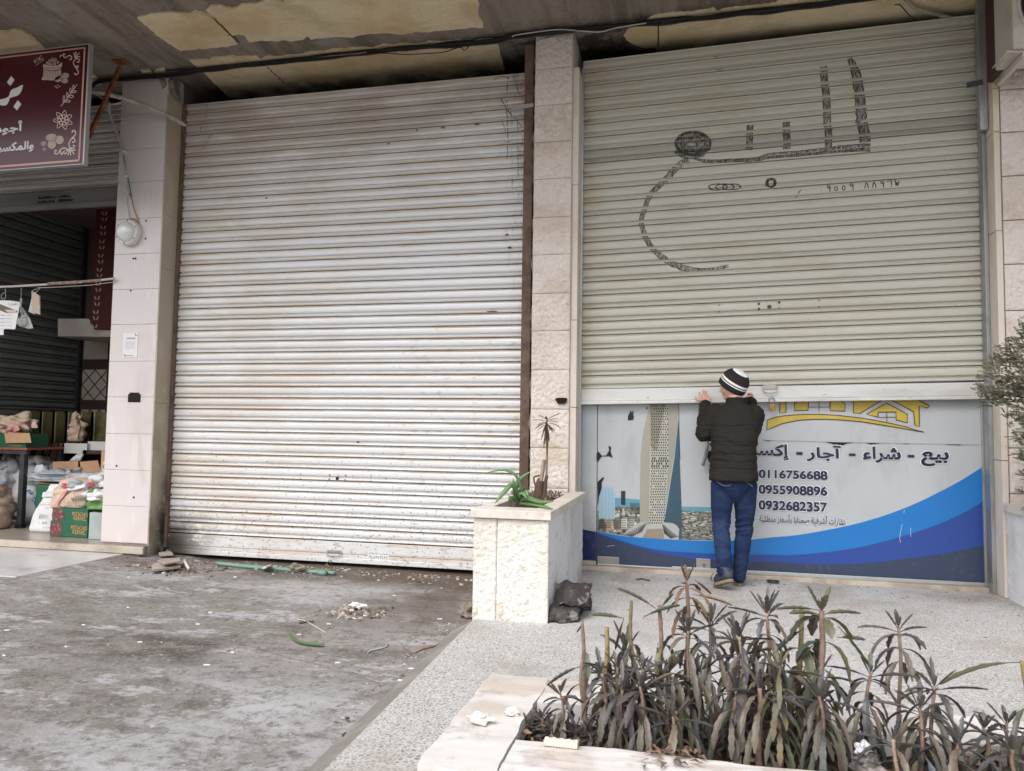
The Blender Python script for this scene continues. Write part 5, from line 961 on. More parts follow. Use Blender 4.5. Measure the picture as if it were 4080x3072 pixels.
# ------------------------------------------------------------------ goods in the open shop
def sackmesh(mb, ctr, w_, d_, h_, lean=(0, 0), seed=0, crumple=.02, top=.55, bulge=.12, rot=0.0, nz=18, na=28):
    """a filled sack standing on its base: rounded box section, bulging belly, narrowing crumpled mouth"""
    ca, sa = math.cos(rot), math.sin(rot); vs = []
    for j in range(nz + 1):
        t = j / nz; k = (1 + bulge * math.sin(math.pi * min(1, t * 1.15))) * (1 if t < .72 else 1 - (1 - top) * ((t - .72) / .28) ** 1.4) * (.93 + .07 * min(1, t / .06))
        for i in range(na):
            a = 2 * math.pi * i / na; c0, s0 = math.cos(a), math.sin(a); p = .55
            x = w_ / 2 * math.copysign(abs(c0) ** p, c0) * k; y = d_ / 2 * math.copysign(abs(s0) ** p, s0) * k
            n1 = crumple * fbm((c0 * 1.5 + seed * 5, s0 * 1.5, t * 3), 1.6, 4) * (.5 + 1.2 * t)
            x += n1 * c0; y += n1 * s0; z = h_ * t + (crumple * 1.4 * fbm((c0 * 2, s0 * 2, seed), 1.3, 3) if t > .8 else 0)
            X, Y = x * ca - y * sa, x * sa + y * ca
            vs.append((ctr[0] + X + lean[0] * t, ctr[1] + Y + lean[1] * t, ctr[2] + z))
    fs = [(j * na + i, j * na + (i + 1) % na, (j + 1) * na + (i + 1) % na, (j + 1) * na + i) for j in range(nz) for i in range(na)] + [tuple(range(na - 1, -1, -1)), tuple(range(nz * na, nz * na + na))]
    mb.add(vs, fs)
def sack(name, label, cat, ctr, w_, d_, h_, mat, **k):
    t = thing(name, label, cat, ctr); q = MB(); sackmesh(q, ctr, w_, d_, h_, **k); q.build('bag_body', mat, t, smooth=True); return t
IN = lambda a, b, y: at(a * 460 / 1277, 1600 + b * 460 / 1277, y=y)     # pixel of the shop close-up -> plane y
def front_text(t, body, y, a, b, y0, y1, mat, arabic=False, bold=.02, slope=0.0, name='lettering'):
    A, B = IN(a, y1, y), IN(b, y0, y); q = MB()
    lettering(q, body, A.x, B.x, A.z, B.z, lambda x, z, l: Vector((x, y - l, z + slope * (x - A.x))), arabic, bold); return q.build(name, mat, t)
def tin(i, x, y, z, label):
    t = thing('oil_tin', label, 'tin', (x, y, z), 'olive gold oil tins on the stall'); h = .115
    q = MB(); q.box(x - h + .006, x + h - .006, y - h, y + h, z, z + .35); q.build('tin_body', 'tin_gold', t, bevel=.008)
    q = MB(); q.box(x + h - .008, x + h + .004, y - h - .004, y - h + .01, z + .004, z + .352); q.build('seam', 'tin_seam', t)
    q = MB(); q.box(x - h, x + h, y - h - .003, y - h + .006, z + .344, z + .354); q.build('rim', 'tin_gold', t)
TL = ['dark olive tin at the left end of the lower tin row', 'second olive tin of the lower row behind the green carton', 'olive tin above the striped cloth in the lower tin row', 'creased olive tin in the middle of the lower row', 'olive tin behind the clear bag in the lower row', 'plain olive tin above the white carton in the lower row', 'dark olive tin at the right end of the lower row']
zt_ = IN(640, 460, 7.1).z
for i in range(7): tin(i, IN(225 + i * 143, 400, 7.1).x, 7.215, zt_ - .0, TL[i])
TU = ['dark tin at the left end of the upper tin row', 'second dark tin of the upper row behind the yellow scrap', 'dark tin in the middle of the upper row', 'dark tin at the right end of the upper row under the lattice tiles']
for i in range(4): tin(i, IN(405 + i * 150, 300, 7.4).x, 7.50, IN(640, 205, 7.4).z - .352, TU[i])
q = MB(); q.box(-7.3, -6.1, 7.39, 7.62, .042, IN(640, 205, 7.4).z - .354); tag(q.build('rear_bench', 'wall_brown', bevel=.004), 'dark bench under the upper row of oil tins', 'bench')
stl = thing('stall_table', 'goods table draped in a striped dark red woven cloth below the tins', 'table', (-6.7, 7.2, 0.04))
zc_ = zt_ - .004; q = MB(); q.box(-7.40, -5.95, 7.03, 7.37, zc_ - .04, zc_); q.build('table_top', 'wall_brown', stl)
for x in (-7.34, -6.02):
    for y in (7.09, 7.33): q = MB(); q.box(x - .02, x + .02, y - .02, y + .02, .042, zc_ - .041); q.build('leg', 'dark_steel', stl)
x0_, x1_ = -7.44, IN(705, 600, 7.0).x; zl_ = IN(400, 770, 7.0).z - .1
def clothpt(u, v): x = x0_ + (x1_ - x0_) * u; return (x, 7.012 + .012 * math.sin(x * 26) * v + .01 * noise.noise((x * 6, v * 3, 0)) - .04 * v, zc_ + .006 - (zc_ - zl_) * v)
q = MB(); q.grid(clothpt, 120, 14); cl = q.build('cloth', 'kilim', stl, smooth=True)
def stripe(u0, wd, mat, name='stripe', jag=0):
    q = MB(); n = 26; vs = []
    for k in range(n + 1):
        v = k / n; du = (-.06 * v * v); w2 = wd * (1 + jag * (k % 4 in (1, 2)))
        for s_ in (-1, 1): p = Vector(clothpt(max(0, min(1, u0 + du + s_ * w2)), v)); vs.append(p + Vector((0, -.004, 0)))
    q.add(vs, [(2 * k, 2 * k + 1, 2 * k + 3, 2 * k + 2) for k in range(n)]); q.build(name, mat, cl)
for u0 in (.30, .42, .55, .68, .80, .92):
    stripe(u0, .004, 'kilim_cream'); stripe(u0 + .025, .004, 'kilim_cream')
for u0 in (.36, .61, .74, .86): stripe(u0, .012, 'kilim_brown', 'woven_figure', .7)
# cartons
def carton(label, x0, x1, y0, y1, z0, z1, mat, name='carton', flaps=(), inner='cardboard'):
    t = thing(name, label, 'box', ((x0 + x1) / 2, y0, z0)); q = MB(); k = .006
    q.box(x0, x1, y0, y0 + k, z0, z1); q.box(x0, x1, y1 - k, y1, z0, z1); q.box(x0, x0 + k, y0 + k, y1 - k, z0, z1); q.box(x1 - k, x1, y0 + k, y1 - k, z0, z1); q.box(x0 + k, x1 - k, y0 + k, y1 - k, z0, z0 + k); q.build('box_body', mat, t)
    for f in flaps: q = MB(); q.prism(f, (0, .004, .002)); q.build('flap', inner, t)
    return t
A, B = IN(707, 570, 6.93), IN(962, 465, 6.93); t = carton('low white carton at the front edge of the stall table', A.x, B.x, 6.93, 7.2, A.z, B.z, 'cardboard_white', inner='cardboard_white')
A, B = IN(966, 568, 6.97), IN(1185, 445, 6.97); carton('long grey white carton beside the pillar on the stall table', A.x, B.x, 6.97, 7.25, A.z, B.z, 'cardboard_white')
q = MB(); q.box(-6.35, -5.5, 6.93, 7.36, zc_ - .06, IN(707, 571, 6.93).z - .002); tag(q.build('shelf_board', 'wall_brown'), 'dark board under the white cartons next to the striped cloth', 'board')
A, B = IN(582, 755, 6.62), IN(1115, 665, 6.62)
f1 = [IN(582, 668, 6.60), IN(862, 660, 6.60), IN(866, 752, 6.62), IN(582, 752, 6.62)]; f2 = [IN(880, 668, 6.60), IN(1080, 652, 6.60), IN(1118, 780, 6.64), IN(905, 790, 6.62)]
carton('open brown carton with its flaps folded out behind the grey bags', A.x, B.x, 6.66, 6.95, .30, A.z, 'cardboard', flaps=(f1, f2)); q = MB(); q.box(A.x - .05, B.x + .1, 6.64, 6.98, .042, .298); tag(q.build('wooden_crate', 'wall_brown', bevel=.004), 'dark crate carrying the open brown carton', 'crate')
A, B = IN(1117, 655, 6.5), IN(1200, 545, 6.5); carton('orange brown carton half hidden behind the tiled pillar', A.x, B.x + .1, 6.5, 6.7, A.z - .11, B.z, 'cardboard')
A, B = IN(1133, 748, 6.45), IN(1200, 668, 6.45); t = carton('white carton with a black round mark by the tiled pillar', A.x, B.x + .1, 6.45, 6.62, A.z - .12, B.z, 'cardboard_white'); v = IN(1158, 718, 6.446); q = MB(); ribbon(q, [Vector((v.x + .016 * math.cos(k), 6.446, v.z + .02 * math.sin(k))) for k in [i * .5236 for i in range(12)]], .007, closed=True); q.build('round_mark', 'ink_black', t)
# front work table with the green carton
ft = thing('work_table', 'steel legged table with a brown top at the left edge of the shop', 'table', (-7.1, 6.5, .04)); zt2 = IN(150, 510, 6.46).z
xr_ = IN(300, 520, 6.46).x; q = MB(); q.box(-8.2, xr_, 6.46, 7.0, zt2 - .022, zt2); q.build('table_top', 'table_top', ft, bevel=.003); q = MB(); q.box(-8.2, xr_ - .02, 6.475, 6.515, zt2 - .065, zt2 - .023); q.build('rail', 'dark_steel', ft)
lx = IN(225, 900, 6.46).x
for x, y in ((lx, 6.49), (lx, 6.96), (-8.1, 6.49), (-8.1, 6.96)): q = MB(); q.box(x - .028, x + .028, y - .028, y + .028, .075, zt2 - .066 if y < 6.9 else zt2 - .023); lg = q.build('leg', 'dark_steel', ft, bevel=.004); q = MB(); q.box(x - .036, x + .036, y - .036, y + .036, .041, .0745); q.build('foot', 'black', lg, bevel=.006)
zr = IN(100, 1285, 6.49).z; q = MB(); q.box(-8.07, lx - .029, 6.475, 6.505, zr - .018, zr + .018); q.build('stretcher', 'dark_steel', ft)
A, B = IN(18, 500, 6.50), IN(310, 345, 6.50)
t = carton('green carton with a beige folded flap on the steel legged table', -7.6, B.x - .02, 6.50, 6.78, zt2 + .001, B.z - .01, 'box_green', flaps=([IN(45, 345, 6.48), IN(325, 350, 6.48), IN(345, 455, 6.47), IN(65, 458, 6.47)],)); front_text(t, 'NUTS QUALITY', 6.498, 95, 240, 478, 492, 'print_gold')
def crumple(name, label, cat, ctr, r, s3, mat, seed=0, jit=.7, group=None):
    q = MB(); q.ico(ctr, r, 4, s3, jit, seed); zmin = min(v[2] for v in q.v); return tag(q.build(name, mat, smooth=False), label, cat, group)
crumple('plastic_bag', 'peach coloured plastic bag lying on the green carton', 'bag', IN(60, 270, 6.62), .15, (.9, .7, .62), 'sack_brown', 3); crumple('plastic_bag', 'clear knotted plastic bag of pale nuts on the green carton', 'bag', IN(215, 235, 6.66), .15, (1.1, .8, .62), 'sack_beige', 5)
crumple('plastic_bag', 'small pink bag at the front of the green carton', 'bag', IN(150, 315, 6.56), .07, (1, .7, .8), 'sack_pink', 6); q = MB(); q.prism([IN(165, 165, 6.64), IN(205, 145, 6.64), IN(218, 165, 6.64), IN(190, 180, 6.64)], (0, .02, 0)); tag(q.build('paper_scrap', 'gold_print'), 'yellow scrap on top of the clear bag', 'scrap')
q = MB(); q.prism([IN(345, 255, 6.62), IN(362, 222, 6.62), IN(385, 228, 6.62), IN(412, 292, 6.62), IN(350, 292, 6.62)], (0, .01, .01)); tag(q.build('paper_scrap', 'sack_beige'), 'beige paper scrap standing in front of the tins', 'scrap')
sack('plastic_bag', 'tied clear bag of brown wares in front of the lower tins', 'bag', (IN(785, 445, 6.9).x, 6.98, IN(785, 445, 6.9).z + .005), .13, .10, .26, 'sack_brown', seed=4, crumple=.05, top=.3)
q = MB(); q.prism([IN(760, 655, 6.64), IN(890, 550, 6.64), IN(915, 590, 6.64), IN(880, 655, 6.64)], (0, .02, 0)); tag(q.build('plastic_bag', 'plastic_clear'), 'clear plastic sheet standing up from the open brown carton', 'plastic')
# sacks
zf = .042
t = sack('flour_sack', 'big white flour sack with blue letters behind the steel table leg', 'sack', (IN(215, 1330, 6.85).x, 6.93, zf), .62, .34, .70, 'sack_white', seed=1, crumple=.05, top=.75, bulge=.10)
v = IN(345, 1060, 6.72)
for k, ch in enumerate('FLOUR'):
    a_ = -1.25; cx, cz = IN(322 + k * 17, 1000 + k * 42, 6.74).x, IN(322 + k * 17, 1000 + k * 42, 6.74).z; q = MB(); ca, sa = math.cos(a_), math.sin(a_)
    lettering(q, ch, -.022, .022, -.028, .028, lambda x, z, l: Vector((cx + x * ca - z * sa, 6.735 + .012 * k - l, cz + x * sa + z * ca)), False, .03); q.build('lettering', 'film_light_blue', t)
sack('plastic_sack', 'grey plastic sack slumped against the flour sack', 'sack', (IN(60, 900, 6.8).x - .1, 6.80, .36), .50, .30, .36, 'sack_grey', seed=2, crumple=.08, top=.7)
sack('plastic_sack', 'brownish clear sack at the left edge in front of the flour sack', 'sack', (IN(40, 1400, 6.40).x - .14, 6.36, zf), .34, .30, .42, 'sack_brown', seed=3, crumple=.06, top=.6)
sack('plastic_bag', 'grey blue plastic bag on the green drum', 'bag', (IN(400, 920, 6.62).x, 6.72, IN(400, 930, 6.62).z), .34, .22, .17, 'sack_grey', seed=7, crumple=.07, top=.6)
sack('plastic_bag', 'clear crumpled bag lying before the brown carton', 'bag', (IN(640, 860, 6.6).x, 6.60, IN(640, 880, 6.6).z), .52, .2, .12, 'sack_grey', seed=8, crumple=.06, top=.8)
sack('plastic_sack', 'lavender grey sack folded shut beside the tiled pillar', 'sack', (IN(990, 900, 6.5).x, 6.55, IN(990, 960, 6.5).z - .02), .50, .26, .17, 'sack_grey', seed=9, crumple=.03, top=.85)
gd = thing('drum', 'dark green tin drum with a gold rim behind the white sack', 'drum', (IN(520, 1000, 6.6).x, 6.6, zf)); A, B = IN(375, 1240, 6.5), IN(700, 925, 6.5)
q = MB(); q.box(A.x, B.x, 6.5, 6.8, zf, B.z); q.build('drum_body', 'box_green', gd, bevel=.02); q = MB(); q.box(A.x + .02, B.x - .02, 6.49, 6.80, B.z + .001, B.z + .012); q.build('rim', 'brass', gd, bevel=.004)
ws = sack('white_sack', 'white sack with black print leaning beside the pistachio cartons', 'sack', (IN(480, 1430, 6.33).x + .03, 6.38, zf), .40, .22, .46, 'sack_white', seed=11, crumple=.02, top=.82, bulge=.05, lean=(.16, .05))
q = MB(); q.prism([IN(452, 1062, 6.29), IN(470, 1000, 6.29), IN(560, 1005, 6.29), IN(690, 1000, 6.29), IN(640, 1055, 6.29)], (0, .06, 0)); q.build('folded_mouth', 'sack_white', ws, bevel=.01)
for body, a, b, y0, y1, ar in (('شركة غربال الغربال', 440, 565, 1128, 1150, True), ('سوريا', 495, 555, 1162, 1182, True), ('2025/11 :', 432, 545, 1250, 1272, False), ('2027/11 :', 426, 545, 1276, 1298, False), (': 25', 432, 520, 1330, 1352, False), ('الوزن الصافي', 470, 545, 1388, 1404, True)): front_text(ws, body, 6.225, a, b, y0, y1, 'ink_black', ar, .01)
yb = 6.10
def nutbox(label, px0, px1, py0, py1, ya):
    A, B = IN(px0, py1, ya), IN(px1, py0, ya); t = thing('pistachio_carton', label, 'box', ((A.x + B.x) / 2, ya, A.z), 'green pistachio cartons stacked on the shop floor'); q = MB(); q.box(A.x, B.x, ya, ya + .26, max(A.z, zf), B.z); q.build('box_body', 'box_green', t, bevel=.004)
    cx, cy = px0 + (px1 - px0) * .17, (py0 + py1) / 2; r_ = (py1 - py0) * .46; v = IN(cx, cy, ya - .003); rr = IN(cx + r_, cy, ya - .003).x - v.x
    q = MB(); q.poly([(v.x + rr * 1.04 * math.cos(k * .2618), ya - .002, v.z + rr * math.sin(k * .2618)) for k in range(24)]); pc = q.build('nut_picture', 'leaf_dead', t); q = MB(); r3 = random.Random(px0)
    for k in range(34): d_ = rr * .82 * math.sqrt(r3.random()); a_ = r3.uniform(0, 6.28); o_ = r3.uniform(0, 3.1); q.poly([(v.x + d_ * math.cos(a_) + .017 * math.cos(j * .785) * math.cos(o_) - .010 * math.sin(j * .785) * math.sin(o_), ya - .003 - k * .00003, v.z + d_ * math.sin(a_) + .017 * math.cos(j * .785) * math.sin(o_) + .010 * math.sin(j * .785) * math.cos(o_)) for j in range(8)])
    q.build('nuts', 'nut_red', pc); w2 = px1 - px0; h2 = py1 - py0
    front_text(t, 'PISTACHIO', ya - .003, px0 + w2 * .56, px1 - 4, py0 + h2 * .28, py0 + h2 * .52, 'print_gold', bold=.0, slope=-.02); front_text(t, 'KERNEL', ya - .003, px0 + w2 * .60, px1 - 22, py0 + h2 * .60, py0 + h2 * .85, 'print_gold', bold=.0, slope=-.02)
nutbox('upper green pistachio carton under the printed nut sack', 572, 975, 1186, 1332, yb + .005); nutbox('lower green pistachio carton standing on the shop floor', 549, 970, 1335, 1486, yb)
A, B = IN(972, 1510, 6.06), IN(1130, 1232, 6.06); bn = thing('bin', 'pale grey box bin against the tiled pillar beside the pistachio cartons', 'bin', (A.x, 6.06, zf)); q = MB(); q.box(A.x + .005, B.x + .04, 6.06, 6.09, zf, B.z); q.box(A.x + .005, B.x + .04, 6.32, 6.35, zf, B.z); q.box(A.x + .005, A.x + .025, 6.0905, 6.3195, zf, B.z); q.box(B.x + .02, B.x + .04, 6.0905, 6.3195, zf, B.z); q.build('bin_body', 'box_grey', bn, bevel=.003)
zs = IN(700, 1186, yb).z
ns = sack('nut_sack', 'printed beige and pink nut sack lying open on the pistachio cartons', 'sack', (IN(775, 1190, 6.2).x, 6.24, zs + .001), .42, .24, .27, 'sack_beige', seed=12, crumple=.03, top=.72, bulge=.04, lean=(.06, .04))
for body, a, b, y0, y1, ar in (('عدس مجروش فرز أول', 808, 1000, 1005, 1028, True), ('المدينة الصناعية', 815, 990, 1032, 1058, True), ('٩٤٤٧٥٩٣٣', 785, 985, 1068, 1088, False), ('٩٤٤٩٩٢٥٥', 785, 985, 1090, 1108, False), ('س.ت (٢٣)', 745, 850, 1118, 1135, True), ('سوريا دمشق', 710, 925, 1142, 1165, True)): front_text(ns, body, 6.105, a, b, y0, y1, 'ink_black', ar, .01, slope=.04)
q = MB(); ribbon(q, [IN(a, b, 6.104) for a, b in ((790, 985), (720, 1045), (650, 1110), (645, 1150), (690, 1170), (900, 1185))], .006); q.build('print_line', 'ink_black', ns); q = MB(); q.prism([IN(560, 1185, 6.11), IN(620, 1188, 6.11), IN(700, 1060, 6.11), IN(740, 985, 6.11), (IN(705, 980, 6.11)), IN(640, 1080, 6.11)], (0, .03, 0)); q.build('pink_stripe', 'sack_pink', ns, bevel=.008)
crumple('plastic_bag', 'clear bag mouth with white papers on top of the nut sack', 'bag', IN(880, 935, 6.22), .13, (1.25, .7, .42), 'sack_grey', 14); q = MB(); q.prism([IN(735, 965, 6.12), IN(850, 930, 6.12), IN(940, 910, 6.12), IN(940, 945, 6.12), IN(840, 975, 6.12), IN(760, 985, 6.12)], (0, .02, 0)); tag(q.build('paper_label', 'paper', bevel=.003), 'white paper labels on the mouth of the nut sack', 'paper')
for a, b, l_ in ((718, 930, 'pink plastic corner at the left of the nut sack mouth'), (995, 915, 'pink plastic patch at the right of the nut sack mouth')): crumple('plastic_scrap', l_, 'plastic', IN(a, b, 6.14), .032, (1, .6, .7), 'sack_red', a)
t = sack('green_bag', 'bright green printed bag in the grey bin beside the pillar', 'bag', (IN(1075, 1190, 6.12).x, 6.19, IN(1075, 1200, 6.12).z), .22, .18, .17, 'bag_green', seed=15, crumple=.03, top=.9)
crumple('plastic_bag', 'white and clear bag folded over the green bag', 'bag', IN(1090, 1040, 6.15), .10, (1.25, .9, .55), 'sack_white', 17); crumple('plastic_bag', 'striped white bag top by the pillar above the green bag', 'bag', IN(1110, 890, 6.35), .12, (1.2, .8, .6), 'sack_white', 18)
# inner side shutter, shelf and hanging panel
iw = thing('roller_shutter', 'dark grey inner roller shutter along the left wall of the shop', 'shutter', (-7.42, 7.0, .8))
n_ = 34; q = MB(); z1_, z0_ = 3.6, .85; pch = (z1_ - z0_) / 26; vs = []; ts = [i + a for i in range(26) for a, _ in PROF[:-1]] + [26]
for t in ts:
    for y in (5.75, 7.92): vs.append((-7.42 - prof(t) * 1.6, y, z1_ - t * pch))
q.add(vs, [(2 * j, 2 * j + 1, 2 * j + 3, 2 * j + 2) for j in range(len(ts) - 1)]); q.build('slat_curtain', 'dark_shutter', iw, fixn=False); q = MB(); q.box(-7.44, -7.39, 7.925, 7.972, .05, 3.6); q.build('guide_rail', 'dark_steel', iw)
SH = lambda a, b, y: at(a / ZS, 768 + b / ZS, y=y)
q = MB(); P = [SH(498, 1088, 7.3), SH(765, 1088, 7.3), SH(815, 1182, 7.3), SH(1060, 1190, 7.3), SH(1060, 1246, 7.3), SH(498, 1240, 7.3)]; q.prism(P, (0, .55, 0)); tag(q.build('wall_shelf', 'shelf_grey', bevel=.004), 'grey white concrete ledge with a slanted notch inside the shop', 'shelf')
pn = thing('curtain', 'dark red hanging panel with a column of pale leaves inside the shop', 'curtain', (-6.8, 7.28, 2.4)); P = [SH(840, 30, 7.27), SH(1040, 30, 7.27), SH(990, 1180, 7.27), SH(815, 1182, 7.27), SH(780, 1120, 7.27)]; q = MB(); q.prism(P, (0, .02, 0)); q.build('panel', 'panel_red', pn)
for k in range(10):
    yy = 70 + k * 122; xx = 912 - k * 10.5
    for sx_ in (-1, 1):
        for dy in (0, 52):
            q = MB(); q.poly([SH(xx + sx_ * a, yy + dy + b, 7.266) for a, b in ((4, 0), (12, -26), (24, -34), (22, -12), (12, 2))]); q.build('leaf_motif', 'panel_leaf', pn)
# ------------------------------------------------------------------ stone planter beside the silver shutter
fp = thing('stone_planter', 'tall cream stone planter built against the pillar between the two shutters', 'planter', (-1.0, 5.1, 0))
px0, px1, py0 = -1.222, -.772, 4.345
q = MB(); q.box(px0 + .006, px1 - .006, py0 + .012, 5.88, -.08, .54); q.build('core', 'grout', fp)
q = MB(); stone_course(q, px0, -1.0815, py0 + .008, -.06, .585, .006, 3.3, 20, 90); q.build('stone_block', 'stone_planter', fp); q = MB(); stone_course(q, -1.0775, px1, py0 + .008, -.06, .585, .0065, 9.1, 46, 90); q.build('stone_block', 'stone_planter', fp)
def sidef(u, v): y = py0 + .004 + (5.88 - py0) * u; z = -.06 + .645 * v; return (px1 - .004 + .004 * fbm((y, z, 2), 14, 4), y, z)
q = MB(); q.grid(sidef, 60, 36); q.build('side_wall', 'stucco_white', fp)
def slab(mb, x0, x1, y0, y1, z0, z1): mb.box(x0, x1, y0, y1, z0, z1)
q = MB(); slab(q, px0 - .015, px1 + .018, py0 - .02, py0 + .17, .59, .642); slab(q, px1 - .10, px1 + .018, py0 + .1715, 5.885, .59, .6415); slab(q, px0 - .012, px0 + .07, py0 + .1715, 5.885, .59, .6410); q.build('rim', 'rim_stone', fp, bevel=.006, segs=3)
q = MB(); q.grid(lambda u, v: (px0 + .07 + u * (px1 - .10 - px0 - .07), py0 + .17 + v * (5.885 - py0 - .17), .592 + .03 * fbm((u * .3, v * 1.2, 0), 9, 4)), 20, 70); q.build('soil', 'soil', fp, smooth=True)
# right planter with juniper
rpn = thing('white_planter', 'white stucco planter with a stone rim at the right edge under the juniper', 'planter', (2.6, 5.3, 0))
q = MB(); q.grid(lambda u, v: (2.172 - .004 * fbm((u * 2, v, 2), 12, 4), 4.3 + 1.6 * u, -.02 + .62 * v), 50, 30); q.box(2.178, 3.2, 4.3, 5.9, -.02, .585); q.build('planter_wall', 'stucco_white', rpn); q = MB(); q.box(2.145, 2.27, 4.3, 5.885, .60, .66); q.box(2.2705, 3.2, 4.3, 4.44, .60, .659); q.build('rim', 'rim_stone', rpn, bevel=.006); q = MB(); q.box(2.2705, 3.2, 4.4405, 5.885, .58, .63); q.build('soil', 'soil', rpn)
# ------------------------------------------------------------------ foreground planter
gp = thing('stone_planter', 'low foreground planter with a broad worn white stone rim and dark plants', 'planter', (1, 1.85, 0))
XO, XI, YO0, YO1, YI0, YI1, ZR = -.549, -.378, 1.545, 2.168, 1.728, 1.982, .40
def rimslab(x0, x1, y0, y1, nx, ny, dz, wl=0, wf=0, wb=0, wr=0):
    q = MB(); th = .05
    def e(x, y):
        n1 = .008 * fbm((x, y, 3), 9, 3); n2 = .008 * fbm((x, y, 8), 9, 3); return x + n1 * (abs(x - x0) < 1e-6 and wl or abs(x - x1) < 1e-6 and wr), y + n2 * (abs(y - y0) < 1e-6 and wf or abs(y - y1) < 1e-6 and wb)
    P = lambda u, v, t: (*e(x0 + (x1 - x0) * u, y0 + (y1 - y0) * v), ZR + dz - th * t + (.0025 * fbm((x0 + (x1 - x0) * u, v + y0, 0), 7, 3) if t == 0 else 0))
    q.grid(lambda u, v: P(u, v, 0), nx, ny); 
    for (fa, n_) in ((lambda s, t: P(s, 0, t), nx), (lambda s, t: P(s, 1, t), nx), (lambda s, t: P(0, s, t), ny), (lambda s, t: P(1, s, t), ny)): q.grid(fa, n_, 2)
    return q.build('rim_slab', 'rim_marble', gp)
rimslab(XO, XI, YO0, YO1, 20, 60, 0, wl=1, wf=1, wb=1, wr=1); rimslab(XI + .002, 2.6, YI1, YO1 - .004, 160, 16, -.002, wf=1, wb=1); rimslab(XI + .002, 2.6, YO0 + .002, YI0, 160, 16, -.001, wf=1, wb=1)
q = MB(); q.box(XO + .02, 2.6, YO0 + .02, YI0 - .012, 0, .349); q.box(XO + .02, 2.6, YI1 + .012, YO1 - .02, 0, .349); q.box(XO + .02, XI - .012, YI0 - .012, YI1 + .012, 0, .349); q.build('planter_wall', 'stucco_white', gp)
q = MB(); q.grid(lambda u, v: (XI - .012 + u * (2.6 - XI), YI0 - .012 + v * (YI1 - YI0 + .024), .345 + .018 * fbm((u * 6, v, 0), 4, 4) + (.02 * max(0, .05 - u) / .05 if 0 else 0)), 200, 24); q.build('soil', 'soil', gp, smooth=True)
def leaf(mb, base, d, L, wd, droop, n=9, fold=.3, serr=.16, pet=.18, r=rng, twist=0):
    p = Vector(base); d = Vector(d).normalized(); vs = []; st = L / n
    sd_ = d.cross(Vector((0, 0, 1))); sd_ = sd_.normalized() if sd_.length > .05 else Vector((1, 0, 0))
    for i in range(n + 1):
        t = i / n
        if t < pet: w_ = wd * (.16 + .1 * t)
        else: u = (t - pet) / (1 - pet); w_ = wd * (min(1, u / .30 + .12) ** .6) * (1 - max(0, (u - .72) / .28) ** 2 * .78)
        if serr and t > pet: w_ *= 1 + serr * (1 if i % 2 else -1)
        nn = sd_.cross(d).normalized(); s2 = (sd_ * math.cos(twist * t) + nn * math.sin(twist * t)); n2 = s2.cross(d)
        vs += [p + s2 * w_ / 2 + n2 * w_ * fold * .5, p + n2 * .0006, p - s2 * w_ / 2 + n2 * w_ * fold * .5, p - n2 * (w_ * .12 + .0008)]
        p = p + d * st; d = (d + Vector((0, 0, -1)) * droop * st * 10).normalized()
    fs = [(4 * i + k, 4 * i + (k + 1) % 4, 4 * i + 4 + (k + 1) % 4, 4 * i + 4 + k) for i in range(n) for k in range(4)] + [(0, 1, 2, 3), (4 * n + 3, 4 * n + 2, 4 * n + 1, 4 * n)]
    mb.add(vs, fs)
def kal(label, top, base, sr=.0055, up=6, mid=6, low=4, nodes=6, L=.085, wd=.0132, mat='leaf_dark', stem='stem_tan', seed=0, group=None, gap=.022, extra=(), cat='plant', name='potted_plant', upl=.62, hang=1.0):
    r = random.Random(seed * 77 + 5); T, B = Vector(top), Vector(base)
    t_ = thing(name, label, cat, tuple(B), group)
    mid_ = B.lerp(T, .5) + Vector((r.uniform(-.012, .012), r.uniform(-.008, .008), 0)); pa = smoothpath([B, B.lerp(mid_, .5) + Vector((r.uniform(-.006, .006), 0, 0)), mid_, mid_.lerp(T, .5) + Vector((r.uniform(-.006, .006), 0, 0)), T], 6)
    q = MB(); N = len(pa); q.tube(pa, [sr * .85 * (1.15 - .45 * i / N) * (1 + .10 * (i % 3 == 0)) for i in range(N)], 8); q.build('stem', stem, t_, smooth=True)
    q = MB(); ax = (pa[-1] - pa[-3]).normalized()
    def ring(p, n, el, L_, w_, dr, off):
        for k in range(n):
            a = off + 2 * math.pi * k / n + r.uniform(-.3, .3); e = el + r.uniform(-.2, .2)
            d = Vector((math.cos(a) * math.cos(e), math.sin(a) * math.cos(e), math.sin(e))) + ax * .12
            leaf(q, p, d, L_ * r.uniform(.75, 1.15), w_ * r.uniform(.85, 1.1), dr * r.uniform(.7, 1.3), r=r, twist=r.uniform(-.3, .3))
    if up: ring(T, 2, 1.35, L * upl * .5, wd * .55, .1, r.random() * 6); ring(T - ax * .004, max(3, up - 2), 1.0, L * upl * 1.15, wd * .75, .3, r.random() * 6)
    if mid: ring(T - ax * .010, max(2, mid - 3), .25, L * 1.1, wd, .45 * hang, r.random() * 6); ring(T - ax * .018, 4, .15, L * 1.15, wd, 2.2 * hang, r.random() * 6)
    ln = (T - B).length
    for k in range(nodes):
        f = .02 + gap * (k + 1)
        if f > ln * .8: break
        p = pa[max(0, int((1 - f / ln) * (N - 1)))]; ring(p, low, -.1 - .12 * k, L * 1.25, wd * 1.05, 3.0 * hang, r.random() * 6)
    for (px_, py_, y_, ep, w_) in extra:     # single leaves traced to their tips
        tip = at(px_, py_, y=y_); p = at(*ep, y=y_); d = tip - p; leaf(q, p, d + Vector((0, 0, .25 * d.length)), d.length * 1.04, w_, .35, n=12, r=r)
    if q.v: q.build('foliage', mat, t_, smooth=False)
    return t_
AO, BO = (2040, 2304), (3060, 2304)
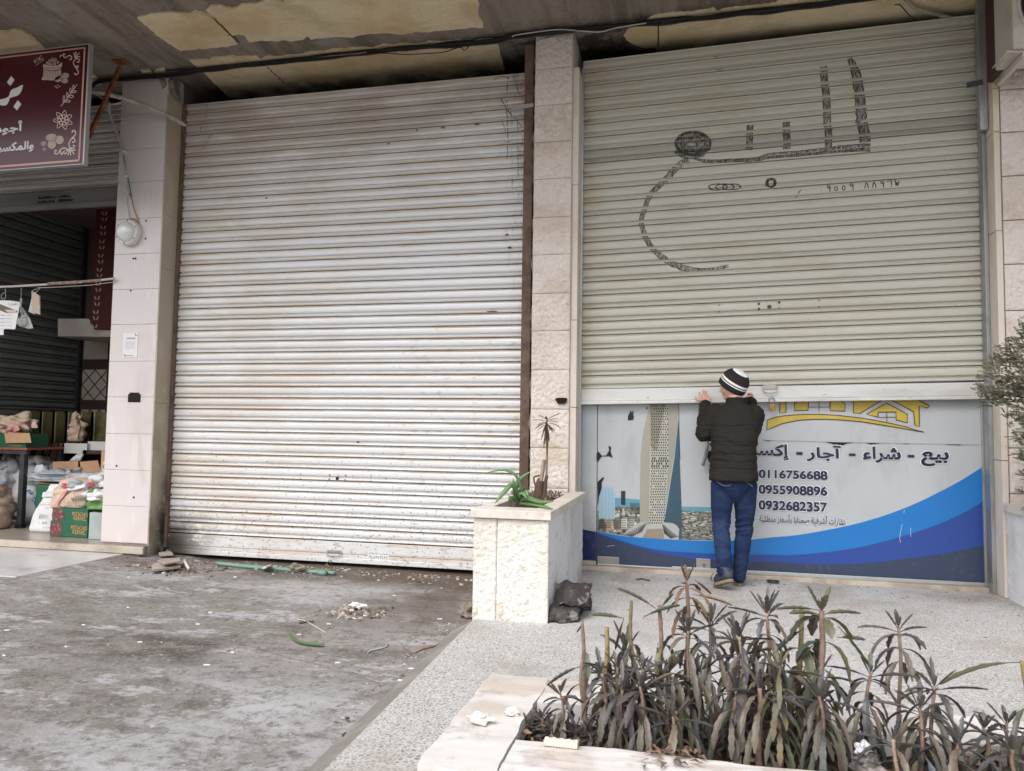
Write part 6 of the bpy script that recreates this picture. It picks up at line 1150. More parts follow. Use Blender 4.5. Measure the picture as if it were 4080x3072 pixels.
def plant(label, o, tx, ty, y, bx=None, **k):
    a = zc(o, [(tx, ty)])[0]; T = at(*a, y=y); B = Vector((T.x * (1.0) if bx is None else at(*zc(o, [(bx, 1300)])[0], y=y).x, y + rng.uniform(-.01, .01), .352)); return kal(label, T, B, **k)
plant('bare pinkish stem with a few hanging leaves at the left end of the planter', AO, 604, 372, 1.90, 650, sr=.0065, up=0, mid=0, low=1, nodes=5, gap=.04, seed=1, extra=((AO[0] + 330 / ZS, AO[1] + 945 / ZS, 1.90, zc(AO, [(600, 755)])[0], .020), (AO[0] + 630 / ZS, AO[1] + 1050 / ZS, 1.88, zc(AO, [(625, 735)])[0], .018), (AO[0] + 570 / ZS, AO[1] + 470 / ZS, 1.9, zc(AO, [(606, 400)])[0], .012)))
plant('yellowish leafless stub between the first tall stems', AO, 818, 425, 1.93, 800, sr=.0085, up=0, mid=0, low=3, nodes=4, gap=.06, seed=2, stem='stem_green')
plant('tall plain stem with long green hanging leaves', AO, 1032, 195, 1.95, 1040, sr=.0065, up=0, mid=0, low=2, nodes=3, gap=.08, seed=3, mat='leaf_green', stem='stem_green', extra=((AO[0] + 905 / ZS, AO[1] + 610 / ZS, 1.93, zc(AO, [(965, 345)])[0], .022), (AO[0] + 955 / ZS, AO[1] + 740 / ZS, 1.92, zc(AO, [(975, 480)])[0], .024)))
plant('tall tan stem with long flat leaves flung out to both sides', AO, 1272, 235, 1.92, 1270, sr=.0072, up=0, mid=0, low=2, nodes=4, gap=.075, seed=4, mat='leaf_green', extra=((AO[0] + 910 / ZS, AO[1] + 112 / ZS, 1.92, zc(AO, [(1240, 260)])[0], .019), (AO[0] + 1450 / ZS, AO[1] + 262 / ZS, 1.91, zc(AO, [(1135, 335)])[0], .019), (AO[0] + 700 / ZS, AO[1] + 350 / ZS, 1.93, zc(AO, [(960, 345)])[0], .022), (AO[0] + 1400 / ZS, AO[1] + 150 / ZS, 1.92, zc(AO, [(1290, 250)])[0], .018), (AO[0] + 1250 / ZS, AO[1] + 800 / ZS, 1.90, zc(AO, [(1262, 560)])[0], .022)))
plant('dead brown shrivelled plant, tallest at the back of the planter', AO, 1505, 20, 1.955, 1500, sr=.0068, up=5, mid=5, low=3, nodes=2, seed=5, mat='leaf_dead', L=.07, wd=.012, extra=((AO[0] + 1700 / ZS, AO[1] + 148 / ZS, 1.95, zc(AO, [(1580, 15)])[0], .017), (AO[0] + 1885 / ZS, AO[1] + 262 / ZS, 1.94, zc(AO, [(1560, 140)])[0], .017)))
KL = [(AO, 912, 770, 1.88, 'narrow leaved plant between the green leaves and the stub', {}), (AO, 955, 965, 1.81, 'left of the two spreading dark rosettes at the front', dict(L=.10)), (AO, 1106, 935, 1.80, 'right of the two spreading dark rosettes at the front with one long level leaf', dict(L=.10, extra=((AO[0] + 1400 / ZS, AO[1] + 850 / ZS, 1.79, zc(AO, [(1150, 940)])[0], .018),))),
 (AO, 1520, 455, 1.90, 'bushy topped dark plant below the dead brown one', dict(up=8, L=.08)), (AO, 1712, 395, 1.93, 'dark plant with drooping leaves right of the dead brown one', dict(up=7, low=4, nodes=4)), (AO, 1962, 505, 1.88, 'pale stemmed plant with wide spread upper leaves before the shopfront', dict(up=7, mid=7, low=3, nodes=4)),
 (AO, 1395, 1195, 1.775, 'low front rosette with blue grey hanging leaves', dict(L=.10, low=4)), (AO, 2140, 950, 1.80, 'front plant with a thick bending orange brown stem', dict(sr=.008, L=.10, low=3, nodes=4)), (AO, 415, 985, 1.86, 'small wilted plant at the left corner of the soil', dict(up=4, mid=4, low=4, nodes=2, L=.06, wd=.012, sr=.004)),
 (AO, 2200, 300, 1.92, 'tall dark plant in the middle with an upright tuft', dict(up=8, mid=6, low=4, nodes=5))]
for i, (o, tx, ty, y, lb, kw) in enumerate(KL): plant(lb, o, tx, ty, y, seed=20 + i, **kw)
plant('thick ringed stem with broad greenish leaves right of the middle', BO, 462, 280, 1.90, 500, sr=.0095, up=4, mid=3, low=3, nodes=3, seed=40, mat='leaf_green', wd=.022, gap=.05, extra=((BO[0] + 90 / ZS, BO[1] + 300 / ZS, 1.90, zc(BO, [(440, 275)])[0], .018), (BO[0] + 90 / ZS, BO[1] + 660 / ZS, 1.88, zc(BO, [(310, 430)])[0], .024), (BO[0] + 270 / ZS, BO[1] + 740 / ZS, 1.87, zc(BO, [(400, 570)])[0], .026), (BO[0] + 870 / ZS, BO[1] + 800 / ZS, 1.89, zc(BO, [(600, 410)])[0], .021), (BO[0] + 830 / ZS, BO[1] + 565 / ZS, 1.91, zc(BO, [(600, 510)])[0], .022)))
plant('cut off green stub beside the thick ringed stem', BO, 293, 305, 1.93, 280, sr=.0085, up=0, mid=0, low=3, nodes=4, gap=.05, seed=41, mat='leaf_green', stem='stem_green', wd=.022)
KL = [(BO, 440, 1020, 1.80, 'largest front rosette with many hanging brown edged leaves', dict(up=8, mid=8, low=6, nodes=3, L=.105)), (BO, 888, 820, 1.88, 'slim plant with red tipped top leaf between the big rosette and the lone stem', dict(up=4, mid=5, low=4, L=.075)), (BO, 1128, 430, 1.95, 'lone tall plant standing clear against the terrazzo', dict(up=6, mid=3, low=4, nodes=2, L=.085)),
 (BO, 1440, 930, 1.86, 'plant with blunt upright leaves right of the lone tall one', dict(up=5, mid=6, low=4, L=.085)), (BO, 1312, 1120, 1.81, 'spreading dark plant before the blunt leaved one', dict(up=6, mid=7, low=5, L=.095)), (BO, 1082, 1390, 1.755, 'low orange stemmed plant at the very front', dict(up=5, mid=6, low=3, L=.085)), (BO, 1660, 1405, 1.78, 'low sprawling plant near the right corner', dict(up=6, mid=7, low=4, L=.09)), (BO, 2110, 1480, 1.77, 'low plant with a reddish stem at the right edge', dict(up=6, mid=7, low=4, L=.09)), (BO, 1860, 1290, 1.90, 'tangle of small dark leaves at the back right', dict(up=7, mid=6, low=5, L=.06, wd=.012)), (BO, 2060, 1250, 1.92, 'spiky dark plant at the back right edge', dict(up=7, mid=6, low=5, L=.07, wd=.012))]
for i, (o, tx, ty, y, lb, kw) in enumerate(KL): plant(lb, o, tx, ty, y, seed=50 + i, **kw)
plant('tall green stem at the right edge with one very long level leaf', BO, 2195, 715, 1.86, 2250, sr=.008, up=0, mid=0, low=2, nodes=3, gap=.06, seed=61, stem='stem_green', mat='leaf_green', extra=((BO[0] + 1500 / ZS, BO[1] + 910 / ZS, 1.86, zc(BO, [(2180, 725)])[0], .019),))
for i in range(18):        # the dense dark middle
    tx = rng.uniform(750, 2200) if i < 14 else rng.uniform(2212, 2700); ty = rng.uniform(620, 1080); y = rng.uniform(1.80, 1.96)
    plant('dark narrow leaved plant crowded in the dense middle of the foreground planter', AO, tx, ty, y, seed=100 + i, up=rng.choice((4, 5, 6, 7)), mid=rng.choice((4, 5, 6)), low=rng.choice((3, 4, 5)), nodes=rng.choice((3, 5, 7)), L=rng.uniform(.065, .105), wd=rng.uniform(.010, .015), hang=rng.uniform(.7, 1.5), mat=rng.choice(('leaf_dark', 'leaf_dark', 'leaf_dark', 'leaf_olive')), group='dark plants crowded in the foreground planter')
for i, (o, tx, ty) in enumerate(((AO, 140, 1290), (AO, 340, 1310), (AO, 540, 1350), (AO, 250, 1240), (AO, 660, 1370), (AO, 420, 1330), (AO, 1800, 1440), (BO, 250, 1400), (BO, 780, 1290))):
    a = zc(o, [(tx, ty)])[0]; v = at(*a, z=.375); v.y = max(1.745, min(1.965, v.y))
    kal('small ground rosette on the bare soil of the foreground planter', (v.x, v.y, .385), (v.x, v.y, .35), up=6, mid=7, low=0, nodes=0, L=.038, wd=.010, seed=200 + i, sr=.003, group='small rosettes on the planter soil', upl=.8)
q = MB(); r4 = random.Random(4)
for k in range(900):
    x = r4.choice((r4.uniform(.15, .55), r4.uniform(.15, 1.2), r4.uniform(-.3, 1.2))); y = r4.uniform(1.735, 1.80); a = r4.uniform(0, 6.3); s_ = r4.uniform(.003, .006); z = .358 + r4.random() * .012
    q.add([(x, y, z), (x + s_ * math.cos(a), y + s_ * math.sin(a), z + .002), (x + 1.6 * s_ * math.cos(a + .5), y + 1.6 * s_ * math.sin(a + .5), z + .001), (x + s_ * math.cos(a + 1.1), y + s_ * math.sin(a + 1.1), z + .003)], [(0, 1, 2, 3)])
tag(q.build('clover', 'clover'), 'bright green clover on the soil at the front of the foreground planter', kind='stuff', cat='ground cover')
q = MB()
for k in range(700):
    x = r4.uniform(-.38, 1.3); y = r4.uniform(1.735, 1.98); a = r4.uniform(0, 6.3); s_ = r4.uniform(.008, .022); z = .36 + r4.random() * .015
    q.add([(x, y, z), (x + s_ * math.cos(a), y + s_ * math.sin(a), z + .006), (x + 1.8 * s_ * math.cos(a + .25), y + 1.8 * s_ * math.sin(a + .25), z + .002), (x + s_ * math.cos(a + .5), y + s_ * math.sin(a + .5), z - .002)], [(0, 1, 2, 3)])
tag(q.build('leaf_litter', 'leaf_dead'), 'dead brown leaves covering the soil of the foreground planter', kind='stuff', cat='leaf litter')
q = MB()
for k in range(46):
    v = at(rng.uniform(2560, 2780), rng.uniform(2985, 3066), z=.404); a = rng.uniform(0, 6.3); s_ = rng.uniform(.008, .02)
    q.add([v, v + Vector((s_ * math.cos(a), s_ * math.sin(a), .006)), v + Vector((2 * s_ * math.cos(a + .2), 2 * s_ * math.sin(a + .2), .003)), v + Vector((s_ * math.cos(a + .6), s_ * math.sin(a + .6), .008))], [(0, 1, 2, 3)])
tag(q.build('fallen_leaves', 'leaf_dead'), 'dry reddish leaves fallen on the front rim of the foreground planter', kind='stuff', cat='leaf litter')
# things lying on the rim
def stone(name, label, a, z, r_, s3, mat, seed, cat='stone', group=None):
    v = at(*a, z=z); q = MB(); q.ico((v.x, v.y, z + r_ * s3[2] * .8), r_, 3, s3, .8, seed); return tag(q.build(name, mat), label, cat, group)
stone('stone_chip', 'angular white stone chip on the left rim of the foreground planter', (1914, 2880), .40, .022, (1.25, .8, .55), 'stone_bit', 2); stone('stone_chip', 'small beige pebble on the inner left rim of the foreground planter', (2040, 2850), .40, .014, (1.3, .9, .7), 'stone_bit', 5)
v = at(2235, 2970, z=.402); q = MB(); n = 22
pr = [(-.038 + .076 * k / n, .012 + .003 * math.sin(k * 1.3)) for k in range(n + 1)] + [(.038 - .076 * k / n, -.012 + .003 * (k % 2)) for k in range(n + 1)]
q.prism([(v.x + a, v.y + b, .4012) for a, b in pr], (0, 0, .012)); tag(q.build('biscuit', 'stone_bit', bevel=.002), 'cream ridged wafer like block on the front rim of the foreground planter', 'biscuit')
def paper_ball(label, a, y, r_, seed): v = at(*a, y=y); q = MB(); q.ico(v, r_, 3, (1, .8, 1.05), .7, seed); tag(q.build('paper_ball', 'sack_grey'), label, 'litter')
paper_ball('crumpled white paper among the plants at the right front', (3440, 2990), 1.76, .017, 4); q = MB(); q.ico(at(3460, 3045, y=1.75), .030, 3, (1, .7, .6), .9, 8); tag(q.build('plastic_bag', 'leather_dark'), 'grey torn plastic bag under the crumpled white paper', 'litter')
v = at(2250, 2790, y=1.93); q = MB(); q.ico(v, .009, 2); tag(q.build('bottle_cap', 'wire_orange'), 'tiny orange cap at the left of the dark plants', 'cap')
# ------------------------------------------------------------------ plants in the tall planter
sp = thing('strap_plant', 'green strap leaved plant spilling over the tall stone planter', 'plant', (at(2085, 2000, y=4.75).x, 4.75, .62)); q = MB()
def strap(pts, y0, y1, wd):
    P = smoothpath([at(a, b, y=y0 + (y1 - y0) * i / (len(pts) - 1)) for i, (a, b) in enumerate(pts)], 5); n = len(P); vs = []
    for i, p in enumerate(P):
        d = (P[min(i + 1, n - 1)] - P[max(i - 1, 0)]).normalized(); s_ = d.cross(Vector((.25, -1, .35))).normalized(); up_ = s_.cross(d); w_ = wd * min(1, .5 + i / n * 2) * (1 - (i / (n - 1)) ** 4 * .92)
        vs += [p + s_ * w_ / 2 + up_ * w_ * .16, p, p - s_ * w_ / 2 + up_ * w_ * .16, p - up_ * w_ * .08]
    q.add(vs, [(4 * i + k, 4 * i + (k + 1) % 4, 4 * i + 4 + (k + 1) % 4, 4 * i + 4 + k) for i in range(n - 1) for k in range(4)])
for pts, y0, y1, wd in (([(2080, 1990), (2072, 1930), (2050, 1890), (2010, 1873), (1975, 1876), (1938, 1884)], 4.75, 4.6, .020), ([(2072, 1985), (2040, 1935), (2010, 1960), (1972, 2005)], 4.72, 4.5, .034), ([(2062, 1990), (2052, 1960), (2068, 1915), (2112, 1880)], 4.78, 4.8, .036), ([(2055, 1990), (2050, 1955), (2044, 1905)], 4.76, 4.75, .022), ([(2072, 2000), (2100, 1985), (2150, 2000), (2207, 1998)], 4.75, 4.45, .036), ([(2070, 2006), (2110, 2008), (2160, 2018), (2205, 2030)], 4.72, 4.40, .028), ([(2064, 1998), (2066, 1975), (2082, 1965), (2098, 1985)], 4.72, 4.6, .032), ([(2060, 1998), (2040, 1985), (2025, 1998)], 4.7, 4.6, .03), ([(2068, 1995), (2090, 1958), (2100, 1962), (2104, 1990)], 4.74, 4.66, .03), ([(2062, 1990), (2046, 1960), (2034, 1968)], 4.74, 4.7, .026), ([(2060, 1994), (2072, 1965), (2064, 1950)], 4.74, 4.7, .028)): strap(pts, y0, y1, wd)
q.build('foliage', 'strap_leaf', sp, smooth=True)
yd = 5.35; dp = thing('dead_plant', 'withered brown palm like plant on a thin stem in the tall planter', 'plant', (at(2176, 1985, y=yd).x, yd, .62))
q = MB(); q.tube(smoothpath([at(a, b, y=yd) for a, b in ((2174, 1990), (2176, 1930), (2178, 1860), (2180, 1780), (2179, 1665))], 5), [.010] * 8 + [.008] * 8 + [.006] * 5, 8); q.build('stem', 'stem_tan', dp, smooth=True)
q = MB(); T = at(2179, 1672, y=yd)
for k in range(15):
    a = k * 2.4; e = .55 - .07 * k; d = Vector((math.cos(a) * math.cos(e), math.sin(a) * math.cos(e), math.sin(e))); leaf(q, T + Vector((0, 0, -.006 * k * .5)), d, .11 if k < 12 else .08, .014, .25 + .05 * k, serr=.08, pet=.1)
for k, (a, b) in enumerate(((2160, 1735), (2172, 1750), (2180, 1770), (2186, 1745), (2168, 1765))): p = at(2178, 1680 + 4 * k, y=yd - .02); e_ = at(a, b, y=yd - .03); leaf(q, p, e_ - p, (e_ - p).length * 1.3, .020, .2, serr=.08, pet=.05)
q.build('foliage', 'leaf_dead', dp)
st2 = thing('plant_stub', 'grey gnarled old plant stubs at the foot of the withered plant', 'plant', (at(2150, 1990, y=5.2).x, 5.2, .62))
for k, (pts, rr) in enumerate((([(2160, 1995), (2152, 1940), (2162, 1880), (2168, 1832)], .014), ([(2150, 2000), (2148, 1950), (2155, 1915)], .028), ([(2140, 2000), (2132, 1960), (2138, 1925), (2148, 1905)], .007), ([(2165, 2000), (2172, 1930), (2178, 1895)], .012), ([(2145, 1965), (2132, 1930), (2128, 1902), (2150, 1895)], .006))): q = MB(); q.tube(smoothpath([at(a, b, y=5.25) for a, b in pts], 5), rr, 8); q.build('stub', 'bark' if k != 0 else 'stem_tan', st2, smooth=True)
q = MB()
for k in range(150): x = rng.uniform(-1.13, -.9); y = rng.uniform(4.9, 5.85); leaf(q, (x, y, .62), (rng.uniform(-1, 1), rng.uniform(-1, 1), rng.uniform(.2, 1.2)), rng.uniform(.03, .08), .010, .6, n=5, serr=0)
tag(q.build('dry_leaves', 'leaf_dead'), 'dry curled leaves covering the soil of the tall planter', kind='stuff', cat='leaf litter')
# ------------------------------------------------------------------ juniper at the right edge
jt = thing('juniper', 'dusty grey green juniper bush reaching in at the right edge', 'shrub', (2.5, 5.2, .63)); q = MB(); q.tube(smoothpath([(2.55, 5.2, .6), (2.5, 5.18, 1.0), (2.45, 5.15, 1.4), (2.42, 5.15, 1.9)], 5), .022, 8)
TIPS = ((3885, 1545), (3905, 1560), (3920, 1500), (3945, 1450), (3960, 1425), (3990, 1400), (4020, 1370), (4050, 1330), (4078, 1310), (4080, 1420), (4000, 1490), (4050, 1560), (3950, 1570), (4030, 1650), (4070, 1740), (4045, 1810), (4090, 1900), (4060, 1640), (4130, 1500), (4150, 1700), (3980, 1440), (4010, 1540), (4070, 1480), (3900, 1590), (3935, 1540), (3970, 1600), (4040, 1720), (4100, 1820), (4130, 1400), (4160, 1350), (4200, 1500), (4110, 1620), (4090, 1560), (4020, 1450), (3975, 1520), (4060, 1390), (4075, 1960), (4110, 2010), (4040, 1500), (4075, 1680))
qf = MB(); r5 = random.Random(9); TIPS += tuple((4200 + 420 * r5.random() ** .8, 1330 + 640 * r5.random()) for _ in range(26))
for (a, b) in TIPS:
    y = r5.uniform(4.95, 5.3); tip = at(a, b, y=y); root = Vector((2.50 + r5.uniform(-.03, .03), 5.2, min(1.85, max(.7, tip.z - r5.uniform(.05, .3))))); pa = smoothpath([root, root.lerp(tip, .5) + Vector((0, 0, .03)), tip], 6); q.tube(pa, [.008 - .006 * i / len(pa) for i in range(len(pa))], 5)
    for s_ in range(56):
        t = 1 - r5.random() ** 1.5 * .75; p = pa[min(len(pa) - 1, int(t * (len(pa) - 1)))] + Vector((r5.gauss(0, .022), r5.gauss(0, .03), r5.gauss(0, .022))); d = ((tip - root).normalized() + Vector((r5.gauss(0, .7), r5.gauss(0, .7), r5.gauss(0.1, .6)))).normalized(); L_ = r5.uniform(.03, .06)
        sd2 = d.cross(Vector((r5.gauss(0, 1), r5.gauss(0, 1), r5.gauss(0, 1)))).normalized(); n = 6
        for k in range(n):
            c0 = p + d * L_ * k / n
            for sg2 in (-1, 1):
                dd = (d * .8 + sd2 * sg2 * .7).normalized(); l2 = .015 * (1 - .5 * k / n) + .004; w2 = .004; nn = d.cross(sd2) * w2
                qf.add([c0 - nn * .5, c0 + dd * l2 * .5 + nn, c0 + dd * l2, c0 + dd * l2 * .5 - nn], [(0, 1, 2, 3)])
q.build('branches', 'bark', jt, smooth=True); qf.build('foliage', 'juniper', jt, fixn=False)
# ------------------------------------------------------------------ air conditioner
ac = thing('air_conditioner', 'weathered outdoor air conditioner on an angle bracket at the top right corner', 'air conditioner', (2.5, 5.6, 3.7))
ya = 5.40; A = at(3060 + 2120 / ZS, 430 / ZS, y=ya); xa, za = A.x, A.z
q = MB(); q.box(xa, xa + .85, ya, ya + .30, za, za + .60); q.build('casing', 'ac_white', ac, bevel=.012, segs=3)
fc = Vector((xa + .30, ya - .004, za + .30)); q = MB()
for k in range(7): q.lathe([(.045 + k * .034, -.004), (.049 + k * .034, -.012), (.053 + k * .034, -.004)], fc, (0, 1, 0), 40)
for k in range(12): t = k * math.pi / 6; q.tube([fc + Vector((.04 * math.cos(t), -.008, .04 * math.sin(t))), fc + Vector((.255 * math.cos(t + .25), -.008, .255 * math.sin(t + .25)))], .0035, 5)
q.build('fan_grille', 'ac_grille', ac); q = MB(); q.lathe([(.0001, 0), (.25, 0)], fc + Vector((0, .001, 0)), (0, 1, 0), 40); q.build('fan_opening', 'ac_dark', ac); q = MB(); q.lathe([(.25, .0), (.258, -.014), (.268, -.014), (.275, 0)], fc + Vector((0, .002, 0)), (0, 1, 0), 48); q.build('fan_ring', 'ac_white', ac, smooth=True)
AB = lambda a, b_, y: at(3060 + a / ZS, b_ / ZS, y=y)
q = MB(); q.prism([AB(2060, 432, 5.38), AB(1915, 606, 5.88), AB(1985, 612, 5.88), AB(2230, 440, 5.38)], (0, 0, -.012)); q.build('tray', 'ac_white', ac, bevel=.003)
q = MB(); q.bar(AB(2225, 470, 5.36), AB(1992, 722, 5.89), .03, .035); q.build('strut', 'ac_white', ac, bevel=.003)
q = MB(); t0 = AB(1932, 590, 5.88); q.box(t0.x - .008, t0.x + .010, 5.86, 5.89, t0.z, ZC - .01); q.build('wall_bracket', 'ac_white', ac, bevel=.003)
q = MB(); q.box(t0.x + .012, xa + .02, 5.71, 5.895, za + .005, ZC - .012); q.build('rear_shade_block', 'wall_brown', ac)  # brown block put in for the dark shade behind the unit
q = MB(); q.tube(smoothpath([AB(1965, 612, 5.86), AB(1995, 650, 5.87), AB(1998, 690, 5.88), AB(1990, 730, 5.885)], 6), .004, 6); q.build('hose', 'cable_white', ac, smooth=True)
# ------------------------------------------------------------------ bag, litter, hose
v = at(2255, 2478, z=0); q = MB()
bgt = thing('leather_bag', 'crumpled dark leather bag lying on the terrazzo against the tall planter', 'bag', (v.x, v.y, 0))
def sheet(prof2, x0, x1, sd, amp=.020, nu=34, per=7, name='bag_body'):
    P = smoothpath([(0, a, b_) for a, b_ in prof2], per); n_ = len(P) - 1
    def f(u, w_):
        i = min(n_, int(round(w_ * n_))); x = x0 + (x1 - x0) * u; q0 = P[i]; e = amp * fbm((x * 2 + sd, q0.y * 2, q0.z * 2), 9, 4)
        return (max(px1 + .004, x + .05 * (q0.z) * (u - .5) + .6 * e), q0.y + e + .10 * (u - .3) ** 2, max(.003, q0.z * (1 - .25 * abs(u - .35)) + e))
    q = MB(); q.grid(f, nu, n_); o = q.build(name, 'leather_dark', bgt, smooth=True); m = o.modifiers.new('thick', 'SOLIDIFY'); m.thickness = .005; return o
yb0 = v.y
sheet([(yb0 + .02, .105), (yb0 + .06, .085), (yb0 + .10, .12), (yb0 + .16, .19), (yb0 + .20, .20), (yb0 + .25, .10), (yb0 + .27, .0)], v.x - .08, v.x + .11, 1, name='flap')
sheet([(yb0 + .22, .02), (yb0 + .08, .015), (yb0 - .03, .004), (yb0 - .05, .02), (yb0 - .03, .06), (yb0 + .01, .085), (yb0 + .05, .06)], v.x - .11, v.x + .07, 5)
sheet([(yb0 + .05, .02), (yb0 - .01, .03), (yb0 - .02, .06), (yb0 + .03, .075)], v.x - .03, v.x + .075, 9, name='lining')
q = MB(); q.tube(smoothpath([Vector((p.x, p.y, -.055 + .01 * noise.noise((p.x * 3, 0, 0)))) for p in (at(a, b, z=-.06) for a, b in ((865, 2249), (960, 2257), (1090, 2268), (1200, 2277), (1335, 2287)))], 6), .016, 10); q.tube([at(1268, 2281, z=-.052), at(1300, 2284, z=-.052)], .021, 10); tag(q.build('plastic_pipe', 'pipe_green', smooth=True), 'green plastic pipe lying in the rubble along the silver shutter', 'pipe')
def shard(label, pts, z0, th, mat, name='tile_shard', cat='tile', group=None, tilt=0):
    P = [at(a, b, z=z0) for a, b in pts]; c0 = sum(P, Vector()) / len(P); P = [Vector((p.x, p.y, p.z + (p.x - c0.x) * tilt)) for p in P]; q = MB(); q.prism(P, (0, 0, th)); return tag(q.build(name, mat, bevel=.002), label, cat, group)
Z1 = (0, 1536)
shard('broken grey floor tile lying on the rubble at the pillar foot', zc(Z1, [(1360, 1505), (1450, 1490), (1560, 1500), (1555, 1545), (1420, 1565)]), -.02, .012, 'tile_shard', tilt=.1); shard('pale broken tile slab under the grey tile by the pillar foot', zc(Z1, [(1310, 1570), (1370, 1540), (1420, 1570), (1555, 1555), (1560, 1580), (1320, 1612)]), -.05, .018, 'tile_shard'); shard('long flat tile piece behind the other shards at the pillar foot', zc(Z1, [(1370, 1455), (1470, 1440), (1500, 1470), (1380, 1480)]), -.04, .014, 'tile_shard')
shard('small tilted wood splinter beside the broken tiles', zc(Z1, [(1585, 1530), (1600, 1522), (1640, 1590), (1622, 1598)]), -.035, .014, 'stone_bit', 'splinter', 'splinter'); shard('cracked corner piece at the foot of the tiled pillar', zc(Z1, [(1210, 1420), (1265, 1400), (1270, 1440), (1225, 1445)]), -.03, .03, 'tile_shard')
shard('white square tile chip leaning over the green pipe', zc((1020, 1536), [(62, 1545), (132, 1542), (128, 1590), (85, 1608), (55, 1590)]), -.045, .014, 'stone_bit', tilt=.3)
stone('cement_lump', 'round grey cement lump on the green pipe', zc((1020, 1536), [(350, 1610)])[0], -.06, .06, (1.1, .7, .6), 'cut_concrete', 3, 'cement lump'); stone('cement_lump', 'grey rubble lump at the corner of the tall planter', zc((1020, 2304), [(1835, 335)])[0], -.06, .05, (1, .9, 1), 'cut_concrete', 7, 'cement lump')
LIT = [(S_, x, y) for S_, l in (((0, 2304), ((62, 442), (572, 583), (38, 657), (1818, 287), (1710, 388), (2012, 636), (1788, 747), (725, 383), (1210, 543), (1108, 240))), ((1020, 2304), ((1587, 353), (630, 397), (1195, 147), (372, 483), (1345, 775), (705, 720), (1250, 880), (850, 347), (945, 325), (1060, 8)))) for x, y in l]
for i, (o, x, y) in enumerate(LIT):
    p = at(*zc(o, [(x, y)])[0], z=-.06); p.z = gz(p.x, p.y) + .006; a = rng.uniform(-.5, .5); L_ = rng.uniform(.010, .016); q = MB(); q.tube([p - Vector((math.cos(a), math.sin(a), 0)) * L_, p + Vector((math.cos(a), math.sin(a), 0)) * L_], .0042, 8); tag(q.build('cigarette_butt', 'butt_white'), 'one of the small white cigarette butts strewn over the grey concrete', 'cigarette butt', 'cigarette butts on the concrete')
for i, (x, y) in enumerate(((915, 400), (1592, 233), (1460, 700), (815, 1166), (710, 1308), (500, 1241), (1185, 1030), (1320, 848), (1355, 1608), (2170, 1588), (970, 1087), (1312, 1271))):
    p = at(*zc((0, 2304), [(x, y)])[0], z=-.06); p.z = gz(p.x, p.y) + .003; q = MB(); q.ico(p, rng.uniform(.004, .008), 2, (1.2, .8, .5), .8, i); tag(q.build('pebble', 'tile_shard'), 'one of the pale pebbles and shells scattered on the grey concrete', 'pebble', 'pale pebbles on the concrete')
q = MB(); P = smoothpath([Vector((p.x, p.y, gz(p.x, p.y) + .012)) for p in (at(*zc((1020, 2304), [z_])[0], z=-.06) for z_ in ((285, 480), (330, 525), (400, 555), (500, 572), (590, 575)))], 5); n = len(P); q.add([v_ + Vector((0, s_ * (.016 if 0 < i < n - 1 else .004), .006 * (s_ == 0))) for i, v_ in enumerate(P) for s_ in (-1, 0, 1)], [(3 * i + k, 3 * i + k + 1, 3 * i + 4 + k, 3 * i + 3 + k) for i in range(n - 1) for k in (0, 1)]); mk('wilted_green', c(78, 110, 66), 0.6); tag(q.build('fallen_leaf', 'wilted_green', smooth=True), 'long green strap leaf lying on the concrete', 'leaf')
for lb, o, pts, rr, mm in (('bluish twisted string on the concrete near the kerb', (1020, 2304), [(965, 632), (990, 610), (1060, 595), (1120, 580), (1135, 552)], .004, 'sack_grey'), ('thin pale string with a dark knot on the concrete', (1020, 2304), [(360, 355), (430, 370), (520, 420), (605, 465)], .003, 'cable_white'), ('dark twig on the concrete by the kerb', (1020, 2304), [(1365, 632), (1420, 605), (1500, 585), (1590, 562)], .006, 'stem_tan'), ('short dark stick near the pale string', (1020, 2304), [(375, 385), (440, 376), (498, 372)], .006, 'bark'), ('small curled black scrap near the front kerb', (1020, 2304), [(740, 1415), (765, 1390), (755, 1350), (775, 1325)], .006, 'black')):
    P = smoothpath([Vector((p.x, p.y, gz(p.x, p.y) + .006)) for p in (at(*zc(o, [z_])[0], z=-.06) for z_ in pts)], 5); q = MB(); q.tube(P, rr, 6); tag(q.build('twig' if 'twig' in lb or 'stick' in lb else 'scrap' if 'scrap' in lb else 'string', mm, smooth=True), lb, 'litter')
def bits(name, label, n, fpos, smin, smax, mat, flat=.5):
    q = MB()
    for k in range(n):
        x, y = fpos(); s_ = smin + (smax - smin) * rng.random() ** 2.5; q.ico((x, y, gz(x, y) + s_ * flat * .5), s_, 1, (1, rng.uniform(.5, 1), flat), .9, k)
    return tag(q.build(name, mat), label, kind='stuff', cat='rubble')
pc = at(1420, 2440, z=-.06)
bits('rubble_heap', 'little swept heap of chips and dry scraps on the concrete', 150, lambda: (pc.x + rng.gauss(0, .10), pc.y + rng.gauss(0, .09)), .004, .022, 'rubble', .7)
q = MB(); q.ico((pc.x - .02, pc.y + .06, gz(pc.x, pc.y) + .03), .032, 3, (1.5, .7, .5), 1.2, 3); tag(q.build('tissue', 'paper'), 'crumpled white tissue on the little swept heap', 'litter')
bits('gravel_strip', 'crumbled mortar and rubble along the foot of the silver shutter', 800, lambda: (rng.uniform(-4.4, -1.3), 5.95 - abs(rng.gauss(0, .22))), .003, .018, 'rubble'); bits('gravel_heap', 'grit and rubble at the foot of the tiled pillar', 260, lambda: (rng.gauss(-4.05, .25), rng.gauss(5.5, .18)), .004, .024, 'rubble'); bits('grit', 'small grit scattered over the grey concrete', 700, lambda: (rng.uniform(-5, -1.3), rng.uniform(2.6, 5.6)), .002, .007, 'rubble')
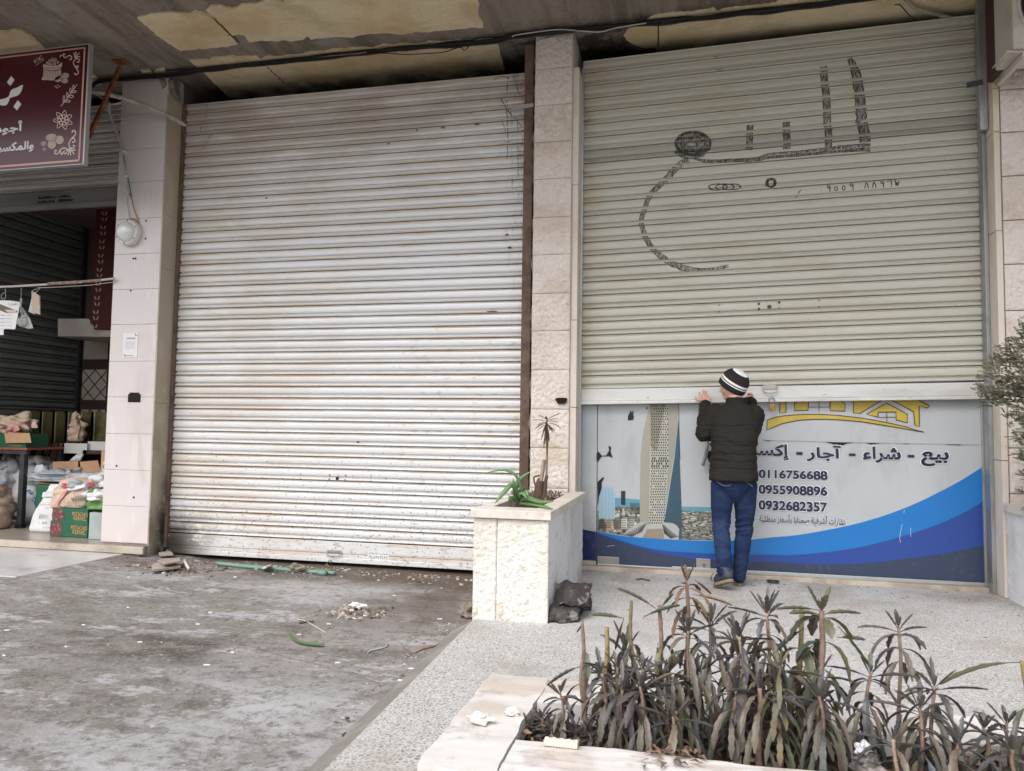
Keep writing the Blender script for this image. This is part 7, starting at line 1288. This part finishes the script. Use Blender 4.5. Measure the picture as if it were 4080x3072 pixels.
bits('kerb_grit', 'grit along the foot of the kerb', 160, lambda: (rng.gauss(-1.36, .05), rng.uniform(2.8, 4.5)), .003, .012, 'rubble')
def tbits(n):
    q = MB()
    for k in range(n): x = rng.uniform(-.75, 2.1); y = rng.choice((rng.uniform(5.6, 6.1), rng.uniform(4.2, 6.1))); s_ = rng.uniform(.002, .008); q.ico((x, y, s_ * .3), s_, 1, (1.4, .8, .35), .8, k)
    return tag(q.build('dust_bits', 'leaf_dead'), 'brown dry bits scattered on the terrazzo before the shopfront', kind='stuff', cat='litter')
tbits(90)
v = at(3080, 2322, z=.006); q = MB()
for k in range(4): q.tube([v + Vector(((.035 + .004 * k) * math.cos(t), (.035 + .003 * k) * math.sin(t), .002 + .004 * k)) for t in [j * .449 for j in range(15)]], .0025, 5, cap=False)
tag(q.build('wire_coil', 'dark_steel', smooth=True), 'small coil of dark wire on the terrazzo right of the person', 'wire'); q = MB(); q.tube(smoothpath([at(a, b, z=.006) for a, b in zc((2040, 2304), [(1080, 12), (1120, 5), (1150, 12), (1190, 18)])], 5), .006, 6); tag(q.build('twig', 'bark', smooth=True), 'small brown twig on the terrazzo left of the person', 'twig')
# ------------------------------------------------------------------ the person lifting the shutter
pe = thing('person', 'person in dark quilted jacket, jeans and striped beanie lifting the sage shutter', 'person', (.32, 5.72, 0))
def caps(mb, p0, r0, p1, r1, n=12):
    p0, p1 = Vector(p0), Vector(p1); d = p1 - p0; N = 5; path, rad = [], []
    u = d.normalized()
    for k in range(N): a = -math.pi / 2 + math.pi / 2 * k / N; path.append(p0 + u * r0 * math.sin(a)); rad.append(max(.0006, r0 * math.cos(a)))
    for k in range(N + 1): a = math.pi / 2 * k / N; path.append(p1 + u * r1 * math.sin(a)); rad.append(max(.0006, r1 * math.cos(a)))
    mb.tube(path, rad, n)
def chain(mb, pts, rads, n=12):
    for i in range(len(pts) - 1): caps(mb, pts[i], rads[i], pts[i + 1], rads[i + 1], n)
def ell(mb, ctr, rad, X, Y, Z): # ellipsoid in a frame
    bm = bmesh.new(); bmesh.ops.create_icosphere(bm, subdivisions=3, radius=1); vs = [Vector(ctr) + X * v.co.x * rad[0] + Y * v.co.y * rad[1] + Z * v.co.z * rad[2] for v in bm.verts]; fs = [tuple(v.index for v in f.verts) for f in bm.faces]; bm.free(); mb.add(vs, fs)
def loft(mb, rings, n=32, p=.8):
    vs = []
    for (cx, cy, cz, rx, ry) in rings:
        for k in range(n): a = 2 * math.pi * k / n; ca, sa = math.cos(a), math.sin(a); vs.append((cx + rx * math.copysign(abs(ca) ** p, ca), cy + ry * math.copysign(abs(sa) ** p, sa), cz))
    N = len(rings); mb.add(vs, [(j * n + k, j * n + (k + 1) % n, (j + 1) * n + (k + 1) % n, (j + 1) * n + k) for j in range(N - 1) for k in range(n)] + [tuple(range(n - 1, -1, -1)), tuple(range((N - 1) * n, N * n))])
def fuse(mb, name, mat, parent, voxel, smooth=3, fn=None):
    o = mb.build(name, mat, None, fixn=True); m1 = o.modifiers.new('r', 'REMESH'); m1.mode = 'VOXEL'; m1.voxel_size = voxel; m1.use_smooth_shade = True; m2 = o.modifiers.new('s', 'SMOOTH'); m2.factor = .5; m2.iterations = smooth
    dg = bpy.context.evaluated_depsgraph_get(); me = bpy.data.meshes.new_from_object(o.evaluated_get(dg)); o.modifiers.clear(); old = o.data; o.data = me; bpy.data.meshes.remove(old)
    if fn:
        nr = [v.normal.copy() for v in me.vertices]
        for v, n_ in zip(me.vertices, nr): v.co += n_ * fn(v.co, n_)
    me.polygons.foreach_set('use_smooth', [True] * len(me.polygons)); me.update(); kid(o, parent); return o
HC = Vector((.347, 5.815, 1.470)); F = Vector((-.86, .48, -.10)).normalized(); S = F.cross(Vector((0, 0, 1))).normalized(); U = S.cross(F)
hd_ = lambda f, s, u: HC + F * f + S * s + U * u
def HW(a, b, y): return at(2720 + a / 3.3325, 1440 + b / 3.3325, y=y)
LSH, LEL, LWR = Vector((.208, 5.79, 1.245)), Vector((.148, 5.80, 1.120)), HW(300, 585, 6.02)
RSH, REL, RWR = Vector((.505, 5.80, 1.242)), Vector((.502, 5.95, 1.150)), HW(905, 545, 6.03)
HIP_L, HIP_R = Vector((.262, 5.735, .72)), Vector((.430, 5.745, .72))
KN_L, KN_R = at(2873, 2095, y=5.76), at(2966, 2095, y=5.83); AN_L, AN_R = at(2888, 2268, y=5.645), at(2946, 2280, y=5.80)
b = MB()
ell(b, hd_(-.012, 0, .018), (.090, .071, .088), F, S, U); ell(b, hd_(.030, 0, -.030), (.056, .056, .070), F, S, U); ell(b, hd_(.055, 0, -.082), (.026, .032, .024), F, S, U); caps(b, hd_(.082, 0, .004), .008, hd_(.104, 0, -.030), .0095)
ell(b, hd_(.094, 0, -.034), (.012, .014, .009), F, S, U); ell(b, hd_(.083, 0, -.056), (.009, .020, .006), F, S, U); ell(b, hd_(.081, 0, -.067), (.009, .018, .006), F, S, U); ell(b, hd_(.078, 0, .016), (.012, .042, .008), F, S, U)
for s_ in (-1, 1): ell(b, hd_(.070, s_ * .030, -.002), (.012, .013, .009), F, S, U); ell(b, hd_(.048, s_ * .044, -.030), (.025, .018, .026), F, S, U); ell(b, hd_(-.012, s_ * .074, -.022), (.018, .008, .030), F, S, U)
caps(b, HC + Vector((.012, -.005, -.06)), .052, (.36, 5.79, 1.31), .058); loft(b, [(.345, 5.735, .70, .14, .09), (.345, 5.735, .80, .145, .095), (.345, 5.75, 1.0, .125, .085), (.355, 5.77, 1.18, .15, .09), (.36, 5.785, 1.27, .13, .075), (.36, 5.79, 1.31, .06, .05)])
chain(b, (LSH, LEL, LWR), (.055, .042, .026)); chain(b, (RSH, REL, RWR), (.055, .042, .026))
chain(b, (HIP_L, KN_L, AN_L), (.075, .052, .036)); chain(b, (HIP_R, KN_R, AN_R), (.075, .052, .036)); 
# left hand: palm against the bar, five fingers of different length
yh = 6.098
pal = [HW(255, 515, 6.075), HW(285, 500, 6.082), HW(318, 500, 6.080)]
caps(b, LWR, .024, HW(300, 545, 6.05), .025)
for p in pal: caps(b, HW(305, 548, 6.05), .019, p, .0125)
for pts, r_ in (([(252, 515, 6.078), (205, 515, 6.088), (182, 495, yh), (170, 470, yh - .002)], (.0105, .0085, .0075, .0065)), ([(262, 500, 6.082), (235, 470, 6.092), (224, 440, yh), (221, 412, yh - .004)], (.0108, .0088, .0080, .0068)), ([(286, 492, 6.085), (277, 455, 6.095), (273, 418, yh), (272, 383, yh - .004)], (.0110, .0090, .0082, .0070)), ([(314, 492, 6.084), (313, 458, 6.094), (311, 425, yh), (308, 396, yh - .005)], (.0110, .0090, .0080, .0070)), ([(335, 540, 6.055), (362, 520, 6.058), (352, 490, 6.068), (336, 468, 6.074)], (.0135, .0115, .0098, .0080))): chain(b, [HW(*p) for p in pts], r_, 10)
# right hand, mostly behind the collar
caps(b, RWR, .024, HW(902, 515, 6.06), .023)
for a in (878, 898, 918): caps(b, HW(902, 520, 6.06), .019, HW(a, 500, 6.07), .0125)
for pts, r_ in (([(880, 500, 6.072), (868, 462, 6.088), (866, 440, 6.082), (872, 424, 6.07)], (.0105, .0088, .0080, .0070)), ([(896, 498, 6.072), (890, 458, 6.090), (890, 436, 6.084), (895, 424, 6.072)], (.0108, .009, .008, .007)), ([(912, 500, 6.072), (912, 460, 6.090), (912, 440, 6.084), (914, 428, 6.072)], (.0105, .0088, .008, .007)), ([(926, 508, 6.068), (930, 475, 6.085), (932, 458, 6.080), (930, 448, 6.070)], (.0095, .0080, .0072, .0065)), ([(880, 520, 6.05), (858, 500, 6.05), (853, 475, 6.055)], (.0125, .0105, .0085))): chain(b, [HW(*p) for p in pts], r_, 10)
fuse(b, 'body', 'skin', pe, .0042, 2)
for s_ in (-1, 1):
    q = MB(); ell(q, hd_(.0795, s_ * .030, -.002), (.004, .008, .0035), F, S, U); q.build('eye', 'black', pe, smooth=True); q = MB(); caps(q, hd_(.083, s_ * .016, .013), .003, hd_(.078, s_ * .042, .015), .003); q.build('eyebrow', 'hole_dark', pe, smooth=True)
# jacket
j = MB()
loft(j, [(.343, 5.715, .772, .166, .122), (.343, 5.718, .80, .168, .124), (.343, 5.73, .90, .162, .120), (.345, 5.745, 1.00, .156, .116), (.352, 5.76, 1.10, .166, .118), (.358, 5.775, 1.19, .182, .118), (.360, 5.785, 1.255, .172, .108), (.362, 5.79, 1.30, .125, .090), (.364, 5.792, 1.325, .085, .078)])
loft(j, [(.368, 5.795, 1.30, .080, .076), (.370, 5.80, 1.35, .076, .074), (.376, 5.80, 1.378, .073, .072)], p=1)
chain(j, (LSH + Vector((.01, 0, .005)), LEL, LWR), (.084, .073, .045)); chain(j, (RSH + Vector((-.01, 0, .005)), REL, RWR), (.080, .062, .045)); caps(j, LEL + Vector((0, .01, -.005)), .068, LEL.lerp(LWR, .5), .060)
SEAM = [at(2880, yy, y=5.66).z for yy in (1698, 1762, 1812, 1868)]
def jfn(p, n_):
    d = .004 * fbm(p, 9, 4) + .004 * fbm((p.x * .8 + p.z * .5, p.y, p.z * 2.2), 15, 3) + .006 * max(0, 1 - 5 * abs(noise.noise((p.x * 4 + p.z * 3, p.y * 3, p.z * 11)))) * (1 if 0.86 < p.z < 1.12 else .3)
    if p.z < 1.24:
        for k, z_ in enumerate(SEAM):
            zz = z_ + .008 * noise.noise((p.x * 8, k * 3, 0)); d -= .0055 * math.exp(-((p.z - zz) / .0055) ** 2)
        d += .003
    a = (Vector(p) - LEL).dot((LWR - LEL).normalized())
    if p.x < .20 and p.y > 5.82:
        for t in (.05, .13): d -= .008 * math.exp(-((a - t) / .006) ** 2)
    if p.z > .90 and p.z < 1.07: d += .006 * math.sin(p.z * 110 + 8 * noise.noise((p.x * 6, 0, 0)) + p.x * 14) * max(0, noise.noise((p.x * 5, p.z * 7, 3)) + .3)
    return d
fuse(j, 'jacket', 'jacket_cloth', pe, .0055, 3, jfn)
# jeans
t = MB()
loft(t, [(.345, 5.735, .61, .03, .03), (.345, 5.732, .66, .08, .07), (.345, 5.73, .71, .130, .098), (.345, 5.73, .76, .149, .110), (.345, 5.735, .80, .148, .108), (.345, 5.74, .86, .14, .10)])
chain(t, (HIP_L, HIP_L.lerp(KN_L, .5), KN_L, KN_L.lerp(AN_L, .5), AN_L + Vector((0, .0, -.012))), (.088, .078, .065, .060, .053)); chain(t, (HIP_R, HIP_R.lerp(KN_R, .5), KN_R, KN_R.lerp(AN_R, .5), AN_R + Vector((0, 0, -.03))), (.088, .077, .064, .058, .050))
def tfn(p, n_):
    kz = 1.0 * math.exp(-((p.z - .43) / .10) ** 2) + .9 * math.exp(-((p.z - .14) / .06) ** 2) + .15
    sl = 1 if p.x < .345 else -1; q_ = p.z + sl * .45 * (p.x - .345) + .3 * (p.y - 5.7) + .02 * noise.noise((p.x * 8, p.y * 8, p.z * 5))
    f1 = noise.noise((p.x * 5, p.y * 5, q_ * 24)); f2 = noise.noise((p.x * 9 + 3, p.y * 9, q_ * 42))
    return kz * (.0075 * max(0, 1 - 3.2 * abs(f1)) + .003 * f2 - .002) + .004 * fbm((p.x * 1.5, p.y * 1.5, p.z * .5), 8, 3)
tr = fuse(t, 'jeans', 'denim', pe, .0055, 7, tfn)
for pts in (((2857, 1918), (2872, 1930), (2895, 1937), (2912, 1932)), ((2970, 1921), (2988, 1930), (3000, 1940))):
    q = MB(); P = smoothpath([at(a, b_, y=5.61) + Vector((0, .012, 0)) for a, b_ in pts], 6); q.tube(P, .0022, 5); q.build('pocket_seam', 'stitch', tr)
# beanie
AX = Vector((.47, -.36, .80)).normalized(); HB = HC + Vector((.012, -.006, .022)); u1 = (F - AX * F.dot(AX)).normalized(); v1 = AX.cross(u1)
prof_ = [(.099, -.055), (.103, -.050)] + [(.1035 + .002 * math.sin(k * .5), -.050 + k * .0075) for k in range(1, 8)] + [(.103 * math.cos(a) ** .85, .006 + .092 * math.sin(a)) for a in [k * math.pi / 2 / 11 for k in range(1, 11)]] + [(.004, .098)]
q = MB(); n = 48; vs = []; H0 = -.055
for (r_, h) in prof_:
    for k in range(n): a = 2 * math.pi * k / n; vs.append(HB + AX * h + (u1 * math.cos(a) * 1.03 + v1 * math.sin(a) * .92) * r_)
q.v = vs
for i in range(len(prof_) - 1):
    h = (prof_[i][1] + prof_[i + 1][1]) / 2; m_ = 2 if (-.016 < h < -.006 or .0045 < h < .014) else 0 if h < .022 or .060 < h < .080 else 2 if h >= .080 else 1
    for k in range(n): q.f.append([i * n + k, i * n + (k + 1) % n, (i + 1) * n + (k + 1) % n, (i + 1) * n + k]); q.m.append(m_)
bo = q.build('beanie', ['knit_black', 'knit_brown', 'knit_white'], pe, smooth=True); sm = bo.modifiers.new('thick', 'SOLIDIFY'); sm.thickness = .005; sm.offset = -1
# shoes
def shoe(toe, heel, hu):
    toe, heel = Vector(toe), Vector(heel); d = (toe - heel).normalized(); side = d.cross(Vector((0, 0, 1))).normalized(); up_ = side.cross(d); L_ = (toe - heel).length; P = lambda f, s_, u: heel + d * f + side * s_ + up_ * u
    q = MB(); chain(q, (P(.020, 0, .040), P(L_ * .35, 0, .042), P(L_ * .65, 0, .034), P(L_ - .035, 0, .028)), (.039, .040, .042, .034)); caps(q, P(.022, 0, .045), .040, P(.050, 0, .10) + Vector((0, 0, hu)), .047)
    o = fuse(q, 'shoe', 'shoe_navy', pe, .0045, 2); q = MB(); n = 28; out = []
    for k in range(n): a = 2 * math.pi * k / n; out.append(P(L_ / 2 + (L_ / 2 + .012) * math.cos(a), (.043 + .007 * math.cos(a)) * math.copysign(abs(math.sin(a)) ** .7, math.sin(a)), -.012))
    q.prism(out, up_ * .022); q.build('sole', 'shoe_sole', o, bevel=.004); return o, P
tl, hl = at(2862, 2340, z=.02), at(2912, 2312, y=5.585)
o, P = shoe(tl + Vector((-.01, .10, 0)), hl, .01)
for k in range(2): q = MB(); q.tube(smoothpath([P(.12, -.035, .075), P(.12, -.055, .065), P(.11, -.075 - .01 * k, .04), P(.10, -.085, .012 + .01 * k)], 4), .0022, 5); q.build('lace', 'black', o)
shoe((AN_R.x - .02, 6.02, .016), (AN_R.x + .004, 5.80, .016), 0)
